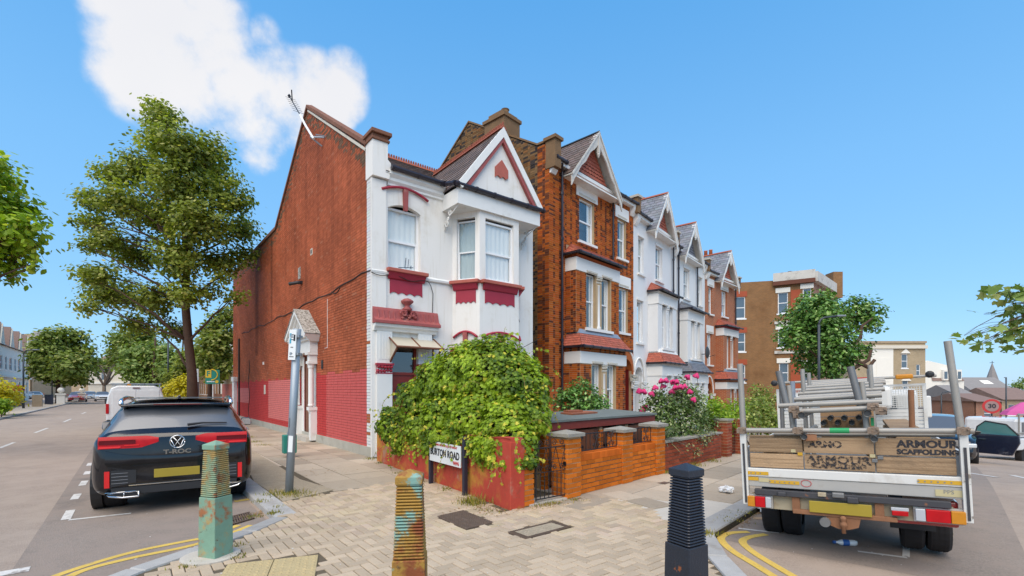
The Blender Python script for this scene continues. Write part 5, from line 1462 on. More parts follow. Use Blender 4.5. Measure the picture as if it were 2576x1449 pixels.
for k in range(12):
    z = .0375 + k * .075
    if k % 2 == 0: put_brick(PE, .215, 'brick_single', .108, .05, z, rr=rr); put_brick(PE, .215, 'brick_single', .16, .21, z, True, rr=rr)
    else: put_brick(PE, .102, 'brick_single', .05, .05, z, rr=rr); put_brick(PE, .102, 'brick_single', .16, .05, z, rr=rr); put_brick(PE, .215, 'brick_single', .16, .21, z, True, rr=rr)
# --- neighbour's darker wall, gate posts
O2 = Vector((3.03, 9.50, -.02)); A2 = R(45.5)
W2_ = empty('garden_wall', O2, A2, 'low dark red brick garden wall below the rose bush', 'wall')
brick_wall(W2_, 0, 2.95, 0, .60, 'brick_dark_single', rr, thick=.22)
box_obj('coping', 'coping_stone', W2_, -.0, 2.95, -.03, .25, .602, .64)
P2 = empty('gate_pier', O2 + Vector((math.cos(A2), math.sin(A2), 0)) * 3.15 + Vector((0, 0, -.05)), A2, 'dark brick gate pier nearer the rose bush', 'gate pier', 'dark brick gate piers')
pier(P2, 0, .33, .95, 'brick_dark_single', rr, cap=False); box_obj('pier_cap', 'coping_stone', P2, -.03, .36, -.09, .30, .95, .99)
P3 = empty('gate_pier', O2 + Vector((math.cos(A2), math.sin(A2), 0)) * 4.15 + Vector((0, 0, -.08)), A2, 'dark brick gate pier nearer the scaffold truck', 'gate pier', 'dark brick gate piers')
pier(P3, 0, .33, .98, 'brick_dark_single', rr, cap=False)
G2 = empty('garden_gate', O2 + Vector((math.cos(A2), math.sin(A2), 0)) * 3.50 + Vector((0, 0, -.07)), A2, 'small black iron gate between the two dark brick piers', 'gate')
railing(G2, 0, .62, .08, .86, .1, 'bars')
# --- bin store
BS = empty('bin_store', WO + Vector((-.707, .707, 0)) * .62 + Vector((.707, .707, 0)) * .28, WA, 'timber-doored brick bin store with a flat felt roof behind the orange wall', 'bin store')
LB = 3.45
fixn(MB().add([(-.06, -.10, 1.14), (LB + .08, -.10, 1.14), (LB + .08, 1.05, 1.20), (-.06, 1.05, 1.20), (-.06, -.10, 1.105), (LB + .08, -.10, 1.105), (LB + .08, 1.05, 1.165), (-.06, 1.05, 1.165)], [(0, 1, 2, 3), (4, 7, 6, 5), (0, 4, 5, 1), (1, 5, 6, 2), (2, 6, 7, 3), (3, 7, 4, 0)]).build('roof', 'felt_roof', BS))
box_obj('fascia', 'fascia_red', BS, -.04, LB + .05, -.07, -.03, .97, 1.10)
box_obj('back_panel', 'gate_timber', BS, 0, LB, .90, .94, 0, 1.15); box_obj('side_panel', 'gate_timber', BS, -.01, .03, .2, .9, 0, 1.05)
box_obj('floor', 'concrete', BS, -.1, LB + .1, -.3, .95, -.1, .01)
bays = [.05, .80, 1.62, 2.52]
for k, (x0, lt) in enumerate(zip(bays, ('E', 'D', 'C', 'A'))):
    wd = (.62, .66, .76, .62)[k]
    if True:
        pr = empty('brick_pier'); pr.parent = BS; pr.location = (x0 - .11 + (0 if k else .0), 0, 0)
        box_obj('mortar_core', 'mortar', pr, .0, .10, -.01, .2, 0, .95)
        for c in range(12): put_brick(pr, .102, 'brick_single', .05, .03, .0375 + c * .075, rr=rr)
    if k == 3:
        dm_ = Matrix.Translation((x0, -.03, 0))
    dr = empty('bin_door'); dr.parent = BS; dr.location = (x0 + .0, -.02, 0)
    nbd = 5
    for j in range(nbd):
        MB().box(wd * j / nbd + .003, wd * (j + 1) / nbd - .003, 0, .022, .06, .93).build('plank', 'gate_timber', dr)
    if k in (1, 2): MB().box(.0, .18, -.012, 0, .60, .63).build('strap_hinge', 'black_iron', dr)
    if lt in 'DCA': text('door_letter', lt, .13, 'ink', dr, face_frame((wd * (.18 if lt != 'A' else .85), -.004, .80)), .002, .004)
pr = empty('brick_pier'); pr.parent = BS; pr.location = (LB - .12, 0, 0)
box_obj('mortar_core', 'mortar', pr, -.1, .12, -.03, .3, 0, .95)
for c in range(12): put_brick(pr, .215, 'brick_single', .01, -.0, .0375 + c * .075, rr=rr)
MB().box(LB - .44, LB - .22, .1, .8, .03, .92).build('wheelie_bin', mat('bin_dark', (.02, .025, .045), .5), BS)
b1 = MB().box(-.35, .55, -.14, .14, 0, .03).build('plank', mat('scrap_wood', (.30, .10, .05), .8, var=.3, scale=8), None, BS.matrix_basis @ Vector((1.55, .55, 1.176)), WA + R(4))
b1.rotation_euler = (R(3), 0, WA + R(4)); tag(b1, 'scrap of reddish board lying on the bin store roof', 'board')
b2 = MB().box(-.2, .2, -.07, .07, 0, .035).build('plank', 'scrap_wood', None, BS.matrix_basis @ Vector((1.50, .60, 1.212)), WA - R(6))
b2.rotation_euler = (R(3), 0, WA - R(6)); tag(b2, 'shorter offcut on top of the reddish board on the bin store roof', 'board')
# --- bollards
def bollard(name, loc, rz, m, label, plinth=.60, top=1.10):
    B_ = empty(name, loc, rz, label, 'bollard', 'ribbed street bollards')
    b = MB(); w0, w1 = .108, .100
    b.add([(-w0, -w0, -.1), (w0, -w0, -.1), (w0, w0, -.1), (-w0, w0, -.1), (-w1, -w1, plinth), (w1, -w1, plinth), (w1, w1, plinth), (-w1, w1, plinth)], [(0, 1, 5, 4), (1, 2, 6, 5), (2, 3, 7, 6), (3, 0, 4, 7), (4, 5, 6, 7)])
    b.build('plinth', m, B_, bevel=.006)
    n = 24; s = MB(); rows = []; hh = (top - plinth - .035) / n
    for k in range(n):
        w = .096 - .018 * k / n; z = plinth + .004 + k * hh
        for (dw, dz) in ((-.017, 0), (-.002, .24), (0.0, .5), (-.003, .76), (-.017, .98)):
            q = w + dw; zz = z + dz * hh; c_ = q * .90
            rows.append([(-q, -c_, zz), (-c_, -q, zz), (c_, -q, zz), (q, -c_, zz), (q, c_, zz), (c_, q, zz), (-c_, q, zz), (-q, c_, zz)])
    s.grid(rows, closed=True); s.build('ribbed_shaft', m + ('_rib' if m + '_rib' in MATS else ''), B_)
    w = .083; z = top - .035
    MB().add([(-w, -w, z), (w, -w, z), (w, w, z), (-w, w, z), (-w, -w, z + .045), (w, -w, z + .045), (w, w, z + .045), (-w, w, z + .045), (0, 0, z + .085)], [(0, 1, 5, 4), (1, 2, 6, 5), (2, 3, 7, 6), (3, 0, 4, 7), (4, 5, 8), (5, 6, 8), (6, 7, 8), (7, 4, 8)]).build('cap', m, B_, bevel=.004)
    return B_
bollard('bollard', (-2.93, 4.72, 0), R(45 + 28), 'bollard_teal', 'pale green ribbed bollard with rust, beside the black car')
bollard('bollard', (-.645, 3.02, 0), R(6), 'bollard_rust', 'rusty yellow and turquoise ribbed bollard, the middle one')
bollard('bollard', (1.195, 3.27, 0), R(32), 'bollard_black', 'black ribbed bollard with rust flecks near the scaffold truck')
ft = MB().lathe([(.26, -.03), (.26, .012), (.22, .018), (.0, .02)], 18, (0, 0, 0)).build('bollard_footing', 'concrete', pv, (-2.98, 4.72, 0), smooth=False)
# --- leaning parking signpost
SP = gpt(727, 1240)
sp = empty('parking_sign', SP, R(20), 'leaning grey parking signpost with a small white plate', 'sign')
sp.rotation_euler = (0, R(2.9), R(0))
MB().tube([(0, 0, -.1), (0, 0, 2.62)], .062, 12).build('post', 'galv_post', sp, smooth=True)
pl = MB().box(-.075, .06, -.085, -.078, 2.12, 2.60).build('sign_plate', 'sign_white', sp); pl.rotation_euler = (0, 0, R(-16))
MB().box(-.062, -.03, -.088, -.085, 2.38, 2.54).build('blue_panel', 'sign_cyan', pl); MB().box(.012, .045, -.088, -.085, 2.42, 2.52).build('icon_panel', 'ink', pl)
text('lettering', 'P', .06, 'sign_white', pl, face_frame((-.046, -.089, 2.46)), .001)
for z_, w_ in ((2.52, .04), (2.48, .035), (2.44, .04), (2.32, .05), (2.22, .03), (2.17, .08)): MB().box(-.012 - w_ / 2, -.012 + w_ / 2, -.0868, -.085, z_ - .006, z_ + .006).build('small_print', 'ink', pl)
MB().box(-.066, .066, -.08, .066, 2.2, 2.24).build('clip', 'galv_post', sp); MB().box(-.066, .066, -.08, .066, 2.48, 2.52).build('clip', 'galv_post', sp)
st_ = MB().box(-.02, .05, -.07, -.064, .66, .92).build('sticker', 'sign_white', sp); MB().box(-.03, -.02, -.07, -.062, 1.05, 1.2).build('sticker', 'ink_grey', sp)
# --- street name sign
n0, n1 = gpt(1166, 1246), gpt(1081, 1216); nd_ = n0 - n1
SN = empty('street_name_sign', n1, math.atan2(nd_.y, nd_.x), 'white street nameplate reading BURTON ROAD on two dark posts, half covered by ivy', 'sign')
Ls = nd_.length
for xx in (0, Ls): MB().box(xx - .034, xx + .034, -.01, .06, -.1, .92 if xx else .95).build('post', mat('post_navy', (.022, .022, .04), .5, var=.2), SN, bevel=.008)
plt_ = MB().box(.05, Ls - .05, -.025, -.012, .42, .76).build('name_plate', 'sign_white', SN)
cxn = Ls / 2
text('lettering', 'BURTON ROAD', .165, 'ink', plt_, face_frame((cxn, -.028, .585)), .002, .004, sx=(Ls - .22) / 1.12)
text('lettering', 'LONDON BOROUGH OF BRENT', .05, 'sign_red', plt_, face_frame((cxn + .05, -.028, .715)), .002, sx=1.05)
text('lettering', 'NW6', .08, 'sign_red', plt_, face_frame((Ls - .19, -.028, .47)), .002, .002)
# --- covers in the pavement
def cover(name, poly, label, m, inner=None):
    P = [Vector((p[0], p[1], 0)) for p in poly]; c = sum(P, Vector()) / 4
    E_ = empty(name, c, 0, label, 'cover')
    b = MB(); b.add([(p - c) + Vector((0, 0, -.02)) for p in P] + [(p - c) + Vector((0, 0, .002)) for p in P], [(4, 5, 6, 7)] + [(k, (k + 1) % 4, (k + 1) % 4 + 4, k + 4) for k in range(4)]); fixn(b.build('frame', m, E_))
    Q = [(p - c) for p in P]
    def at(u, v): return (Q[0].lerp(Q[1], u)).lerp(Q[3].lerp(Q[2], u), v)
    return E_, at
E_, at = cover('manhole_cover', holes_xy[0], 'square brown iron manhole cover with a studded grid near the red wall', 'iron_cover')
b = MB(); n = 15
for i in range(n):
    for k in range(n):
        if 5 < i < 9 and 6 < k < 8: continue
        a, d = (i + .16) / n, (i + .84) / n; e, f = (k + .16) / n, (k + .84) / n
        q = [at(a, e), at(d, e), at(d, f), at(a, f)]
        b.add([p + Vector((0, 0, .002)) for p in q] + [p + (sum(q, Vector()) / 4 - p) * .2 + Vector((0, 0, .010)) for p in q], [(4, 5, 6, 7)] + [(j, (j + 1) % 4, (j + 1) % 4 + 4, j + 4) for j in range(4)])
o = b.build('studs', 'iron_cover', E_); o['kind'] = 'stuff'
E_, at = cover('manhole_cover', holes_xy[1], 'rectangular manhole cover filled with gravel, framed by a studded black edge', 'iron_cover')
b = MB(); fixn(b.add([at(.14, .10) + Vector((0, 0, .005)), at(.86, .10) + Vector((0, 0, .005)), at(.86, .90) + Vector((0, 0, .005)), at(.14, .90) + Vector((0, 0, .005))], [(0, 1, 2, 3)]).build('infill', 'gravel_patch', E_))
b = MB()
for i in range(16):
    for k in range(30):
        if 2 <= i < 14 and 3 <= k < 27: continue
        q = [at((i + .2) / 16, (k + .2) / 30), at((i + .8) / 16, (k + .2) / 30), at((i + .8) / 16, (k + .8) / 30), at((i + .2) / 16, (k + .8) / 30)]
        b.add([p + Vector((0, 0, .002)) for p in q] + [p + (sum(q, Vector()) / 4 - p) * .2 + Vector((0, 0, .009)) for p in q], [(4, 5, 6, 7)] + [(j, (j + 1) % 4, (j + 1) % 4 + 4, j + 4) for j in range(4)])
o = b.build('studs', 'iron_cover', E_); o['kind'] = 'stuff'
q = [gpt(*p, ROADZ) for p in ((579, 1303), (628, 1291), (641, 1306), (584, 1323))]
c = sum(q, Vector()) / 4
gu = empty('drain_grate', c, 0, 'rusty slatted drain grate in the gutter behind the black car', 'drain')
b = MB(); b.add([(p - c) + Vector((0, 0, .006)) for p in q], [(0, 1, 2, 3)]); fixn(b.build('pit', 'unlit_depth', gu))
for k in range(9):
    t0, t1 = k / 9 + .02, k / 9 + .075
    A, B_ = q[0].lerp(q[1], t0) - c, q[0].lerp(q[1], t1) - c; C_, D_ = q[3].lerp(q[2], t1) - c, q[3].lerp(q[2], t0) - c
    z1 = Vector((0, 0, .022)); b = MB(); b.add([A, B_, C_, D_, A + z1, B_ + z1, C_ + z1, D_ + z1], [(4, 5, 6, 7), (0, 1, 5, 4), (1, 2, 6, 5), (2, 3, 7, 6), (3, 0, 4, 7)])
    fixn(b.build('bar', 'iron_cover', gu))
for (t0, t1) in ((0, .06), (.94, 1.0), (.48, .53)):
    A, B_ = q[0].lerp(q[3], t0) - c, q[0].lerp(q[3], t1) - c; C_, D_ = q[1].lerp(q[2], t1) - c, q[1].lerp(q[2], t0) - c
    z1 = Vector((0, 0, .025)); b = MB(); b.add([A, B_, C_, D_, A + z1, B_ + z1, C_ + z1, D_ + z1], [(4, 5, 6, 7), (0, 1, 5, 4), (1, 2, 6, 5), (2, 3, 7, 6), (3, 0, 4, 7)]); fixn(b.build('crossbar', 'iron_cover', gu))
# small square covers further along the terrace pavement
for (poly, lab) in ((((1745, 1240), (1768, 1248), (1740, 1258), (1716, 1250)), 'small gravel-filled cover in the terrace pavement beyond the black bollard'),
                    (((1670, 1271 - 60), (1690, 1214), (1672, 1219), (1652, 1215)), 'tiny dark cover at the foot of the orange wall end')):
    P_ = [tuple(gpt(*p_)[:2]) for p_ in poly]; E_, at = cover('manhole_cover', P_, lab, 'iron_cover')
    fixn(MB().add([at(.15, .15) + Vector((0, 0, .006)), at(.85, .15) + Vector((0, 0, .006)), at(.85, .85) + Vector((0, 0, .006)), at(.15, .85) + Vector((0, 0, .006))], [(0, 1, 2, 3)]).build('infill', 'gravel_patch' if 'gravel' in lab else 'iron_cover', E_))
# green dog-waste bin behind the signpost
gb = gpt(728, 1150); gbn = empty('litter_box', (gb.x, gb.y, 0), HA, 'small green box on a post behind the leaning sign', 'box')
MB().box(-.15, .15, -.1, .1, .10, .55).build('body', 'bin_green', gbn, bevel=.02); MB().tube([(0, .1, -.1), (0, .1, .6)], .03, 6).build('post', 'galv_post', gbn)
# ------------------------------------------------------------------ vehicles
def paintmat(name, col, rough=.22, coat=1.0, metal=0.):
    m, N, L, P = nmat(name)
    tc = N.new('ShaderNodeTexCoord')
    c = mixc(N, L, ramp(N, L, noise(N, L, tc.outputs['Object'], 2.5, 8, .7), .45, .8), col, [min(1, x * 1.15 + .012) for x in col])
    L.new(c, P.inputs['Base Color']); P.inputs['Roughness'].default_value = rough; P.inputs['Coat Weight'].default_value = coat; P.inputs['Coat Roughness'].default_value = .03
    P.inputs['Metallic'].default_value = metal
    MATS[name] = m; return m
paintmat('paint_black', (.004, .0035, .006), rough=.12, coat=.6); paintmat('paint_red', (.36, .02, .022)); paintmat('paint_white', (.70, .70, .70)); paintmat('paint_silver', (.40, .42, .44), metal=.5); paintmat('paint_navy', (.012, .016, .035))
mat('tyre', (.018, .016, .017), .85, var=.2, scale=8); mat('chrome', (.70, .70, .71), .12, metal=1., var=.03)
mat('plastic_black', (.02, .02, .022), .55, var=.15); mat('tail_red', (.46, .008, .012), .35, var=.25, scale=9, spec=.25); mat('tail_dark', (.12, .003, .005), .35, var=.2, scale=9, spec=.25)
mat('tail_bright', (.70, .03, .03), .3, var=.05, spec=.25); mat('tail_amber', (.55, .22, .02), .35, var=.25, scale=22, spec=.3); mat('tail_clear', (.45, .47, .5), .2, var=.1, coat=.6)
mat('plate_yellow', (.34, .25, .025), .5, var=.12, scale=3); mat('car_glass', (.085, .09, .10), .28, var=.0, coat=.35, spec=1.2); mat('car_interior', (.02, .02, .022), .8)
mat('alloy', (.45, .45, .47), .25, metal=.9, var=.05); mat('headlamp', (.55, .58, .6), .08, var=.1, coat=1., spec=.8)
def pl(xs, ys, x):
    if x <= xs[0]: return ys[0]
    for i in range(len(xs) - 1):
        if x <= xs[i + 1]: return ys[i] + (ys[i + 1] - ys[i]) * (x - xs[i]) / (xs[i + 1] - xs[i])
    return ys[-1]
def wheel(parent, x, y, r, w, side, rim='alloy'):
    W_ = MB().lathe([(r * .62, -w / 2), (r * .93, -w / 2), (r, -w * .36), (r, w * .36), (r * .93, w / 2), (r * .62, w / 2)], 28, (0, 0, 0), axis='x', caps=False)
    for k in range(3):
        g_ = -w * .22 + k * w * .22; W_.lathe([(r + .004, g_ - .035 * w), (r + .004, g_ + .035 * w)], 28, axis='x', caps=False)
    W_ = W_.build('wheel', 'tyre', parent, (x, y, r), smooth=False)
    b = MB().lathe([(.04, side * w * .40), (r * .64, side * w * .44), (r * .64, -side * w * .4)], 24, axis='x', caps=True)
    b.build('rim_barrel', 'plastic_black', W_)
    b = MB()
    for k in range(5):
        t = k * 2 * math.pi / 5
        for dt in (-.14, .14):
            b.tube([(side * w * .46, .03 * math.cos(t), .03 * math.sin(t)), (side * w * .48, r * .62 * math.cos(t + dt), r * .62 * math.sin(t + dt))], .022, 6)
    b.lathe([(.07, side * w * .42), (.05, side * w * .5), (.01, side * w * .5)], 12, axis='x'); b.build('rim', rim, W_)
    return W_
class CarShape:
    def __init__(s, top, width, zb, roofw, belt, ws=None):
        s.top = top; s.width = width; s.zb = zb; s.roofw = roofw; s.belt = belt
        s.y0, s.y1 = top[0][0], top[-1][0]
    def zt(s, y): return pl([p[0] for p in s.top], [p[1] for p in s.top], y)
    def W(s, y): return pl([p[0] for p in s.width], [p[1] for p in s.width], y)
    def b(s, y): return pl([p[0] for p in s.zb], [p[1] for p in s.zb], y)
    def ring(s, y):
        zt, W, zb = s.zt(y), s.W(y), s.b(y)
        bl = min(s.belt, zt - .09); t = smooth01((zt - s.belt) / .42)
        rw = W * .93 * (1 - t) + s.roofw * t
        h = [(0, zb), (.5 * W, zb), (.82 * W, zb), (.95 * W, zb + .05), (W, zb + .17), (W * 1.0, max(zb + .2, (zb + bl) / 2)), (.99 * W, bl - .07), (.965 * W, bl)]
        mx_, mz = (.965 * W + rw) / 2, (bl + zt - .08) / 2
        h += [(mx_ + .018 * t, mz), (rw, zt - .085), (rw * .93, zt - .03), (rw * .62, zt - .004), (0, zt + .008)]
        return [(x, y, z) for x, z in h]
    def rear(s, x, z):
        """how far forward the tail surface lies at (x, z)"""
        y = s.y0
        for k in range(200):
            y = s.y0 + k * .005
            if s.W(y) * .985 >= abs(x) and s.zt(y) - .01 >= z: break
        return y
    def build(s, parent, paint, side_glass=(0, 0), rear_glass=(0, 0), front_glass=(0, 0), ys=None):
        rings = []
        for y in ys:
            h = s.ring(y); rings.append(h + [(-p[0], p[1], p[2]) for p in h[-2:0:-1]])
        n = len(rings[0]); nh = 13
        V = [p for r in rings for p in r]; tags = {'body': [], 'side_window': [], 'rear_window': [], 'windscreen': []}
        for i in range(len(rings) - 1):
            ym = (ys[i] + ys[i + 1]) / 2
            for k in range(n):
                k2 = (k + 1) % n; f = (i * n + k, i * n + k2, (i + 1) * n + k2, (i + 1) * n + k)
                kk = k if k < nh - 1 else n - 1 - k        # mirrored index of the strip
                t = 'body'
                if side_glass[0] < ym < side_glass[1] and kk in (7, 8): t = 'side_window'
                if rear_glass[0] < ym < rear_glass[1] and kk in (9, 10, 11): t = 'rear_window'
                if front_glass[0] < ym < front_glass[1] and kk in (9, 10, 11): t = 'windscreen'
                tags[t].append(f)
        tags['body'].append(tuple(range(n))); tags['body'].append(tuple(len(V) - n + k for k in range(n))[::-1])
        out = {}
        for t, fs in tags.items():
            if not fs: continue
            used = sorted({i for f in fs for i in f}); mp = {u: j for j, u in enumerate(used)}
            b = MB().add([V[u] for u in used], [tuple(mp[i] for i in f) for f in fs])
            o = b.build(t, paint if t == 'body' else 'car_glass', parent, smooth=True); fixn(o)
            sm = o.modifiers.new('smooth', 'SUBSURF'); sm.levels = 2; sm.render_levels = 2
            out[t] = o
        return out
    def patch(s, parent, name, m, x0, x1, lo, hi, off=.018, nx=10, nz=4, thick=.02, smooth=True):
        """panel lying on the tail: lo/hi give z at each x"""
        b = MB(); F = []; Bk = []
        for i in range(nx + 1):
            x = x0 + (x1 - x0) * i / nx; r1, r2 = [], []
            for k in range(nz + 1):
                z = lo(x) + (hi(x) - lo(x)) * k / nz; y = s.rear(x, z); r1.append((x, y - off, z)); r2.append((x, y + thick, z))
            F.append(r1); Bk.append(r2)
        b.grid(F); b.grid([[r[0] for r in F], [r[0] for r in Bk]]); b.grid([[r[-1] for r in Bk], [r[-1] for r in F]]); b.grid([F[0], Bk[0]]); b.grid([Bk[-1], F[-1]])
        return fixn(b.build(name, m, parent, smooth=smooth))
# ---- the black crossover parked by the kerb
VA = R(33.5); hd = Vector((-math.sin(VA), math.cos(VA), 0))
axl = Vector((-6.22, 6.94, 0)) + Vector((math.cos(VA), math.sin(VA), 0)) * 1.13
VW = empty('parked_car', axl - hd * .80 + Vector((0, 0, ROADZ)), VA, 'glossy black crossover car parked at the kerb, seen from behind', 'car')
S = CarShape([(0, .80), (.012, .92), (.025, 1.05), (.05, 1.09), (.16, 1.18), (.34, 1.35), (.50, 1.48), (.58, 1.52), (.9, 1.56), (1.5, 1.585), (2.1, 1.56), (2.5, 1.50), (3.15, 1.08), (3.3, 1.04), (4.0, .93), (4.18, .76), (4.23, .6)],
             [(0, .84), (.012, .87), (.025, .89), (.05, .915), (.12, .955), (.3, .975), (.6, .98), (3.4, .97), (3.9, .91), (4.23, .76)],
             [(0, .36), (.06, .27), (.3, .24), (.45, .26), (3.9, .24), (4.23, .34)], .72, 1.04)
vy = [0, .012, .025, .05, .09, .13, .16, .20, .27, .34, .42, .50, .545, .60, .8, 1.1, 1.5, 1.9, 2.25, 2.5, 2.7, 2.9, 3.12, 3.3, 3.6, 3.9, 4.08, 4.18, 4.23]
parts = S.build(VW, 'paint_black', (.75, 2.75), (.165, .50), (2.5, 3.12), vy)
for x, y in ((-.775, .80), (.775, .80), (-.775, 3.35), (.775, 3.35)): wheel(VW, x, y, .345, .25, 1 if x > 0 else -1)
# dark discs stand in for the shade inside the wheel arches
for x in (-1, 1):
    for y in (.80, 3.35): MB().lathe([(.38, -.12), (.38, .004), (.30, .006)], 24, (x * .90, y, .37), axis='x', caps=True).build('arch_shadow', 'plastic_black', VW)
lampz = lambda x: .925 + max(0, (.42 - abs(x))) * .35
lampt = lambda x: 1.085 - max(0, (.34 - abs(x))) * .25
for sx in (-1, 1):
    l = S.patch(VW, 'tail_light', 'tail_red', sx * .22, sx * .88, lampz, lampt, nx=14)
    S.patch(l, 'tail_light_dark', 'tail_dark', sx * .48, sx * .87, lambda x: .985, lambda x: 1.04, off=.024, nx=10, nz=2)
    S.patch(l, 'tail_light_strip', 'tail_bright', sx * .44, sx * .60, lambda x: .955, lambda x: .972, off=.026, nx=5, nz=1)
    S.patch(l, 'tail_light_strip', 'tail_bright', sx * .64, sx * .87, lambda x: .935, lambda x: .956, off=.026, nx=5, nz=1)
    S.patch(VW, 'reflector', 'tail_bright', sx * .755, sx * .81, lambda x: .40 + 0 * x, lambda x: .62, off=.03, nx=3, nz=4)
    v_ = S.patch(VW, 'vent_panel', 'plastic_black', sx * .47, sx * .745, lambda x: .40 + (.79 - abs(x)) * .15, lambda x: .63 - (.79 - abs(x)) * .02, off=.022, nx=6)
    for k in range(4): S.patch(v_, 'vent_slat', 'ink_grey', sx * .56, sx * .735, lambda x, k=k: .45 + k * .045, lambda x, k=k: .457 + k * .045, off=.028, nx=4, nz=1)
    ex = MB(); pts = [(sx * .44, .33), (sx * .80, .33), (sx * .76, .285), (sx * .62, .255), (sx * .44, .255)]
    ex.tube([(p[0], -.035, p[1]) for p in pts + pts[:1]], .014, 6); ex.tube([(sx * .60, -.035, .33), (sx * .60, -.035, .26)], .008, 5); ex.build('exhaust_trim', 'chrome', VW, smooth=True)
    MB().prism(pts, 'y', -.03, .05).build('exhaust_recess', 'plastic_black', VW)
    rl = MB().tube([(sx * .70, .62, 1.515), (sx * .70, .72, 1.575), (sx * .71, 1.4, 1.605), (sx * .70, 2.1, 1.585), (sx * .69, 2.25, 1.54)], .030, 8); rl.build('roof_rail', 'chrome', VW, smooth=True)
    mr = MB().obox((sx * 1.06, 2.55, 1.10), (.20, .10, .15), taper=(.85, .8)).build('mirror', 'paint_black', VW, bevel=.03)
    MB().box(sx * 1.06 - .08, sx * 1.06 + .08, 2.494, 2.499, 1.04, 1.15).build('mirror_glass', 'chrome', mr); MB().tube([(sx * .95, 2.6, 1.06), (sx * 1.05, 2.56, 1.07)], .03, 6).build('mirror_arm', 'plastic_black', mr)
    MB().tube([(sx * .965, .75, 1.06), (sx * .975, 1.5, 1.05), (sx * .965, 2.75, 1.06)], .010, 5).build('window_trim', 'chrome', VW)
    MB().box(sx * 1.0 - .012, sx * 1.0 + .012, 1.15, 1.35, .93, .955).build('door_handle', 'chrome', VW)
sp_ = MB(); rows = []
for i in range(13):
    x = -.68 + 1.36 * i / 12; dy = .04 * (abs(x) / .68) ** 2
    rows.append([(x, .36 + dy, 1.508 - .02 * (x / .68) ** 2), (x, .35 + dy, 1.525 - .02 * (x / .68) ** 2), (x, .62, 1.545 - .02 * (x / .68) ** 2), (x, .62, 1.50), (x, .50, 1.47)])
sp_.grid(rows, closed=True); fixn(sp_.build('spoiler', 'paint_black', VW, smooth=True))
MB().box(-.30, .30, .340, .352, 1.508, 1.522).build('brake_light', 'tail_dark', VW)
S.patch(VW, 'bumper_crease', 'chrome', -.55, .55, lambda x: .405, lambda x: .418, off=.02, nx=8, nz=1)
S.patch(VW, 'diffuser', 'plastic_black', -.74, .74, lambda x: .29 + .03 * (abs(x) / .74) ** 4, lambda x: .39, off=.025, nx=14, nz=2)
S.patch(VW, 'plate_recess', 'paint_black', -.50, .50, lambda x: .44, lambda x: .68, off=.008, nx=8, nz=2)
S.patch(VW, 'tailgate_shelf', 'paint_black', -.80, .80, lambda x: .715 - .0 * x, lambda x: .80 + .10 * (abs(x) / .80) ** 3, off=.045, nx=16, nz=3)
pt = MB().box(-.27, .27, -.04, -.018, .495, .615).build('number_plate', 'plate_yellow', VW, bevel=.004)
wp = S.rear(.2, 1.19)
MB().tube([(.12, .13, 1.215), (.30, .17, 1.235), (.62, .19, 1.225)], [.022, .014, .010], 6).build('rear_wiper', 'plastic_black', VW)
ye = S.rear(0, .97) - .025
em = MB(); em.tube([(.088 * math.cos(t * math.pi / 16), ye, .985 + .088 * math.sin(t * math.pi / 16)) for t in range(33)], .009, 6)
for pts in (((-.048, .062), (0, -.0), (.048, .062)), ((-.075, .028), (-.036, -.068), (0, .0), (.036, -.068), (.075, .028))): em.tube([(p[0], ye, .985 + p[1]) for p in pts], .008, 5)
em = em.build('emblem', 'chrome', VW, smooth=True); MB().lathe([(.085, .006), (.085, .012)], 24, (0, ye, .985), axis='y').build('emblem_disc', 'paint_black', em)
text('lettering', 'T-ROC', .085, 'chrome', VW, face_frame((0, S.rear(0, .84) - .028, .845)), .004, .003, sx=1.25)
MB().tube([(0, 1.0, 1.57), (0, .92, 1.64)], [.03, .012], 8).build('roof_aerial', 'paint_black', VW)
MB().box(-.62, .62, .9, 2.2, 1.594, 1.600).build('sunroof', 'car_glass', VW)
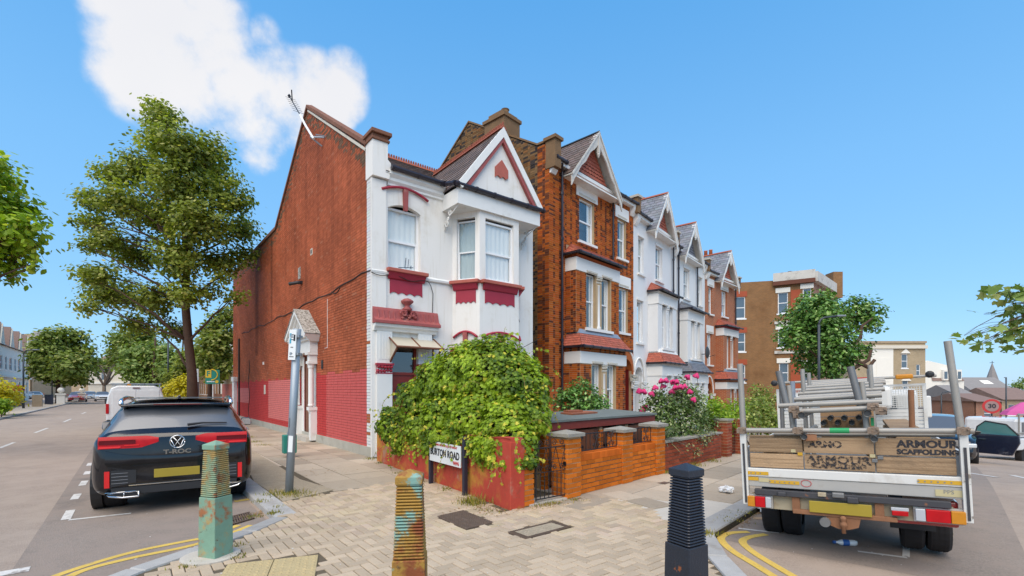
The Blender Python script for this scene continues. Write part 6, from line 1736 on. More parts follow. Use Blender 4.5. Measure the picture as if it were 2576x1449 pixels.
# ---- simple cars farther off
def small_car(name, loc, ang, paint, label, kind='hatch', front=True, L=4.2, wd=.92, hgt=1.46, door=False):
    C_ = empty(name, loc, ang, label, 'car')
    h = hgt
    if kind == 'suv': top = [(0, .8), (.05, 1.0), (.12, 1.1), (.45, h - .08), (.7, h - .02), (1.6, h), (2.3, h - .05), (2.95, 1.10), (3.15, 1.05), (L - .25, .95), (L - .06, .82), (L, .55)]
    elif kind == 'saloon': top = [(0, .75), (.06, .98), (.5, 1.02), (.75, 1.05), (1.25, h - .06), (1.8, h), (2.3, h - .04), (3.05, .98), (3.2, .95), (L - .3, .82), (L - .06, .70), (L, .5)]
    else: top = [(0, .75), (.06, .98), (.45, h - .1), (.7, h - .02), (1.6, h), (2.2, h - .05), (2.9, 1.0), (3.1, .96), (L - .3, .82), (L - .06, .70), (L, .5)]
    s = CarShape(top, [(0, wd * .82), (.1, wd * .93), (.4, wd), (L - .7, wd), (L - .25, wd * .93), (L, wd * .78)], [(0, .35), (.2, .24), (L - .2, .24), (L, .32)], wd * .70, .93)
    ys = sorted({p[0] for p in top} | {.2, 1.0, 2.0, 2.6, L - .7, L - .15, L - .02})
    g0 = [p[0] for p in top if p[1] > h - .03]
    s.build(C_, paint, (.7, 2.75), (top[1][0] + .05, .5 if kind != 'saloon' else 1.2), (2.2, 3.0), ys)
    for x in (-wd + .10, wd - .10):
        for y in (.75, L - .85): wheel(C_, x, y, .32, .20, 1 if x > 0 else -1)
    for sx in (-1, 1):
        MB().obox((sx * wd * .72, L - .10, .70), (.30, .20, .13), Matrix.Rotation(sx * R(-25), 3, 'Z')).build('headlight', 'headlamp', C_, bevel=.03)
        MB().obox((sx * wd * .86, .06, .90), (.18, .12, .16)).build('tail_light', 'tail_red', C_, bevel=.02)
        MB().obox((sx * (wd + .1), 2.6, 1.0), (.18, .10, .13)).build('mirror', paint, C_, bevel=.03)
    MB().box(-wd * .5, wd * .5, L - .03, L + .015, .50, .66).build('grille', 'plastic_black', C_, bevel=.01); MB().box(-.26, .26, L + .0, L + .03, .38, .49).build('number_plate', 'sign_white', C_)
    MB().box(-wd * .8, wd * .8, L - .10, L + .005, .28, .36).build('lower_grille', 'plastic_black', C_, bevel=.01)
    return C_
def street_l(px, py): return gpt(px, py, ROADZ)
LA = math.atan2(UL.y, UL.x) - R(90)
q = street_l(192, 1012); small_car('parked_car', q + UL * 4.2, LA + R(180), 'paint_red', 'red car far down the left street, facing us by the left kerb')
q = street_l(252, 1010); small_car('car', q + UL * 4.3, LA + R(180) + R(5), 'paint_white', 'white saloon car far down the left street, facing us', 'saloon')
q = street_l(222, 1007.5); small_car('parked_car', q + UL * 5.2, LA + R(180), 'paint_silver', 'silver car behind the red one far down the left street')
q = street_l(140, 1004); small_car('parked_car', q + UL * 3 - UX * 2.5, LA + R(150), 'paint_silver', 'grey car parked on a forecourt behind the white gate globes')
# dark car with an open door coming up the street on the right
SUVO = Vector((13.9, 15.6, 0)); SUVO.z = ground_z(SUVO.x, SUVO.y) + ROADZ
ca_ = R(180 - 40)
SV = small_car('car', SUVO + Vector((math.sin(R(38)), math.cos(R(38)), 0)) * 3.4 + Vector((0, 0, -.1)), R(180 - 38), 'paint_black', 'dark car facing us with its door open, right of the scaffold truck', 'suv', L=4.3, wd=.95, hgt=1.55)
door_e = MB(); dpoly = [(0, .35), (.95, .35), (1.12, .75), (1.10, .98), (.0, .98)]
dd = MB().prism([(p[0], p[1]) for p in dpoly], 'y', -.035, .035).build('open_door', 'paint_navy', SV, (-.95, 2.55, 0), R(180 - 28), bevel=.015)
MB().prism([(.05, .98), (1.08, .98), (.80, 1.30), (.30, 1.38), (.10, 1.20)], 'y', -.012, .012).build('door_window', mat('glass_teal', (.06, .20, .20), .1, spec=.9, coat=.5), dd)
MB().tube([(.05, 0, .98), (.10, 0, 1.21), (.30, 0, 1.39), (.80, 0, 1.31), (1.09, 0, .98)], .025, 6).build('window_frame', 'plastic_black', dd)
MB().box(.15, .32, -.06, -.035, .80, .84).build('door_handle', 'chrome', dd)
# ---- white van behind the black car
vp = Vector((-15.75, 20.0, ROADZ))
VN = empty('parked_van', vp, R(37), 'white panel van parked in front of the black car', 'van')
prof = [(-.80, .35), (-.88, .5), (-.90, 1.0), (-.84, 1.45), (-.74, 1.80), (-.55, 1.90), (.55, 1.90), (.74, 1.80), (.84, 1.45), (.90, 1.0), (.88, .5), (.80, .35)]
prof = [(x * 1.10, z * 1.0) for x, z in prof]
MB().prism(prof, 'y', 0, 3.2).build('body', 'paint_white', VN, bevel=.05)
MB().prism([(3.2, .35), (3.2, 1.85), (3.5, 1.75), (4.0, 1.15), (4.6, 1.0), (4.7, .4)], 'x', -.92, .92).build('cab', 'paint_white', VN, bevel=.05)
for sx in (-1, 1):
    MB().box(sx * .02 if sx > 0 else -.78, .78 if sx > 0 else -.02, -.02, .0, .5, 1.72).build('rear_door', 'paint_white', VN, bevel=.012)
    MB().box(sx * .93 - .05, sx * .93 + .05, -.03, .05, .75, 1.15).build('tail_light', 'tail_red', VN, bevel=.01); MB().obox((sx * 1.13, 3.5, 1.2), (.2, .1, .25)).build('mirror', 'plastic_black', VN, bevel=.02)
    for y in (.8, 3.8): wheel(VN, sx * .82, y, .32, .2, sx)
MB().box(-.12, .12, -.04, -.02, 1.78, 1.82).build('brake_light', 'tail_dark', VN); MB().box(-.95, .95, -.08, .05, .35, .5).build('bumper', 'plastic_black', VN, bevel=.02)
for y in (.4, 1.6, 2.8): MB().tube([(-.85, y, 1.98), (.85, y, 1.98)], .02, 6).tube([(-.8, y, 1.86), (-.8, y, 1.98)], .015, 5).tube([(.8, y, 1.86), (.8, y, 1.98)], .015, 5).build('roof_bar', 'galv_post', VN)
MB().tube([(.28, .15, 1.9), (.28, .05, 2.0)], .008, 5).build('roof_aerial', 'black_iron', VN); MB().box(-.30, -.18, .05, .2, 1.905, 1.97).build('beacon', 'tail_amber', VN)
# ---- scaffold truck
mat('board', (.43, .285, .165), .88, var=.15, scale=3.5, bump=.35, bscale=60, objrand=.22, stain=(.20, .14, .09), stain_scale=2.5, stain_amt=.5, grain=((1.6, 30, 55), (.19, .115, .06), .8))
mat('truck_white', (.66, .65, .62), .5, var=.08, scale=3, col2=(.22, .19, .16), lo=.66, hi=.72, stain=(.35, .29, .22), stain_scale=3, stain_amt=.45)
mat('truck_grey', (.40, .385, .36), .6, var=.12, scale=4, stain=(.24, .2, .16), stain_amt=.5, stain_scale=4)
mat('truck_black', (.045, .045, .052), .6, var=.25, scale=5, col2=(.22, .09, .045), lo=.60, hi=.68)
mat('truck_rust', (.26, .12, .06), .85, var=.35, scale=6, bump=.3, bscale=60)
mat('truck_cream', (.42, .36, .25), .7, var=.2, scale=4, stain=(.22, .12, .06), stain_amt=.5, stain_scale=5)
mat('galv_tube', (.34, .32, .29), .55, metal=.3, var=.18, scale=5, stain=(.24, .2, .17), stain_scale=6, stain_amt=.5)
mat('galv_dark', (.20, .20, .20), .5, metal=.5, var=.25, scale=5)
mat('fitting', (.27, .20, .15), .7, metal=.4, var=.4, scale=15, bump=.4, bscale=60)
mat('sticker_amber', (.60, .34, .02), .5, var=.15, scale=9, stain=(.35, .28, .12), stain_scale=9, stain_amt=.5); mat('sticker_cream', (.50, .43, .24), .6, var=.1); mat('tape_green', (.02, .30, .10), .6, var=.15)
mat('mesh_white', (.66, .66, .63), .6, var=.08); mat('ply', (.38, .23, .12), .85, var=.2, scale=4, stain=(.2, .11, .06), stain_scale=5, stain_amt=.4)
def stencil(name, amt):
    m, N, L, P = nmat(name); tc = N.new('ShaderNodeTexCoord')
    P.inputs['Base Color'].default_value = (.035, .035, .042, 1); P.inputs['Roughness'].default_value = .9
    f = ramp(N, L, noise(N, L, tc.outputs['Object'], 26, 6, .7), amt - .10, amt + .10)
    L.new(f, P.inputs['Alpha']); MATS[name] = m
stencil('stencil', .44); stencil('stencil_faint', .52)
TA = R(-36)
TK = empty('scaffold_truck', (3.33, 4.72, ROADZ), TA, 'white flatbed scaffolding truck with timber tailboard and loaded scaffold tubes, seen from behind', 'truck')
TK.rotation_euler = (0, R(-2.7), TA)
HW = .89; dz = .085
def tb(name, m, x0, x1, y0, y1, z0, z1, bevel=0., parent=None): return MB().box(x0, x1, y0, y1, z0 + dz, z1 + dz).build(name, m, parent or TK, bevel=bevel)
# bed
tb('bed', 'truck_grey', -HW, HW, .05, 3.3, .70, .78); 
tb('tail_rail', 'truck_white', -HW, HW, -.03, .05, .745, .835, .008); tb('tail_sill', 'truck_grey', -HW, HW, -.02, .06, .635, .743, .008)
for sx in (-1, 1): tb('side_board', 'truck_white', sx * HW - .02 if sx > 0 else -HW, HW if sx > 0 else -HW + .02, .06, 3.25, .78, 1.05)
# timber tailboard: single planks
zb0, zb1, zb2 = .838, 1.0, 1.175
xb = [-HW + .05, -.33, .26, HW - .05]
k = 0
for (za, zc) in ((zb0, zb1), (zb1 + .004, zb2)):
    for i in range(3):
        o = tb('plank', 'board', xb[i] + .005, xb[i + 1] - .005, -.012 - .004 * ((i + k) % 2), .028, za + .005 + .004 * (i % 2), zc - (.016 if (za > .9 and i == 0) else .005), .006)
        k += 1
tb('plank', 'board', xb[0], xb[1] + .02, .05, .09, 1.02, 1.185, .004)
for x, z, m in ((-.42, 1.03, 'sticker_cream'), (-.36, 1.0, 'sticker_amber'), (.24, 1.0, 'sticker_cream'), (.30, .985, 'galv_dark'), (.255, .955, 'galv_dark')): tb('board_clip', m, x - .022, x + .022, -.024, -.005, z - .016, z + .016, .003)
def tt(s_, x, z, size, m, sx=1.0): return text('lettering', s_, size, m, TK, face_frame((x, -.0175, z + dz)), .0005, .004, sx=sx)
tt('ARMOUR', .64, 1.118, .092, 'stencil', 1.1); tt('SCAFFOLDING', .64, 1.045, .062, 'stencil', 1.05)
tt('ARMO', -.14, 1.10, .09, 'stencil_faint', 1.1); tt('ARMOUR', -.04, .945, .11, 'stencil_faint', 1.15); tt('SCAFFOLDING', -.04, .885, .06, 'stencil_faint', 1.15)
# stickers on the rails
for (x0, x1, z0, z1, m, dep) in ((-.88, -.66, .765, .80, 'sticker_amber', -.034), (.56, .87, .765, .80, 'sticker_amber', -.034), (-.86, -.76, .70, .738, 'sticker_amber', -.024), (-.755, -.66, .69, .73, 'sticker_cream', -.024), (-.655, -.38, .68, .715, 'sticker_amber', -.024), (.68, .86, .655, .715, 'sticker_cream', -.024)):
    s_ = tb('sticker', m, x0, x1, dep - .002, dep + .002, z0, z1)
    if x1 - x0 > .2:
        bb = MB(); n = int((x1 - x0) / .045)
        for j in range(n): bb.box(x0 + j * .045, x0 + j * .045 + .012, dep - .0035, dep - .002, (z0 + z1) / 2 - .006 + dz, (z0 + z1) / 2 + .006 + dz)
        bb.build('sticker_print', 'ink_grey', s_)
text('lettering', 'PPS', .05, 'ink_grey', TK, face_frame((.77, -.027, .695 + dz)), .0005)
MB().tube([(-.32 + .045 * math.cos(t * math.pi / 10), -.024, .70 + dz + .034 * math.sin(t * math.pi / 10)) for t in range(21)], .003, 5).build('speed_roundel', 'sign_red', TK)
# posts
def tube(name, a, c, r=.0245, m='galv_tube', parent=None, n=10, hollow=True):
    a, c = Vector(a) + Vector((0, 0, dz)), Vector(c) + Vector((0, 0, dz)); b = MB().tube([a, c], r, n, caps=not hollow)
    o = b.build(name, m, parent or TK, smooth=True)
    return o
for sx, zt in ((-1, 1.98), (1, 2.05)):
    tb('corner_post', 'truck_white', sx * HW - .03, sx * HW + .03, -.05, .03, .44, 1.24, .004); tb('post_strip', 'truck_black', sx * HW - .008, sx * HW + .012, -.058, -.05, .46, 1.1)
    tube('pole', (sx * HW, .0, 1.10), (sx * (HW - (.06 if sx > 0 else 0)), .0, zt), .030)
tube('tail_rail_tube', (-HW - .05, -.045, 1.245), (HW + .07, -.045, 1.245), .0265)
tube('rail_tube', (-.6, .05, 1.20), (.85, .10, 1.20), .022)
MB().tube([(-.09, -.045, 1.245 + dz), (.07, -.045, 1.245 + dz)], .0275, 12).build('green_tape', 'tape_green', TK)
def fitting(x, y, z, s=1.0):
    rr_ = random.Random(int((x + 5) * 1000 + z * 77)); b = MB()
    b.tube([(x, y - .035, z + dz), (x, y + .035, z + dz)], .038 * s, 8).tube([(x - .04 * s, y, z + dz), (x + .04 * s, y, z + dz)], .036 * s, 8).tube([(x + .03, y - .06, z + .02 + dz), (x + .03, y + .02, z + .02 + dz)], .012, 6).obox((x - .035, y - .03, z + dz), (.03, .05, .05))
    b.build('coupler', 'fitting', TK)
def end_tube(x, y, z, L=1.6, r=.030):
    """tube lying along the bed with its open end towards us"""
    o = MB().lathe([(r * .8, .02), (r, 0), (r, -.0), (r, L)], 14, (x, y, z + dz), axis='y', caps=False).build('scaffold_tube', 'galv_tube', TK, smooth=True)
    MB().lathe([(r * .82, .015), (r * .01, .016)], 14, (x, y, z + dz), axis='y', caps=False).build('tube_mouth', 'unlit_depth', o)
    return o
for x in (-HW, -.36, .26, HW): fitting(x, -.045, 1.245)
end_tube(-.31, -.11, 1.185); end_tube(.26, -.11, 1.17)
MB().obox((-.27, -.02, 1.175 + dz), (.10, .12, .06), Matrix.Rotation(R(20), 3, 'Z')).build('coupler', 'truck_rust', TK)
# rack of tubes over the bed
for i, (y, zt, xl, xr) in enumerate(((.18, 2.02, -.40, .24), (1.0, 1.92, -.36, .30), (1.9, 1.90, -.36, .30))):
    for j, x in enumerate((xl, xr)):
        tube('upright', (x - .01, y, .78), (x - (.05 if i == 0 else .02), y, 1.72 if i == 0 else zt), .027 if i == 0 else .024)
        if i == 0: tube('upright', (x - .06 - .01, y - .03, 1.48), (x - .13 - .005, y - .03, 1.48 + .40), .033, 'galv_dark')
for k, (y, z, xl, xr) in enumerate(((.12, 1.50, -.55, .34), (.10, 1.44, -.34, .37), (.35, 1.56, -.42, .35), (.7, 1.58, -.40, .36), (1.0, 1.62, -.44, .40), (1.4, 1.66, -.44, .40), (1.8, 1.70, -.42, .44), (2.2, 1.73, -.45, .45), (2.6, 1.76, -.45, .45))):
    tube('scaffold_tube', (xl, y, z), (xr, y, z + .02), .0265)
end_tube(-.33, -.02, 1.40, 2.6, .034); end_tube(.22, -.02, 1.41, 2.6, .034)
for x, z in ((-.40, 1.46), (.27, 1.47), (.33, 1.43), (-.36, 1.40)): fitting(x, .08, z, 1.1)
for k in range(6): tb('plank', 'board', -.84 + .02 * k, -.62 + .02 * (k % 3), .4 + .1 * (k % 2), 3.0, .79 + k * .045, .83 + k * .045, .004)
for k in range(5): tb('plank', 'board', .42 + .02 * (k % 2), .70 - .02 * (k % 3), .3, 2.9, 1.0 + k * .042, 1.038 + k * .042, .004)
for k in range(7): end_tube(-.16 + .062 * k, .3 + .03 * (k % 3), 1.30 + .05 * (k % 2), 2.4, .026)
tb('ply_sheet', 'ply', -.20, .28, .62, .65, 1.10, 1.48); tb('ply_seam', 'ink_grey', -.20, .28, .618, .622, 1.35, 1.356)
for (x, y, z0, z1, m) in ((-.74, 2.0, 1.0, 1.80, 'galv_dark'), (-.52, 1.2, 1.0, 1.78, 'lead'), (.62, 1.1, 1.1, 1.62, 'truck_rust')): tube('upright', (x, y, z0), (x + .01, y, z1), .028, m)
tb('green_mark', 'tape_green', .245, .27, .15, .2, 1.28, 1.36)
# headboard with mesh guard
Y0 = 3.2
b = MB()
for z in [1.20 + k * .055 for k in range(6)]: b.box(-.9, .9, Y0 + .0, Y0 + .03, z - .19 + dz, z - .143 + dz)
b.build('louvre_panel', 'truck_white', TK)
for (x0, x1) in ((-.9, -.45), (.15, .9)):
    b = MB(); x = x0
    while x < x1 + .001: b.box(x - .004, x + .004, Y0 - .01, Y0 - .002, 1.36 + dz, 1.66 + dz); x += .03
    z = 1.36
    while z < 1.665: b.box(x0, x1, Y0 - .012, Y0 - .008, z - .004 + dz, z + .004 + dz); z += .03
    b.build('mesh_guard', 'mesh_white', TK)
for x in (-.92, -.45, .15, .92): tb('guard_post', 'truck_white', x - .02, x + .02, Y0 - .02, Y0 + .02, .8, 1.70)
tb('guard_rail', 'truck_white', -.92, .92, Y0 - .025, Y0 + .015, 1.67, 1.70)
tube('beacon_bar', (-.95, Y0 - .1, 1.80), (1.05, Y0 - .1, 1.80), .02)
tb('beacon', 'tail_amber', .60, .80, Y0 - .14, Y0 - .06, 1.77, 1.84, .02); tb('red_tape', 'sign_red', .1, .32, Y0 - .125, Y0 - .075, 1.775, 1.825)
MB().lathe([(.02, -.05), (.05, -.03), (.05, .03), (.02, .05)], 10, (.98, Y0 - .1, 1.82 + dz), axis='y').build('work_lamp', 'plastic_black', TK); MB().lathe([(.02, -.05), (.05, -.03), (.05, .03), (.02, .05)], 10, (-.95, Y0 - .1, 1.80 + dz), axis='y').build('work_lamp', 'plastic_black', TK)
cab = MB().prism([(Y0 + .25, .55), (Y0 + .25, 1.55), (Y0 + .4, 1.62), (Y0 + 1.3, 1.60), (Y0 + 1.75, 1.1), (Y0 + 1.85, .55)], 'x', -.86, .86).build('cab', 'truck_white', TK, (0, 0, dz), bevel=.03)
tb('cab_rear_window', 'car_glass', .28, .62, Y0 + .235, Y0 + .252, 1.34, 1.52, 0, None)
tb('white_tarpaulin', 'truck_white', .2, .55, Y0 - .22, Y0 - .06, 1.34, 1.68, .06)
tb('wing_mirror', 'truck_white', 1.02, 1.10, Y0 + 1.2, Y0 + 1.28, 1.15, 1.50, .02)
# under-run beam, lamps, plate, tow bar
tb('crash_beam', 'truck_black', -.80, .78, -.06, .0, .555, .615, .006); tb('chassis_plate', 'truck_cream', -.84, .80, .02, .06, .40, .555)
for x in (-.42, .27): tb('drop_bracket', 'truck_rust', x - .035, x + .035, -.03, .02, .40, .57)
tb('tow_beam', 'truck_rust', -.45, .40, -.05, .0, .385, .43, .006)
def lamp(xs, cols):
    for (x0, x1), m in zip(xs, cols): tb('lamp_lens', m, x0, x1, -.075, -.03, .425, .535, .006)
    a, c = min(x[0] for x in xs), max(x[1] for x in xs); tb('lamp_housing', 'truck_grey', a - .012, c + .012, -.03, .02, .41, .548, .004)
lamp(((-.87, -.80), (-.797, -.70), (-.697, -.645)), ('tail_amber', 'tail_red', 'tail_clear')); lamp(((.53, .60), (.603, .77), (.773, .87)), ('tail_clear', 'tail_red', 'tail_amber'))
tb('fog_lamp', 'tail_red', .36, .48, -.07, -.02, .455, .50, .006); tb('fog_lamp_top', 'tail_clear', .355, .485, -.065, -.02, .50, .53, .004)
pt = tb('number_plate', 'plate_yellow', -.30, .21, -.075, -.062, .42, .535, .004)
tb('bumper_clip', 'truck_cream', -.22, -.15, -.08, -.05, .585, .625, .004); tb('socket', 'galv_dark', -.10, .0, -.10, -.05, .585, .635, .01); tb('socket', 'truck_black', .02, .11, -.09, -.05, .54, .60, .01); tb('socket', 'truck_black', -.58, -.50, -.09, -.05, .555, .605, .012)
b = MB().prism([(-.16, .385), (.12, .385), (.10, .30), (.02, .27), (-.06, .27), (-.16, .31)], 'y', -.04, -.01); b.build('tow_plate', 'truck_rust', TK, (0, 0, dz))
b = MB().lathe([(.018, .24), (.018, .30), (.032, .315), (.032, .335), (.022, .345), (.018, .36), (.028, .375), (.026, .395), (.01, .41)], 12, (-.02, -.075, dz)); b.build('tow_ball', 'truck_rust', TK, smooth=True)
MB().lathe([(.045, -.02), (.05, 0), (.045, .02)], 14, (-.17, -.09, .335 + dz), axis='y').build('tow_socket', 'galv_dark', TK)
tb('red_canister', 'paint_red', .34, .84, .06, .35, .36, .60, .02)
tb('axle', 'truck_black', -.75, .75, .92, 1.0, .25, .40); tb('chassis_rail', 'truck_black', -.45, -.35, .1, 3.0, .48, .68); tb('chassis_rail', 'truck_black', .35, .45, .1, 3.0, .48, .68)
for sx in (-1, 1):
    for xo in (.76, .55): wheel(TK, sx * xo, .95, .33, .19, sx, 'truck_cream')
    wheel(TK, sx * .76, 4.2, .33, .19, sx, 'truck_cream')
tb('mud_flap', 'plastic_black', .36, .72, .55, .57, .2, .45); tb('side_guard', 'truck_white', HW - .02, HW + .01, .05, .12, .44, .80)
# ------------------------------------------------------------------ plants
leafmat('leaf_plane', (.10, .135, .022), (.34, .40, .055), (.50, .49, .15), trans=.42)
leafmat('leaf_bright', (.12, .22, .012), (.34, .50, .03), (.46, .56, .08), trans=.4)
leafmat('leaf_ivy', (.055, .115, .008), (.36, .50, .02), (.58, .52, .05), rough=.45, trans=.25)  # lowest tone kept dark, putting shaded gaps into the leaf colour
leafmat('leaf_dark', (.06, .135, .03), (.19, .37, .07), (.38, .52, .17), rough=.35, trans=.2)
leafmat('leaf_mid', (.10, .145, .028), (.28, .36, .06), (.46, .48, .16), trans=.35)
leafmat('leaf_soft', (.12, .19, .04), (.28, .38, .09), (.40, .42, .14), trans=.3)
leafmat('leaf_gold', (.35, .30, .01), (.68, .58, .015), (.80, .74, .05), trans=.3)
leafmat('leaf_rose', (.06, .11, .025), (.16, .24, .06), (.34, .38, .18), trans=.2)
leafmat('leaf_strap', (.05, .085, .05), (.16, .20, .12), (.30, .30, .12), trans=.15)
leafmat('weed', (.10, .13, .015), (.26, .24, .03), (.38, .30, .06), trans=.2)
mat('bark', (.075, .042, .028), .95, var=.35, scale=6, bump=.8, bscale=25); mat('bark_pale', (.16, .12, .09), .95, var=.3, scale=6, bump=.6, bscale=25)
mat('shade_core', (.016, .022, .006), .95, var=.4, scale=9); mat('vine', (.24, .15, .05), .8, var=.3, scale=9); mat('rose_pink', (.62, .03, .16), .6, var=.25, scale=30)
IVY = [(0, -.5), (.42, -.34), (.26, -.02), (.46, .22), (.12, .22), (0, .55), (-.12, .22), (-.46, .22), (-.26, -.02), (-.42, -.34)]
OVAL = [(0, -.5), (.26, -.18), (.24, .16), (0, .5), (-.24, .16), (-.26, -.18)]
DIA = [(0, -.55), (.36, -.05), (0, .55), (-.36, -.05)]
def leaf(mb, p, nrm, size, shape, col, rr, curl=.15):
    nrm = nrm.normalized() if nrm.length > 1e-6 else Vector((0, 0, 1)); a = nrm.orthogonal().normalized(); t = rr.uniform(0, 6.283)
    a = a * math.cos(t) + nrm.cross(a) * math.sin(t); b_ = nrm.cross(a)
    n0 = len(mb.v)
    for (x, y) in shape: mb.v.append(tuple(p + a * (x * size) + b_ * (y * size) - nrm * (curl * size * (abs(x) + .4 * abs(y)))))
    if len(shape) == 4: mb.f.append((n0, n0 + 1, n0 + 2, n0 + 3)); mb.c.append(col)
    else: mb.f.append(tuple(range(n0, n0 + len(shape)))); mb.c.append(col)
    mb.hascol = True
def rvec(rr):
    while True:
        v = Vector((rr.uniform(-1, 1), rr.uniform(-1, 1), rr.uniform(-1, 1)))
        if .05 < v.length < 1: return v
def foliage(lumps, n, size, rr, shape=DIA, shell=.55, clump=.16, per=14, up=.6, alt=.06, flat=.0, squash=1., light_up=True):
    """leaf faces in small clumps through the volume of the lumps (centre, radius)"""
    mb = MB(); wts = [r ** 2.2 for _, r in lumps]; tot = sum(wts); zlo = min(c.z - r for c, r in lumps); zhi = max(c.z + r for c, r in lumps)
    for (c, r), w in zip(lumps, wts):
        k = int(n * w / tot / per) + 1
        for _ in range(k):
            d = rvec(rr).normalized(); q = r * (shell + (1 - shell) * rr.random()) if rr.random() < .8 else r * rr.random()
            cc = c + Vector((d.x, d.y, d.z * squash)) * q; tone = rr.gauss(.45, .22)
            if flat: cc.z -= 0
            for _ in range(per):
                o_ = Vector((rr.gauss(0, clump), rr.gauss(0, clump), rr.gauss(0, clump * .7)))
                t = max(0, min(1, tone + rr.gauss(0, .16)))
                leaf(mb, cc + o_, d * .55 + Vector((0, 0, up)) + rvec(rr) * .75, size * rr.uniform(.7, 1.3), shape, (t, 1. if rr.random() < alt else 0., 0), rr)
    return mb
def limb(b, a, c, r0, r1, rr, bend=.12, n=6):
    a, c = Vector(a), Vector(c); L = (c - a).length; pts = []
    off = Vector((rr.uniform(-1, 1), rr.uniform(-1, 1), rr.uniform(-.2, .8))) * L * bend
    for i in range(n + 1):
        t = i / n; pts.append(a.lerp(c, t) + off * math.sin(t * math.pi) + Vector((rr.uniform(-1, 1), rr.uniform(-1, 1), 0)) * .02 * L * (0 < i < n))
    b.tube(pts, [r0 + (r1 - r0) * i / n for i in range(n + 1)], 7)
def tree(name, base, trunk, r0, lumps, n, size, lm, bm, label, cat='tree', group=None, rr=None, fork=.0, **kw):
    rr = rr or random.Random(len(label))
    T = empty(name, base, 0, label, cat, group); base = Vector(base)
    loc = [(c - base, r) for c, r in lumps]; tr = [Vector(p) - base for p in trunk]
    b = MB(); m = len(tr)
    b.tube(tr, [r0 * (1.25 if i == 0 else 1 - .55 * i / (m - 1)) for i in range(m)], 12)
    for c, r in loc:
        # leave the trunk at the point that lies a bit lower than the lump
        k = min(range(m), key=lambda i: abs(tr[i].z - (c.z - (c - tr[i]).length * .45)) + (100 if i == 0 else 0))
        limb(b, tr[k], c, r0 * .30, r0 * .06, rr)
        for _ in range(3): limb(b, tr[k].lerp(c, rr.uniform(.5, .95)), c + rvec(rr) * r * .85, r0 * .09, r0 * .025, rr)
    b.build('trunk', bm, T, smooth=True)
    foliage(loc, n, size, rr, **kw).build('crown', lm, T)
    return T
def L_(items, Y, k=1., dy=0., rr=None, sq=1.):
    out = []
    for it in items:
        px, py, r = it[:3]; y = it[3] if len(it) > 3 else Y + (rr.uniform(-dy, dy) if rr else 0)
        out.append((wpt(px, py, y), r * Y / FPX * k))
    return out
rr = random.Random(40)
TY = 20.2
big = [(412, 290, 42), (400, 350, 55), (450, 370, 70), (530, 380, 48), (540, 440, 62), (360, 420, 62), (450, 460, 80), (575, 500, 60), (600, 575, 52), (285, 440, 48), (300, 500, 55), (390, 540, 80), (500, 560, 80), (240, 505, 42), (245, 560, 38),
       (270, 600, 48), (340, 640, 62), (450, 650, 68), (560, 660, 52), (250, 690, 44), (300, 740, 60), (225, 770, 26), (390, 750, 60), (345, 815, 44), (245, 735, 40), (470, 740, 46), (615, 640, 34), (530, 735, 26), (590, 745, 24), (440, 830, 36), (560, 700, 22), (220, 620, 24), (210, 690, 20), (205, 560, 18), (400, 275, 26)]
tb0 = gpt(486, 1080); 
base = Vector((wpt(486, 980, TY).x, TY, 0))
trunk = [base, wpt(483, 940, TY), wpt(474, 860, TY), wpt(466, 760, TY), wpt(470, 650, TY), wpt(462, 520, TY), wpt(440, 400, TY), wpt(415, 300, TY)]
tree('plane_tree', base, trunk, .20, L_(big, TY, 1., 1.5, rr), 38000, .15, 'leaf_plane', 'bark', 'tall windblown street tree standing on the pavement beside the brick flank', rr=random.Random(4), shell=.35, clump=.20, per=14, alt=.10, squash=.75)
# bright crown coming in at the top left
rr = random.Random(8)
tl = [(-20, 440, 60), (20, 450, 34), (-60, 520, 90), (40, 520, 48), (60, 560, 40), (20, 590, 60), (80, 610, 32), (-40, 640, 70), (50, 650, 34), (100, 615, 12), (-90, 600, 90), (20, 690, 30), (90, 662, 14), (75, 530, 20)]
TY2 = 12.5; bx = wpt(-150, 980, TY2)
tree('street_tree', (bx.x, bx.y, 0), [(bx.x, bx.y, -.1), wpt(-150, 800, TY2), wpt(-130, 640, TY2), wpt(-90, 500, TY2)], .17, L_(tl, TY2, 1., .8, rr), 5200, .17, 'leaf_bright', 'bark', 'bright green tree crown leaning into the frame above the left road', shape=OVAL, shell=.4, clump=.14, per=9, alt=.15)
# sparse big leaves at the right edge
rs = [(2590, 760, 40), (2560, 800, 26), (2500, 735, 12), (2535, 730, 14), (2540, 845, 22), (2575, 830, 26), (2510, 820, 12), (2480, 855, 12), (2450, 872, 5), (2462, 840, 6), (2440, 848, 5), (2425, 845, 3), (2475, 790, 6), (2535, 770, 12), (2555, 885, 14), (2560, 740, 22), (2500, 762, 5)]
TY3 = 9.; bx = wpt(2900, 980, TY3); bz = ground_z(bx.x, bx.y)
tree('street_tree', (bx.x, bx.y, bz), [(bx.x, bx.y, bz - .1), wpt(2880, 850, TY3), wpt(2800, 760, TY3), wpt(2680, 770, TY3)], .05, L_(rs, TY3, 1., .4, random.Random(3)), 150, .17, 'leaf_soft', 'bark', 'sparse tree branch with large leaves reaching in at the right edge', shape=IVY, shell=.2, clump=.09, per=4, alt=.3)
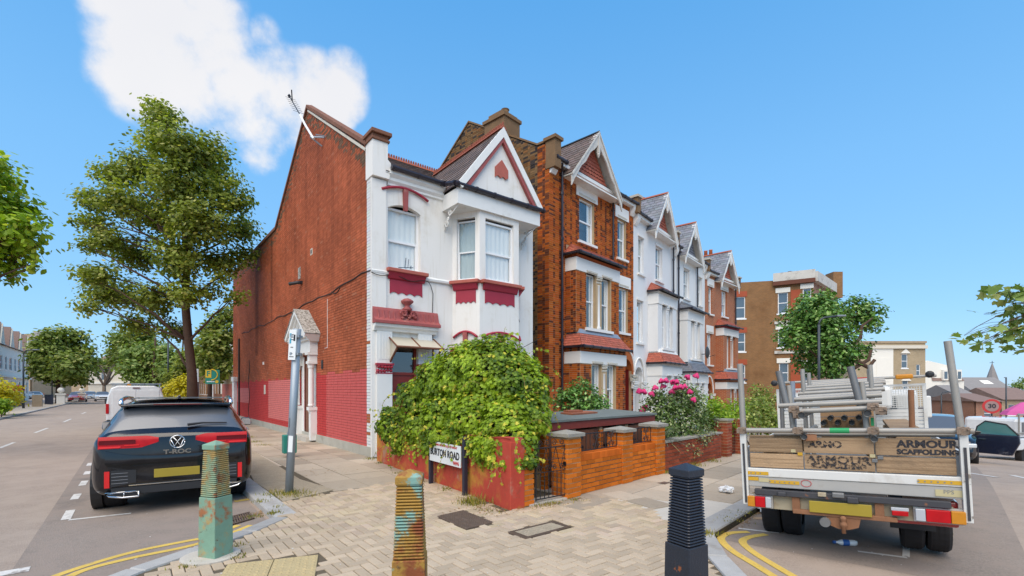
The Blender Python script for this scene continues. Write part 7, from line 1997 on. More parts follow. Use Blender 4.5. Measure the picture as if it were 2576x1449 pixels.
# pollarded tree by the brown brick block
rr = random.Random(15); TY4 = 27.
pol = [(2005, 800, 42), (2050, 780, 45), (2095, 790, 48), (2000, 850, 42), (2050, 850, 52), (2100, 860, 52), (2150, 775, 36), (2190, 785, 34), (2155, 810, 34), (2040, 905, 45), (2090, 920, 42), (2125, 905, 32), (2160, 880, 28), (2070, 830, 55), (2195, 815, 20), (2080, 745, 20), (2025, 760, 24)]
bx = wpt(2100, 980, TY4); bz = ground_z(bx.x, bx.y)
tree('pollarded_tree', (bx.x, bx.y, bz), [(bx.x, bx.y, bz - .1), wpt(2100, 980, TY4), wpt(2098, 930, TY4), wpt(2090, 880, TY4), wpt(2075, 820, TY4)], .26, L_(pol, TY4, 1., .8, rr), 14000, .21, 'leaf_dark', 'bark', 'dark green pollarded tree with crooked limbs above the scaffold truck', shape=OVAL, shell=.5, clump=.16, per=9, alt=.14)
b = MB(); lim = random.Random(2)
for pts in (((2100, 900), (2140, 870), (2165, 850), (2168, 820), (2195, 800)), ((2100, 930), (2150, 925), (2185, 905), (2192, 880)), ((2150, 905), (2185, 925), (2200, 905))): b.tube([wpt(p[0], p[1], TY4 - .8) - Vector((bx.x, bx.y, bz)) for p in pts], [.13, .11, .09, .07, .04][:len(pts)], 7)
b.build('limb', 'bark', bpy.data.objects['pollarded_tree'], smooth=True)
# left street, far trees
def far_tree(px, pyb, Y, items, n, size, lm, label, tr=.22, **kw):
    b0 = wpt(px, 980, Y); b0.z = 0
    return tree('street_tree', b0, [b0, wpt(px, 960, Y), wpt(px + 2, 930, Y), wpt(px + 4, 890, Y), wpt(px + 6, 850, Y)], tr, L_(items, Y, 1., Y * .03, random.Random(int(px))), n, size, lm, 'bark', label, group='trees along the left street', **kw)
far_tree(146, 1008, 58., [(125, 845, 24), (160, 840, 22), (195, 845, 20), (110, 880, 32), (150, 880, 38), (190, 885, 34), (130, 920, 40), (175, 920, 42), (215, 915, 28), (105, 930, 26), (150, 945, 30), (225, 880, 12), (95, 905, 20), (200, 950, 20)], 9000, .42, 'leaf_mid', 'broad olive green street tree on the far left pavement', shell=.4, clump=.4, per=10, alt=.16)
far_tree(340, 1000, 66., [(300, 860, 26), (330, 850, 30), (370, 850, 22), (290, 895, 22), (330, 890, 36), (375, 890, 34)], 5000, .42, 'leaf_mid', 'dark crowned tree behind the white van', tr=.2, shell=.4, clump=.4, per=10, alt=.1)
far_tree(385, 1000, 48., [(340, 890, 30), (385, 885, 34), (420, 890, 28), (330, 930, 30), (375, 930, 40), (425, 925, 34), (350, 960, 30), (405, 960, 34), (440, 950, 24)], 6500, .34, 'leaf_soft', 'soft light green tree above the white van', tr=.16, shell=.4, clump=.32, per=10, alt=.1)
far_tree(528, 1000, 29., [(525, 830, 26), (555, 810, 28), (570, 850, 34), (535, 870, 36), (560, 900, 34), (520, 920, 30), (545, 935, 26), (575, 790, 20), (510, 880, 22), (575, 930, 16)], 5600, .22, 'leaf_mid', 'bushy green tree against the far end of the brick flank', tr=.14, shell=.4, clump=.2, per=10, alt=.28)
far_tree(455, 1000, 40., [(460, 930, 22), (490, 930, 22), (475, 900, 24), (440, 945, 18), (500, 900, 18)], 2600, .28, 'leaf_plane', 'dark leafy tree behind the big plane tree trunk', tr=.12, shell=.4, clump=.26, per=10, alt=.1)
# small knuckled pollard, nearly bare
b0 = wpt(262, 980, 88.); b0.z = 0
T = empty('pollarded_tree', b0, 0, 'small knuckled pollard, nearly bare, before the cream building', 'tree'); b = MB(); rr = random.Random(6); tips = []
b.tube([Vector((0, 0, -.1)), Vector((0, 0, 2.4))], [.34, .26], 8)
for k in range(9):
    a = k * .72; e = Vector((math.cos(a) * rr.uniform(1.2, 2.4), math.sin(a) * 1.4, rr.uniform(5.2, 7.0))); limb(b, (0, 0, 2.3), e, .17, .10, rr, .25); tips.append((e, .55))
b.build('trunk', 'bark_pale', T, smooth=True); foliage(tips, 700, .45, rr, clump=.3, per=8, alt=.2).build('crown', 'leaf_soft', T)
# ---- ivy over the red wall
rr = random.Random(77)
iv = [(1000, 1075, 10.1, .40), (1060, 1015, 9.7, .52), (1120, 975, 9.2, .62), (1185, 955, 8.8, .68), (1250, 955, 8.3, .70), (1298, 985, 7.9, .56), (1322, 1050, 7.5, .40), (1280, 1075, 7.35, .46), (1205, 1060, 7.95, .55), (1125, 1050, 8.7, .50), (1062, 1075, 9.3, .36), (1245, 1125, 7.25, .36), (1306, 1115, 6.95, .28),
      (1150, 1095, 8.2, .28), (1092, 1098, 8.7, .24), (1240, 912, 8.5, .34), (1012, 1110, 9.9, .28), (1292, 1165, 6.8, .20), (1205, 1115, 7.6, .22), (985, 1050, 10.3, .25), (965, 1075, 10.6, .2), (1340, 1000, 7.8, .24), (1255, 1165, 7.05, .16), (1330, 1160, 6.75, .13), (1170, 905, 9.0, .25), (1310, 920, 8.1, .22), (1094, 1102, 8.25, .17), (1076, 1125, 8.45, .13), (1122, 1106, 8.0, .11), (1150, 1104, 7.8, .09), (1200, 880, 8.9, .16), (1275, 885, 8.4, .15), (1130, 925, 9.3, .18), (1075, 960, 9.7, .18)]
IB = Vector((-1.4, 8.6, 0)); IV = empty('ivy', IB, 0, 'big mound of yellow-green ivy spilling over the red garden wall and nameplate', 'ivy')
lum = [(wpt(px, py, Y) - IB, r) for (px, py, Y, r) in iv]
core = MB()  # dark filler blobs paint shade inside the mound, round one real stem
for c, r in lum:
    q = r * .74
    core.lathe([(.02, -q), (q * .7, -q * .7), (q, 0), (q * .7, q * .7), (.02, q)], 9, c)
core.tube([lum[4][0], (lum[4][0].x, lum[4][0].y, -.05)], .12, 7); core.build('stem_core', 'shade_core', IV)
mb = MB(); wts = [r ** 2 for _, r in lum]; tot = sum(wts)
def outside(p, skip):
    for j, (c, r) in enumerate(lum):
        if j != skip and (p - c).length < r * .82: return False
    return True
camp = cam.location - IB
for j, ((c, r), w) in enumerate(zip(lum, wts)):
    cnt = int(24000 * w / tot); k = 0; tries = 0
    while k < cnt and tries < cnt * 6:
        tries += 1; d = rvec(rr).normalized()
        if d.dot((camp - c).normalized()) < -.35 and d.z < .2: continue
        bumpy = 1 + .10 * math.sin(d.x * 7 + j) * math.cos(d.y * 6 - j) + .07 * math.sin(d.z * 11 + j)
        p = c + d * r * bumpy * rr.uniform(.80, 1.06)
        if p.z < .05 or not outside(p, j): continue
        ton = .46 + .34 * math.sin(p.x * 5.1 + p.z * 3.7) * math.sin(p.z * 4.3 - p.y * 2.9) + rr.gauss(0, .17)
        leaf(mb, p, d * .8 + Vector((0, 0, .25)) + rvec(rr) * .55, rr.uniform(.05, .09), IVY, (max(0, min(1, ton)), 1. if rr.random() < (.03 if d.z < .45 else .10) else 0, 0), rr, .2); k += 1
mb.build('leaves', 'leaf_ivy', IV)
# trailing shoots
sh = MB(); sl_ = MB()
for k in range(110):
    j = rr.randrange(len(lum)); c, r = lum[j]; d = rvec(rr).normalized(); d.y = -abs(d.y) if rr.random() < .8 else d.y
    p = c + d * r; pts = [p]; v = (d + Vector((0, 0, .5)) + rvec(rr) * .5).normalized()
    for s in range(rr.randint(5, 11)):
        v = (v + Vector((0, 0, -.22)) + rvec(rr) * .18).normalized(); p = p + v * .055; pts.append(p)
        if rr.random() < .8 and p.z > .05: leaf(sl_, p + rvec(rr) * .02, v + rvec(rr) + Vector((0, -.5, .3)), rr.uniform(.035, .07), IVY, (rr.uniform(.4, 1), 1. if rr.random() < .35 else 0, 0), rr)
    if pts[-1].z > 0: sh.tube(pts, .0035, 4)
# strands down the wall face
for k in range(46):
    t = rr.uniform(.02, .80); P_ = RA.lerp(RB, t) - IB; n_ = Vector((-.82, -.57, 0)); x = P_ + n_ * .03 + Vector((0, 0, .9)); L = rr.uniform(.15, .55) * (1.3 if t > .2 else .8)
    pts = []
    for s in range(9):
        q = x + Vector((.05 * math.sin(s * 1.3 + k), 0, -L * s / 8)) + n_ * .03 * math.sin(s); pts.append(q)
        for _ in range(2): leaf(sl_, q + rvec(rr) * .05, n_ + Vector((0, -.4, .4)) + rvec(rr) * .6, rr.uniform(.045, .085), IVY, (rr.uniform(.25, .8), 1. if rr.random() < .15 else 0, 0), rr)
    sh.tube(pts, .004, 4)
sh.build('shoots', 'vine', IV)['kind'] = 'stuff'; sl_.build('shoot_leaves', 'leaf_ivy', IV)
# ---- shrubs
def shrub(name, label, items, n, size, lm, cat='shrub', seed=1, shape=OVAL, core_=True, stem_core=6, **kw):
    rr = random.Random(seed); lum = [(wpt(px, py, Y), r) for (px, py, Y, r) in items]; c0 = sum((c for c, _ in lum), Vector()) / len(lum); gz = ground_z(c0.x, c0.y)
    B0 = Vector((c0.x, c0.y, gz)); S_ = empty(name, B0, 0, label, cat); loc = [(c - B0, r) for c, r in lum]
    b = MB()
    for c, r in loc: limb(b, (c.x * .4, c.y * .4, -.05), c, .03, .008, rr)
    b.build('stem_core', 'bark', S_)
    foliage(loc, n, size, rr, shape=shape, **kw).build('leaves', lm, S_)
    return S_, loc
shrub('shrub', 'dark glossy shrub in front of the orange brick house bay', [(1470, 1000, 11.6, .40), (1430, 1010, 11.4, .34), (1500, 1015, 11.8, .34), (1455, 975, 11.5, .25), (1415, 995, 11.3, .22), (1480, 1040, 11.5, .4)], 2600, .085, 'leaf_dark', seed=3, clump=.07, per=8, shell=.6, alt=.12)
RS, loc = shrub('rose_bush', 'rose bush with magenta flowers behind the dark red wall', [(1690, 1010, 11.2, .42), (1660, 1040, 10.9, .34), (1730, 1030, 11.6, .45), (1700, 1070, 10.9, .42), (1650, 1000, 11, .26), (1745, 995, 11.8, .3), (1715, 975, 11.4, .24), (1770, 1060, 12, .4), (1625, 1015, 10.8, .14), (1680, 1095, 10.6, .3), (1740, 1085, 11.2, .35)], 6500, .075, 'leaf_rose', seed=5, clump=.08, per=7, shell=.35, alt=.2)
rr = random.Random(9)
fl = MB(); q_ = .06
for a in range(5):
    for k in range(5 if a else 1):
        t = k * 1.2566 + a * .6; r_ = .014 * a; fl.lathe([(.004, -.02), (.026, -.008), (.030, .008), (.018, .02), (.004, .012)], 6, (r_ * math.cos(t), r_ * math.sin(t), .022 - .010 * a))
fme = fl.mesh('rose', 'rose_pink')
for (px, py) in ((1664, 958), (1693, 960), (1648, 975), (1640, 990), (1668, 972), (1699, 975), (1675, 957), (1730, 948), (1712, 973), (1620, 985), (1608, 983), (1690, 985), (1722, 972), (1752, 945), (1623, 1023), (1745, 1005), (1702, 960), (1616, 1032), (1735, 985)):
    p = wpt(px, py, 10.9 + rr.uniform(-.2, .2)) - RS.location
    o = link('rose', fme, RS, p); o.rotation_euler = (rr.uniform(-.6, .8), rr.uniform(-.5, .5), rr.uniform(0, 6)); o.scale = (.95, .95, 1.5)
    MB().tube([p, p + Vector((rr.uniform(-.05, .05), 0, -.25))], .005, 4).build('flower_stem', 'bark', RS)
shrub('shrub', 'bright lime green shrub right of the rose bush', [(1800, 1035, 12.6, .38), (1835, 1045, 13, .36), (1780, 1055, 12.3, .32), (1815, 1065, 12.5, .4), (1850, 1030, 13.4, .3), (1790, 1015, 12.8, .26)], 3000, .075, 'leaf_bright', seed=7, clump=.07, per=8, shell=.6, alt=.1)
shrub('shrub', 'variegated pale shrub trailing over the dark red wall', [(1745, 1110, 10.7, .22), (1715, 1120, 10.4, .2), (1765, 1095, 11, .25), (1775, 1085, 11.3, .2), (1752, 1135, 10.5, .12)], 1200, .05, 'leaf_strap', seed=8, clump=.05, per=8, shell=.5, alt=.5)
shrub('shrub', 'green garden shrubs behind the far gate, left of the truck post', [(1880, 1040, 15, .55), (1915, 1060, 15.5, .55), (1895, 1020, 16, .4), (1930, 1040, 16, .5), (1865, 1065, 14.6, .4), (1950, 1070, 15.5, .5), (1905, 990, 17, .4), (1930, 1000, 18, .45)], 3600, .10, 'leaf_mid', seed=9, clump=.1, per=9, shell=.5, alt=.14)
# spiky cordyline by the wall end
YC = wpt(1668, 1100, 9.9); YB = Vector((YC.x, YC.y, 0)); yu = empty('spiky_plant', YB, 0, 'spiky strap-leaved plant arching over the end of the dark wall', 'plant'); mb = MB(); rr = random.Random(12)
for k in range(80):
    a = rr.uniform(0, 6.283); e = rr.uniform(-.35, 1.3); L = rr.uniform(.45, .75); d = Vector((math.cos(a) * math.cos(e), math.sin(a) * math.cos(e), math.sin(e))); s = d.cross(Vector((0, 0, 1))).normalized() * .016; rows = []
    for i in range(6):
        t = i / 5; p = Vector((0, 0, .62)) + d * L * t + Vector((0, 0, -.42 * t * t * L)); w = s * (1 - t) ** .6 * (1 if i else .6); rows.append([tuple(p - w), tuple(p + w)])
    mb.grid(rows, col=(rr.random(), 1. if rr.random() < .2 else 0, 0))
mb.build('leaves', 'leaf_strap', yu); MB().tube([(0, 0, -.1), (0, 0, .62)], .05, 7).build('stem', 'bark', yu)
# ---- weeds: ground cover along joints and wall feet
mb = MB(); rr = random.Random(31)
def tuft(p, n, h, spread):
    for _ in range(n):
        q = p + Vector((rr.gauss(0, spread), rr.gauss(0, spread), 0)); t = rr.uniform(0, 6.28); d = Vector((math.cos(t), math.sin(t), 0)) * .006; l = Vector((rr.gauss(0, .35), rr.gauss(0, .35), 1)) * h * rr.uniform(.5, 1.2)
        c = (rr.random(), 1. if rr.random() < .3 else 0, 0); mb.add([q - d, q + d, q + l], [(0, 1, 2)], c)
for (px, py, n, h, s) in ((705, 1242, 160, .06, .12), (735, 1244, 120, .07, .10), (760, 1246, 90, .05, .12), (1195, 1268, 140, .16, .10), (1175, 1262, 60, .1, .08), (640, 1112, 80, .06, .12), (660, 1120, 60, .05, .12), (625, 1100, 70, .06, .15), (930, 1155, 50, .06, .06), (1010, 1190, 60, .05, .08), (960, 1165, 60, .05, .06), (1050, 1215, 60, .05, .08), (690, 1292, 60, .05, .05), (655, 1262, 60, .04, .06),
                          (1355, 1272, 90, .04, .08), (1390, 1266, 80, .04, .08), (1440, 1258, 50, .04, .06), (1690, 1185, 130, .07, .10), (1720, 1178, 120, .09, .12), (1740, 1172, 120, .10, .12), (1790, 1160, 100, .08, .1), (1675, 1190, 80, .06, .06), (1790, 1342, 60, .04, .06), (1770, 1345, 60, .07, .04), (1840, 1308, 60, .03, .1), (1875, 1290, 60, .03, .1), (600, 1372, 40, .03, .05), (590, 1400, 50, .03, .05), (470, 1425, 50, .03, .06), (1745, 1430, 60, .06, .03), (700, 1275, 40, .03, .05), (640, 1300, 60, .03, .06), (1085, 1200, 80, .12, .08), (1120, 1230, 60, .05, .1), (1240, 1285, 50, .04, .1)): tuft(gpt(px, py), n, h, s)
mb.build('weeds', 'weed')['kind'] = 'stuff'
# dead leaves and litter specks in the gutters
mb = MB(); mat('dead_leaf', (.30, .17, .06), .9, var=.4, scale=9)
for (px, py, n, s) in ((1870, 1290, 120, .25), (1830, 1312, 80, .2), (1900, 1272, 60, .2), (660, 1290, 50, .12), (1210, 1280, 60, .25), (1380, 1268, 50, .15), (630, 1300, 40, .1), (1260, 1288, 30, .2), (1450, 1255, 40, .1), (800, 1190, 30, .3), (680, 1120, 30, .3)):
    for _ in range(n):
        p = gpt(px, py, -.078 if px > 1800 or px < 700 and py > 1285 else .003) + Vector((rr.gauss(0, s), rr.gauss(0, s * .6), .002)); t = rr.uniform(0, 6.28); z = rr.uniform(.008, .022); u = Vector((math.cos(t), math.sin(t), 0)) * z; v = Vector((-math.sin(t), math.cos(t), 0)) * z * .6
        k = rr.uniform(.5, 1.4); mb.add([p - u, p - v + Vector((0, 0, .006)), p + u, p + v + Vector((0, 0, .004))], [(0, 1, 2, 3)])
mb.build('leaf_litter', 'dead_leaf')['kind'] = 'stuff'
# ------------------------------------------------------------------ background buildings, lamps, far things
brickmat('brick_brown', (.22, .095, .026), (.30, .13, .036), (.24, .155, .085), stain=(.15, .065, .02)); brickmat('brick_pale', (.40, .29, .16), (.33, .23, .12), (.42, .36, .27)); brickmat('brick_red_far', (.30, .10, .05), (.24, .075, .04), (.36, .27, .2)); brickmat('brick_tan', (.36, .25, .15), (.30, .2, .11), (.4, .34, .25))
mat('band_red', (.36, .075, .03), .85, var=.12, scale=3); mat('roof_grey', (.24, .22, .21), .85, var=.15, scale=2); mat('roof_tile_brown', (.22, .145, .12), .85, var=.2, scale=3); mat('stone_weathered', (.58, .55, .50), .85, var=.12, scale=2, stain=(.22, .19, .16), stain_scale=1.2, stain_amt=.8)
mat('cream', (.66, .60, .50), .85, var=.06, scale=1.5); mat('bg_white', (.82, .78, .70), .8, var=.05, scale=1.2); mat('shop_dark', (.10, .08, .08), .6, var=.3, scale=2); mat('pane_blue', (.10, .14, .18), .08, var=.25, scale=.8, spec=.8)
mat('lamp_grey', (.035, .045, .055), .5, var=.1); mat('lamp_pale', (.20, .23, .26), .5, var=.1); mat('sign_green', (.01, .24, .18), .5, var=.05); mat('sign_yellow', (.75, .50, .02), .5, var=.05); mat('pink_canvas', (.60, .10, .30), .7, var=.1)
mat('red_board', (.55, .02, .03), .5, var=.05)
def fwin(parent, x, z, w, h, y=0., fm='upvc', bars=False, pm='pane_blue', name='window'):
    b = MB(); f = .07
    b.box(x, x + f, y - .03, y + .03, z, z + h).box(x + w - f, x + w, y - .03, y + .03, z, z + h).box(x + f, x + w - f, y - .03, y + .03, z, z + f).box(x + f, x + w - f, y - .03, y + .03, z + h - f, z + h).box(x + f, x + w - f, y - .025, y + .025, z + h * .48, z + h * .48 + f)
    if bars:
        for k in range(1, 4): b.box(x + w * k / 4 - .015, x + w * k / 4 + .015, y - .02, y + .02, z, z + h)
        for k in range(1, 6): b.box(x, x + w, y - .02, y + .02, z + h * k / 6 - .015, z + h * k / 6 + .015)
    o = b.build(name, fm, parent); MB().box(x + f * .6, x + w - f * .6, y + .0, y + .012, z + f * .6, z + h - f * .6).build('pane', pm, o)
    MB().box(x - .1, x + w + .1, y - .12, y + .02, z - .12, z).build('sill', fm, o)
    return o
def facade_w(parent, name, w, h, wins, m, loc=(0, 0, 0), rz=0., lintel=None, fm='upvc', depth=.12, **kw):
    """far facade: holes with windows set back in them"""
    E_ = empty(name); E_.parent = parent; E_.location = loc; E_.rotation_euler = (0, 0, rz)
    hs = [(x, x + ww, z, z + hh) for (x, z, ww, hh) in wins]
    facade(E_, 'wall', w, 0, h, hs, m, reveal=depth)
    for (x, z, ww, hh) in wins:
        fwin(E_, x, z, ww, hh, depth * .8, fm, **kw)
        if lintel: MB().box(x - .18, x + ww + .18, -.06, .0, z + hh, z + hh + .42).build('lintel', lintel, E_)
    return E_
def place(px, Y, zoff=0.):
    p = wpt(px, 980, Y); p.z = ground_z(p.x, p.y) + zoff; return p
# --- brown stock-brick corner block beyond the terrace
BY = 44.
p0 = wpt(1838, 980, BY); p1 = wpt(1950, 980, BY - 1.0); gzb = ground_z(p0.x, p0.y)
BB = empty('corner_block', (p0.x, p0.y, gzb), 0, 'brown brick four-storey corner block with white window surrounds and chimney pots', 'building')
def zat(py, Y=BY): return EYE + (HPY - py) / FPX * Y - gzb
d = p1 - p0; wl_ = Vector((d.x, d.y, 0)).length; a_ = math.atan2(d.y, d.x); HT = zat(712)
wn = []
for (py0, py1) in ((748, 802), (838, 885), (918, 962)): wn.append(((1848 - 1838) / 112 * wl_, zat(py1), .9, zat(py0) - zat(py1)))
facade_w(BB, 'side_front', wl_, HT, wn, 'brick_brown', (0, 0, 0), a_)
for (x, z, ww, hh) in wn: MB().box(x - .1, x + ww + .15, -.03, 0, z + hh, z + hh + .5).build('brick_lintel', 'band_red', BB, None, a_)
p2 = wpt(2046, 980, BY - 2.5); p3 = wpt(2108, 980, BY + 4)
fr0, fr1 = Vector((p1.x - p0.x, p1.y - p0.y, 0)), Vector((p2.x - p0.x, p2.y - p0.y, 0)); d = fr1 - fr0; wf_ = d.length; af = math.atan2(d.y, d.x); HT2 = zat(698, BY - 2)
def fx(px): return (px - 1950) / (2046 - 1950) * wf_
wn = []
for (x0, x1, py0, py1) in ((1957, 1983, 732, 785), (2020, 2048, 727, 770), (1957, 1983, 826, 872), (2020, 2048, 820, 868), (1960, 1984, 912, 962), (2022, 2048, 918, 962), (1960, 1984, 1000, 1045)): wn.append((fx(x0), zat(py1, BY - 2), min(fx(x1), wf_ - .15) - fx(x0), zat(py0, BY - 2) - zat(py1, BY - 2)))
ff = facade_w(BB, 'canted_front', wf_, HT2, wn, 'brick_brown', fr0, af, lintel='bg_white')
for zz in (zat(888, BY - 2), zat(1000, BY - 2), zat(812, BY - 2)): MB().box(-.05, wf_ + .05, -.12, .0, zz, zz + .25).build('string_course', 'stone_weathered', ff)
MB().box(fx(1990), fx(2014), -.04, -.002, 0, zat(728, BY - 2)).build('red_brick_band', 'band_red', ff); MB().box(-.15, wf_ + .15, -.35, 0, HT2 - .55, HT2 - .2).build('brick_cornice', mat('cornice_dark', (.14, .05, .03), .9), ff); MB().box(-.15, wf_ + .15, -.30, .2, HT2 - .2, HT2 + .55).build('parapet', 'stone_weathered', ff)
d = Vector((p3.x - p2.x, p3.y - p2.y, 0)); aR_ = math.atan2(d.y, d.x)
rf = facade_w(BB, 'right_front', d.length, HT2, [(1., HT2 - 4, 1., 2.), (3.5, HT2 - 4, 1., 2.)], 'brick_red_far', fr1, aR_)
MB().box(-.2, d.length, -.4, .2, HT2 - .5, HT2 + .35).build('parapet', 'stone_weathered', rf)
cq = wpt(1978, 980, BY + 2) - p0
MB().box(0, 2.0, 0, .9, HT2 - 1, HT2 + .9).build('chimney_stack', 'brick_brown', BB, (cq.x, cq.y, 0), 0)
for k in range(5): MB().lathe([(.19, 0), (.15, .55 + .12 * (k % 2)), (.2, .6 + .12 * (k % 2))], 10, (0, 0, 0)).build('chimney_pot', 'stock_plain', BB, (cq.x + .2 + k * .4, cq.y + .45, HT2 + .9))
MB().box(0, .9, 0, 1.2, HT2 - 1, HT2 + 1.5).build('chimney_stack', 'brick_brown', BB, (p3.x - p0.x - 1.8, p3.y - p0.y - 2, 0)); MB().box(wl_ * .2, wl_ + 3, 2, 9, HT - 1.2, HT - .2).build('roof', 'roof_grey', BB)
# dark shopfront band at its foot
MB().box(0, wf_ + 2, -.3, 0, zat(1068, BY - 2), zat(1052, BY - 2)).build('shop_fascia', mat('shop_navy', (.03, .03, .08), .5), ff)
# --- pale brick corner block
PY = 58.; pz = wpt(2148, 980, PY); gzp = ground_z(pz.x, pz.y); PBk = empty('corner_block', (pz.x, pz.y, gzp), 0, 'pale brick corner block with a white panel and arched windows', 'building')
def zp(py): return EYE + (HPY - py) / FPX * PY - gzp
def xp(px): return (px - 2148) / FPX * PY
f1 = facade_w(PBk, 'front', xp(2328), zp(863), [(xp(2268), zp(926), .75, 1.7), (xp(2305), zp(948), .5, 1.5), (xp(2270), zp(990), .75, 1.7)], 'brick_pale', rz=0)
MB().box(xp(2190), xp(2246), -.08, 0, zp(1020), zp(872)).build('white_panel', 'bg_white', f1); MB().box(xp(2203), xp(2236), -.11, -.08, zp(960), zp(900)).build('panel_moulding', 'bg_white', f1)
MB().box(-.1, xp(2330), -.25, 0, zp(877), zp(869)).build('cornice', 'cream', f1); MB().box(-.1, xp(2330), -.1, .3, zp(863), zp(858)).build('parapet', 'brick_tan', f1)
for px, py in ((2277, 889), (2279, 958)): MB().prism([(xp(px - 12), zp(py)), (xp(px), zp(py - 12)), (xp(px + 12), zp(py))], 'y', -.12, 0).build('window_gable', 'bg_white', f1)
MB().box(xp(2150), xp(2328), -.2, 0, zp(1055), zp(1022)).build('shop_front', 'shop_dark', f1); MB().box(0, xp(2328), .2, 8, 0, zp(864)).build('body', 'brick_pale', PBk)
# --- white mansard house
MY = 70.; pm_ = wpt(2328, 980, MY); gzm = ground_z(pm_.x, pm_.y); MH = empty('house', (pm_.x, pm_.y, gzm), 0, 'white gable-ended house with three dormers, beside the pale brick block', 'house')
def zm(py): return EYE + (HPY - py) / FPX * MY - gzm
def xm_(px): return (px - 2328) / FPX * MY
f1 = facade_w(MH, 'front', xm_(2425), zm(957), [(xm_(2376), zm(1030), .7, 1.9), (xm_(2391), zm(1030), .7, 1.9), (xm_(2406), zm(1030), .7, 1.9)], 'bg_white')
MB().prism([(0, zm(960)), (xm_(2425), zm(960)), (xm_(2398), zm(922)), (xm_(2335), zm(907)), (0, zm(910))], 'y', .05, 6).build('gable', 'bg_white', MH); MB().box(0, xm_(2425), .3, 6, 0, zm(958)).build('body', 'bg_white', MH)
fixn(MB().add([(xm_(2345), -.1, zm(958)), (xm_(2425), -.1, zm(958)), (xm_(2402), .6, zm(925)), (xm_(2338), .6, zm(915))], [(0, 1, 2, 3)]).build('mansard_roof', 'roof_tile_brown', MH))
for px in (2368, 2385, 2402):
    o = MB().box(xm_(px), xm_(px + 12), -.35, .3, zm(957), zm(930)).build('dormer', 'bg_white', MH); MB().box(xm_(px + 2), xm_(px + 10), -.37, -.35, zm(953), zm(935)).build('pane', 'pane_blue', o)
MB().box(0, xm_(2425), -.1, 0, 0, zm(1046)).build('brick_base', 'brick_red_far', f1)
# --- low houses farther along
for i, (x0, x1, Y, pe, pr, m, rm, lab) in enumerate(((2418, 2460, 62., 1000, 968, 'brick_red_far', 'roof_grey', 'low red brick house with white windows behind the right-hand truck pole'), (2445, 2550, 84., 985, 948, 'brick_tan', 'roof_grey', 'grey-roofed brick house with a skylight far down the right street'), (2520, 2620, 66., 1005, 975, 'brick_tan', 'roof_tile_brown', 'brown-roofed terrace house at the far right edge'), (2455, 2515, 58., 1010, 990, 'brick_red_far', 'roof_tile_brown', 'small red brick house with a lean-to roof at the right'))):
    q = wpt(x0, 980, Y); gz_ = ground_z(q.x, q.y); Hn = empty('house', (q.x, q.y, gz_), 0, lab, 'house'); w = (x1 - x0) / FPX * Y; ze = EYE + (HPY - pe) / FPX * Y - gz_; zr = EYE + (HPY - pr) / FPX * Y - gz_
    n = max(1, int(w / 2.2)); wn = [(w * (k + .5) / n - .45, ze - 2.2, .9, 1.5) for k in range(n)]
    facade_w(Hn, 'front', w, ze, wn, m); MB().box(0, w, .3, 7, 0, ze - .02).build('body', m, Hn)
    MB().prism([(-.4, ze), (3.5, zr), (7.4, ze)], 'x', -.2, w + .2).build('roof', rm, Hn)
    if 'skylight' in lab: fixn(MB().add([(w * .55, .9, ze + .3 * (zr - ze)), (w * .8, .9, ze + .3 * (zr - ze)), (w * .72, 2.5, ze + .72 * (zr - ze) + .15), (w * .5, 2.5, ze + .72 * (zr - ze) + .15)], [(0, 1, 2, 3)]).build('skylight', 'bg_white', Hn))
# church spire
q = wpt(2496, 980, 150.); SPR = empty('church', (q.x, q.y, -3.6), 0, 'grey church spire rising behind the far roofs', 'church'); zt_ = EYE + (980 - 915) / FPX * 150 + 3.6
MB().lathe([(3.2, zt_ - 11.5), (2.2, zt_ - 8), (1.1, zt_ - 3.6), (.12, zt_)], 8).build('spire', 'roof_grey', SPR); MB().box(-3, 3, -3, 3, 0, zt_ - 11.4).build('tower', 'roof_grey', SPR); MB().tube([(0, 0, zt_ - .1), (0, 0, zt_ + .9)], .08, 5).tube([(-.8, 0, zt_ + .3), (.6, 0, zt_ + .4)], .07, 5).build('weathervane', 'black_iron', SPR)
# red round sign, pink parasol, pickup with rack
q = wpt(2495, 1022, 24.); gz_ = ground_z(q.x, q.y); rs_ = empty('road_sign', (q.x, q.y, gz_), R(-30), 'round red-rimmed speed sign reading 30 by the far pickup', 'sign'); h_ = q.z - gz_
MB().tube([(0, .03, 0), (0, .03, h_ + .2)], .04, 6).build('post', 'lamp_grey', rs_); dsk = MB().lathe([(.36, -.01), (.36, .01)], 24, (0, 0, h_), axis='y').build('disc', 'sign_red', rs_); MB().lathe([(.26, -.018), (.26, -.011)], 24, (0, 0, h_), axis='y').build('face', mat('sign_pinkish', (.32, .20, .19), .5), dsk); text('lettering', '30', .3, 'ink', dsk, face_frame((0, -.021, h_)), .001, .01)
q = wpt(2575, 1030, 30.); gz_ = ground_z(q.x, q.y); pk = empty('parasol', (q.x, q.y, gz_), 0, 'pink canvas parasol at the far right edge', 'parasol'); h_ = q.z - gz_
MB().lathe([(1.1, h_ - .35), (.9, h_ - .1), (.1, h_ + .45)], 8).build('canopy', 'pink_canvas', pk); MB().tube([(0, 0, 0), (0, 0, h_ + .4)], .03, 6).build('pole', 'lamp_pale', pk)
q = place(2560, 19.5, ROADZ); PU = empty('pickup_truck', q, R(20), 'white pickup with a ladder rack parked beyond the open car door', 'truck')
MB().box(-2.2, 1.6, -.9, .9, .55, 1.0).build('bed', 'paint_white', PU, bevel=.04); MB().box(-1.9, -.6, -.85, .85, 1.0, 1.75).build('cab', 'paint_white', PU, bevel=.12); MB().box(-1.7, -.8, -.87, -.84, 1.15, 1.6).build('side_window', 'car_glass', PU)
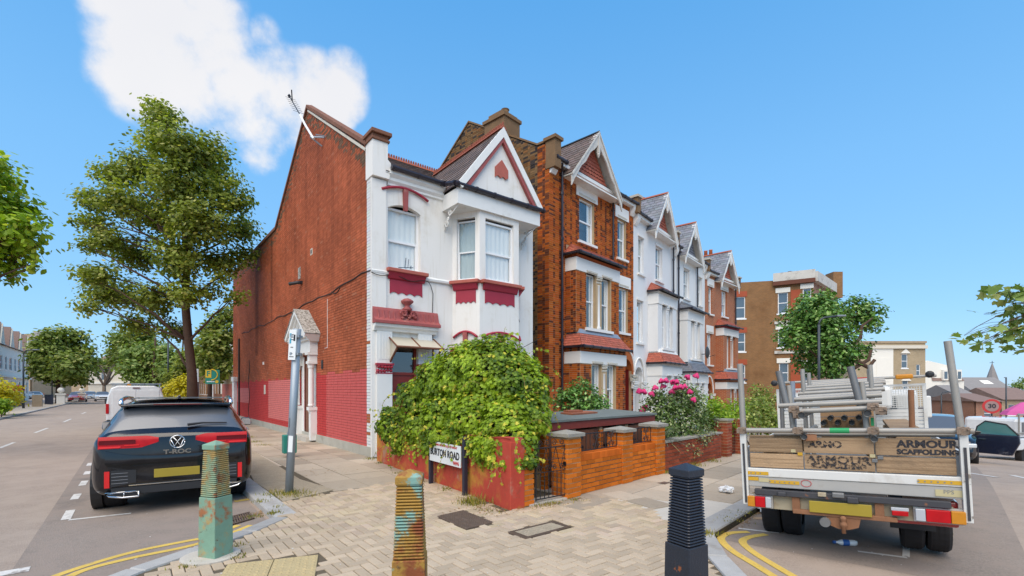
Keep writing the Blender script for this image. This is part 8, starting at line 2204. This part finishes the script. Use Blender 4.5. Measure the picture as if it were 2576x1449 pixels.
for z in (1.2, 1.9): MB().tube([(-2.1, -.9, z), (1.6, -.9, z)], .03, 6).build('rack_rail', 'galv_tube', PU)
for x in (-2.0, -.9, .2, 1.4): MB().tube([(x, -.9, .9), (x, -.9, 1.95)], .03, 6).build('rack_post', 'galv_tube', PU)
for x in (-1.5, 1.0):
    for y in (-.8, .8): MB().lathe([(.33, -.1), (.33, .1)], 20, (x, y, .33), axis='y').build('wheel', 'tyre', PU)
# --- street lamps
def lamp(px, Y, py_top, reach, m, label, pyb=None):
    q = wpt(px, 980, Y); gz_ = ground_z(q.x, q.y); Lm = empty('street_lamp', (q.x, q.y, gz_), 0, label, 'street lamp', 'street lamps'); h = EYE + (HPY - py_top) / FPX * Y - gz_; rx = reach / FPX * Y
    MB().tube([(0, 0, -.1), (0, 0, 1.3)], .09, 8).tube([(0, 0, 1.3), (0, 0, h - rx * .35)], .06, 8).build('column', m, Lm, smooth=True)
    pts = [(0, 0, h - rx * .36)] + [(rx * .3 * (1 - math.cos(t * math.pi / 12)), 0, h - rx * .35 + rx * .3 * math.sin(t * math.pi / 12)) for t in range(1, 7)] + [(rx * .75, 0, h)]
    MB().tube(pts, .045, 7).build('arm', m, Lm, smooth=True); MB().obox((rx * .88, 0, h + .01), (abs(rx) * .35, .22, .08)).build('lantern', 'lamp_pale', Lm, bevel=.02)
    return Lm
lamp(2060, 24., 795, 62, 'lamp_grey', 'dark street lamp in front of the pollarded tree'); lamp(59, 42., 880, 36, 'lamp_grey', 'tall street lamp nearest the left frame edge'); lamp(131, 56., 908, 28, 'lamp_grey', 'street lamp beside the olive green tree on the left pavement'); lamp(423, 40., 855, -2, 'lamp_grey', 'thin dark column above the white van')
lamp(2408 - 40, 55., 985, 26, 'lamp_grey', 'small lamp before the white gable-ended house'); lamp(2531, 48., 950, -3, 'lamp_grey', 'thin dark lamp column among the far right roofs')
q = place(497, 22.); gp_ = empty('sign_post', q, 0, 'pale grey sign post beside the plane tree trunk', 'sign'); MB().tube([(0, 0, -.1), (0, 0, 2.55)], .06, 8).build('post', 'lamp_pale', gp_); MB().box(-.16, .1, -.08, -.06, 2.0, 2.6).build('plate', 'sign_white', gp_)
# estate agent board
q = wpt(535, 948, 27.); ea = empty('agent_board', (q.x, q.y, 0), R(12), 'green and yellow agent board with a letter F on a post', 'sign'); h_ = q.z
MB().tube([(0, .05, 0), (0, .05, h_ + .3)], .04, 6).build('post', 'trim_white', ea); bd = MB().box(-.36, .36, -.02, .02, h_ - .40, h_ + .40).build('board', 'sign_green', ea); MB().box(-.36, -.06, -.03, -.021, h_ - .05, h_ + .40).build('yellow_panel', 'sign_yellow', bd); text('lettering', 'F', .42, 'sign_green', bd, face_frame((-.21, -.034, h_ + .17)), .002, .01)
MB().tube([(-.06 + .32 * math.cos(t), -.03, h_ + .12 + .30 * math.sin(t)) for t in [(-90 + k * 15) / 57.3 for k in range(13)]], .03, 6).build('yellow_arc', 'sign_yellow', bd); MB().lathe([(.09, -.03), (.09, -.021)], 16, (.22, 0, h_ - .27), axis='y').build('yellow_dot', 'sign_yellow', bd); MB().box(-.30, .10, -.028, -.021, h_ - .30, h_ - .24).build('white_line', 'sign_white', bd)
# --- left street: right-hand side beyond the flank
RW2 = empty('garden_wall', CORN + UL * 20.3 + UX * .1, HA + R(90), 'red painted low wall beyond the far end of the brick flank', 'wall'); MB().box(0, 5, -.2, 0, -.2, 2.0).build('lower', 'clay_faded', RW2); MB().box(0, 5, -.2, 0, 2.0, 2.6).build('upper', 'brick_tan', RW2)
for i, (s0, w, h, m, lab) in enumerate(((27, 7, 7.5, 'brick_tan', 'tan brick house behind the bushy tree, past the flank wall'), (35, 8, 7.0, 'brick_red_far', 'red brick house farther along behind the plane tree trunk'), (44, 9, 7.2, 'bg_white', 'pale house behind the soft green tree'), (54, 30, 7.0, 'brick_brown', 'long brown brick terrace far along the left street'))):
    Hn = empty('house', CORN + UL * s0 + UX * 3.5, HA + R(90), lab, 'house'); n = max(2, int(w / 2.4))
    E_ = facade_w(Hn, 'front', w, h, [(w * (k + .5) / n - .5, z, 1., 1.6) for k in range(n) for z in (1., 4.4)], m, (w, 0, 0), R(180)); MB().prism([(.3, h), (-3.5, h + 3), (-7.5, h)], 'x', -.2, w + .2).build('roof', 'roof_tile_brown', Hn); MB().box(0, w, -7, -.3, 0, h - .02).build('body', m, Hn)
# golden bushes
for (items, lab, n) in (([(455, 975, 33, .7), (462, 960, 33, .5), (470, 985, 33, .6)], 'golden yellow conifer left of the plane tree trunk', 1500), ([(432, 975, 38, .5), (425, 988, 38, .5)], 'smaller golden bush behind the white van', 700)): shrub('shrub', lab, items, n, .2, 'leaf_gold', seed=n, clump=.15, per=9, shell=.6)
# --- left street: opposite side
for i in range(9):
    s0 = 43 + i * 6.2; Hn = empty('terraced_house', KL0 - UX * 14.0 + UL * s0, HA + R(90), None, 'house', 'white gabled houses across the left street')
    Hn['label'] = ('white gabled house of the far left terrace, ' + ['outermost at the frame edge', 'second from the frame edge', 'third from the frame edge', 'fourth, behind the street lamp', 'fifth, with the red board before it', 'sixth, beside the olive tree', 'seventh, half behind the olive tree', 'eighth, behind the olive tree', 'last, behind the olive tree trunk'][i])
    w = 6.2
    F_ = empty('front'); F_.parent = Hn; F_.rotation_euler = (0, 0, 0)
    facade(F_, 'wall', w, 0, 7.2, [(.7, 2.0, 1.0, 2.8), (.7, 2.0, 4.2, 5.9), (3.4, 5.3, 1., 2.8), (3.4, 5.3, 4.2, 5.9)], 'bg_white')
    for (x, z, ww, hh) in ((.7, 1.0, 1.3, 1.8), (.7, 4.2, 1.3, 1.7), (3.4, 1., 1.9, 1.8), (3.4, 4.2, 1.9, 1.7)): fwin(F_, x, z, ww, hh, .08)
    MB().prism([(3.0, 7.2), (5.7, 7.2), (4.35, 9.8)], 'y', -.2, -.05).build('gable', 'cream', F_); MB().prism([(2.8, 7.2), (5.9, 7.2), (4.35, 10.0)], 'y', -.04, 3).build('gable_roof', 'roof_tile_brown', F_)
    MB().prism([(-.3, 7.2), (4, 10.2), (8, 7.2)], 'x', 0, w).build('roof', 'roof_tile_brown', F_); MB().box(0, w, .3, 8, 0, 7.18).build('body', 'brick_tan', F_); MB().box(0, w, -.35, 0, 3.2, 3.45).build('band', 'bg_white', F_); MB().box(w - .3, w + .3, 3, 4.2, 9, 11.4).build('chimney_stack', 'brick_red_far', F_)
# cream building closing the left street, brick neighbours beside it
def closing(px0, px1, Y, py_e, py_r, m, rm, label, wins, gable=False):
    q = wpt(px0, 980, Y); w = (px1 - px0) / FPX * Y; Hn = empty('building', (q.x, q.y, 0), 0, label, 'building'); z = lambda py: EYE + (HPY - py) / FPX * Y; xx = lambda px: (px - px0) / FPX * Y
    F_ = facade_w(Hn, 'front', w, z(py_e), [(xx(a), z(d), xx(b_) - xx(a), z(c) - z(d)) for (a, b_, c, d) in wins], m, depth=.25); MB().box(0, w, .4, 9, 0, z(py_e) - .05).build('body', m, Hn); MB().prism([(-.5, z(py_e)), (4.5, z(py_r)), (9.5, z(py_e))], 'x', -.3, w + .3).build('roof', rm, Hn)
    return Hn, F_, xx, z
Hn, F_, xx, z = closing(222, 330, 112., 925, 893, 'cream', 'roof_tile_brown', 'cream hall-like building closing the end of the left street', [(244, 250, 928, 955), (254, 262, 926, 956), (266, 272, 928, 955)] + [(232 + k * 6.2, 236.6 + k * 6.2, 993, 1006) for k in range(10)])
MB().box(0, xx(330), -.3, 0, z(966), z(960)).build('string_course', 'bg_white', F_); MB().box(0, xx(330), -.2, 0, 0, z(1009)).build('plinth', 'brick_brown', F_)
closing(100, 226, 125., 935, 905, 'brick_tan', 'roof_tile_brown', 'tan brick building behind the olive green tree', [(190, 195, 960, 972), (205, 210, 960, 972), (216, 221, 985, 1000)])
closing(38, 76, 96., 860, 826, 'brick_tan', 'roof_grey', 'taller tan brick block with a roof dormer over the white terrace', [(46, 51, 840, 856), (55, 60, 840, 856)])
# left pavement things: walls, hedge, gate globes, bins
gw = KL0 - UX * 10.3
gwl = empty('garden_wall', gw + UL * 36, HA + R(90), 'long low brown brick front wall along the far left pavement', 'wall')
MB().box(0, 26, -.2, 0, -.1, .95).build('wall_body', 'brick_red_far', gwl)
for k in range(9): MB().box(k * 3.2, k * 3.2 + .45, -.30, .1, -.1, 1.15).build('pier', 'brick_tan', gwl)
for k, (px, Y) in enumerate(((153, 55.), (206, 66.))):
    q = wpt(px, 980, Y); gg = empty('gate_pillar', (q.x, q.y, 0), HA, ('white gate pillar with a globe, left of the olive tree trunk', 'white gate pillar with a globe, right of the olive tree trunk')[k], 'pillar'); MB().box(-.35, .35, -.35, .35, -.1, 1.05).box(-.45, .45, -.45, .45, 1.05, 1.2).build('pillar', 'bg_white', gg)
    MB().lathe([(.05, 1.2), (.12, 1.25), (.30, 1.42), (.33, 1.56), (.26, 1.76), (.12, 1.86), (.02, 1.88)], 14).build('globe', 'bg_white', gg, smooth=True)
for k in range(3):
    q = wpt(117 + k * 6.5, 980, 52.); wb = empty('wheelie_bin', (q.x, q.y, 0), HA, ('dark wheelie bin nearest the tall lamp on the left pavement', 'dark wheelie bin in the middle of three on the left pavement', 'dark wheelie bin nearest the olive tree')[k], 'bin', 'wheelie bins on the left pavement'); MB().obox((0, 0, .55), (.26, .3, 1.0), taper=None).build('body', 'bin_dark', wb, bevel=.02); MB().box(-.15, .15, -.18, .18, 1.05, 1.1).build('lid', 'bin_dark', wb)
rb = wpt(32, 980, 50.); rb_ = empty('letting_board', (rb.x, rb.y, 0), R(35), 'red letting board before the white terrace', 'sign'); MB().box(-.9, .9, -.03, .03, 1.5, 2.1).build('board', 'red_board', rb_); MB().tube([(0, .06, 0), (0, .06, 2.1)], .05, 6).build('post', 'trim_white', rb_)
bx_ = wpt(94, 980, 46.); cbx = MB().box(-.35, .35, -.2, .2, -.05, 1.15).build('utility_cabinet', 'brick_tan', None, (bx_.x, bx_.y, 0), HA, bevel=.02); tag(cbx, 'pale utility cabinet on the left pavement near the tree', 'cabinet')
shrub('hedge', 'yellow-green hedge at the left frame edge', [(-8, 985, 30, .9), (12, 990, 31, .8), (-20, 1000, 30, .9), (25, 1000, 32, .6), (5, 1010, 30, .6)], 2200, .22, 'leaf_gold', cat='hedge', seed=4, clump=.18, per=9, shell=.6)
shrub('hedge', 'dark green hedge below the yellow one at the left edge', [(-15, 1022, 28, .5), (8, 1020, 28.5, .45)], 900, .16, 'leaf_bright', cat='hedge', seed=14, clump=.14, per=9, shell=.6)
shrub('shrub', 'distant pale green tree tops at the far right edge', [(2562, 970, 130, 1.6), (2585, 966, 130, 2.2)], 700, .6, 'leaf_soft', seed=19, clump=.5, per=9, shell=.5)
# bare wooden fence and clutter behind the plane tree
bf = empty('timber_fence', CORN + UL * 26 + UX * .2, HA + R(90), 'brown timber fence under the agent board', 'fence')
for k in range(22): MB().box(k * .3, k * .3 + .28, -.04, 0, -.05, 1.35).build('plank', 'gate_timber', bf)
# ---- litter
mat('plastic_clear', (.70, .74, .76), .12, var=.1, scale=9, spec=.7, coat=.4); mat('bag_white', (.74, .74, .74), .35, var=.12, scale=12, bump=.6, bscale=18); mat('cardboard', (.46, .31, .19), .9, var=.12, scale=5); mat('label_blue', (.03, .12, .38), .4, var=.1)
def bag(px, py, r, z, label, seed, sq=.6, m='bag_white'):
    rr = random.Random(seed); q = gpt(px, py, z); b = MB(); rows = []; n = 16
    ph = [rr.uniform(0, 6) for _ in range(6)]
    for i in range(10):
        e = -math.pi / 2 + math.pi * i / 9; row = []
        for k in range(n):
            a = 2 * math.pi * k / n; f = 1 + .22 * math.sin(3 * a + ph[0] + 2 * e) + .16 * math.sin(5 * a + ph[1] - 3 * e) + .12 * math.sin(9 * a + ph[2] + 5 * e) + rr.uniform(-.07, .07)
            row.append((r * f * math.cos(e) * math.cos(a) * 1.2, r * f * math.cos(e) * math.sin(a), max(0, r * sq * (1 + f * math.sin(e)))))
        rows.append(row)
    b.grid(rows, closed=True); o = b.build('plastic_bag', m, None, q + Vector((0, 0, .003)), rr.uniform(0, 3)); tag(o, label, 'bag'); return o
bag(1828, 1268 - 28, .085, 0, 'crumpled white bag lying on the pavement left of the truck', 3); bag(1932, 1290, .13, ROADZ, 'clear plastic bag in the gutter under the truck corner', 5, m='plastic_clear')
def bottle(px, py, rz, label, blue=True):
    q = gpt(px, py, ROADZ); Bt = empty('plastic_bottle', q + Vector((0, 0, .036)), rz, label, 'bottle')
    MB().lathe([(.012, -.11), (.015, -.10), (.015, -.085), (.032, -.05), (.033, -.02), (.030, .0), (.033, .02), (.033, .09), (.025, .11), (.005, .105)], 14, axis='x').build('body', 'plastic_clear', Bt, smooth=True)
    MB().lathe([(.0165, -.125), (.0165, -.10)], 10, axis='x').build('cap', 'label_blue' if blue else 'sign_white', Bt); MB().lathe([(.0345, -.035), (.0345, .03)], 14, axis='x', caps=False).build('label_wrap', 'label_blue', Bt, smooth=True)
bottle(2127, 1373, R(-10), 'clear water bottle with a blue label lying behind the truck'); bottle(1838, 1322, R(60), 'small plastic bottle lying by the kerb left of the truck', False)
q = gpt(1925, 1306, ROADZ); o = MB().add([(-.16, -.05, .004), (.17, -.03, .014), (.13, .06, .022), (-.13, .05, .007), (-.16, -.05, .0), (.17, -.03, .01), (.13, .06, .018), (-.13, .05, .003)], [(0, 1, 2, 3), (4, 7, 6, 5), (0, 4, 5, 1), (1, 5, 6, 2), (2, 6, 7, 3), (3, 7, 4, 0)]).build('cardboard_piece', 'cardboard', None, q, R(-15)); tag(o, 'torn piece of brown cardboard in the gutter by the truck', 'cardboard')
rr = random.Random(90); mb = MB(); mat('specks', (.62, .6, .56), .8)
for _ in range(120):
    p = gpt(rr.uniform(300, 2300), rr.uniform(1200, 1445), 0); 
    z = .004 if inpoly(p.x, p.y, HERR) else ROADZ + .006
    s = rr.uniform(.004, .014); t = rr.uniform(0, 6); u = Vector((math.cos(t), math.sin(t), 0)) * s; v = Vector((-math.sin(t), math.cos(t), 0)) * s * .7; p.z = z
    mb.add([p - u, p - v, p + u, p + v + Vector((0, 0, .004))], [(0, 1, 2, 3)])
mb.build('litter', 'specks')['kind'] = 'stuff'
# ---- lettering as real meshes
bpy.context.view_layer.update()
dg = bpy.context.evaluated_depsgraph_get()
for o in [o for o in bpy.data.objects if o.type == 'FONT']:
    me = bpy.data.meshes.new_from_object(o.evaluated_get(dg)); n = o.name; p = o.parent; M = o.matrix_local.copy(); old = o.data
    if not me.materials and old.materials: me.materials.append(old.materials[0])
    bpy.data.objects.remove(o); q = bpy.data.objects.new(n, me); COL.objects.link(q); q.parent = p; q.matrix_local = M
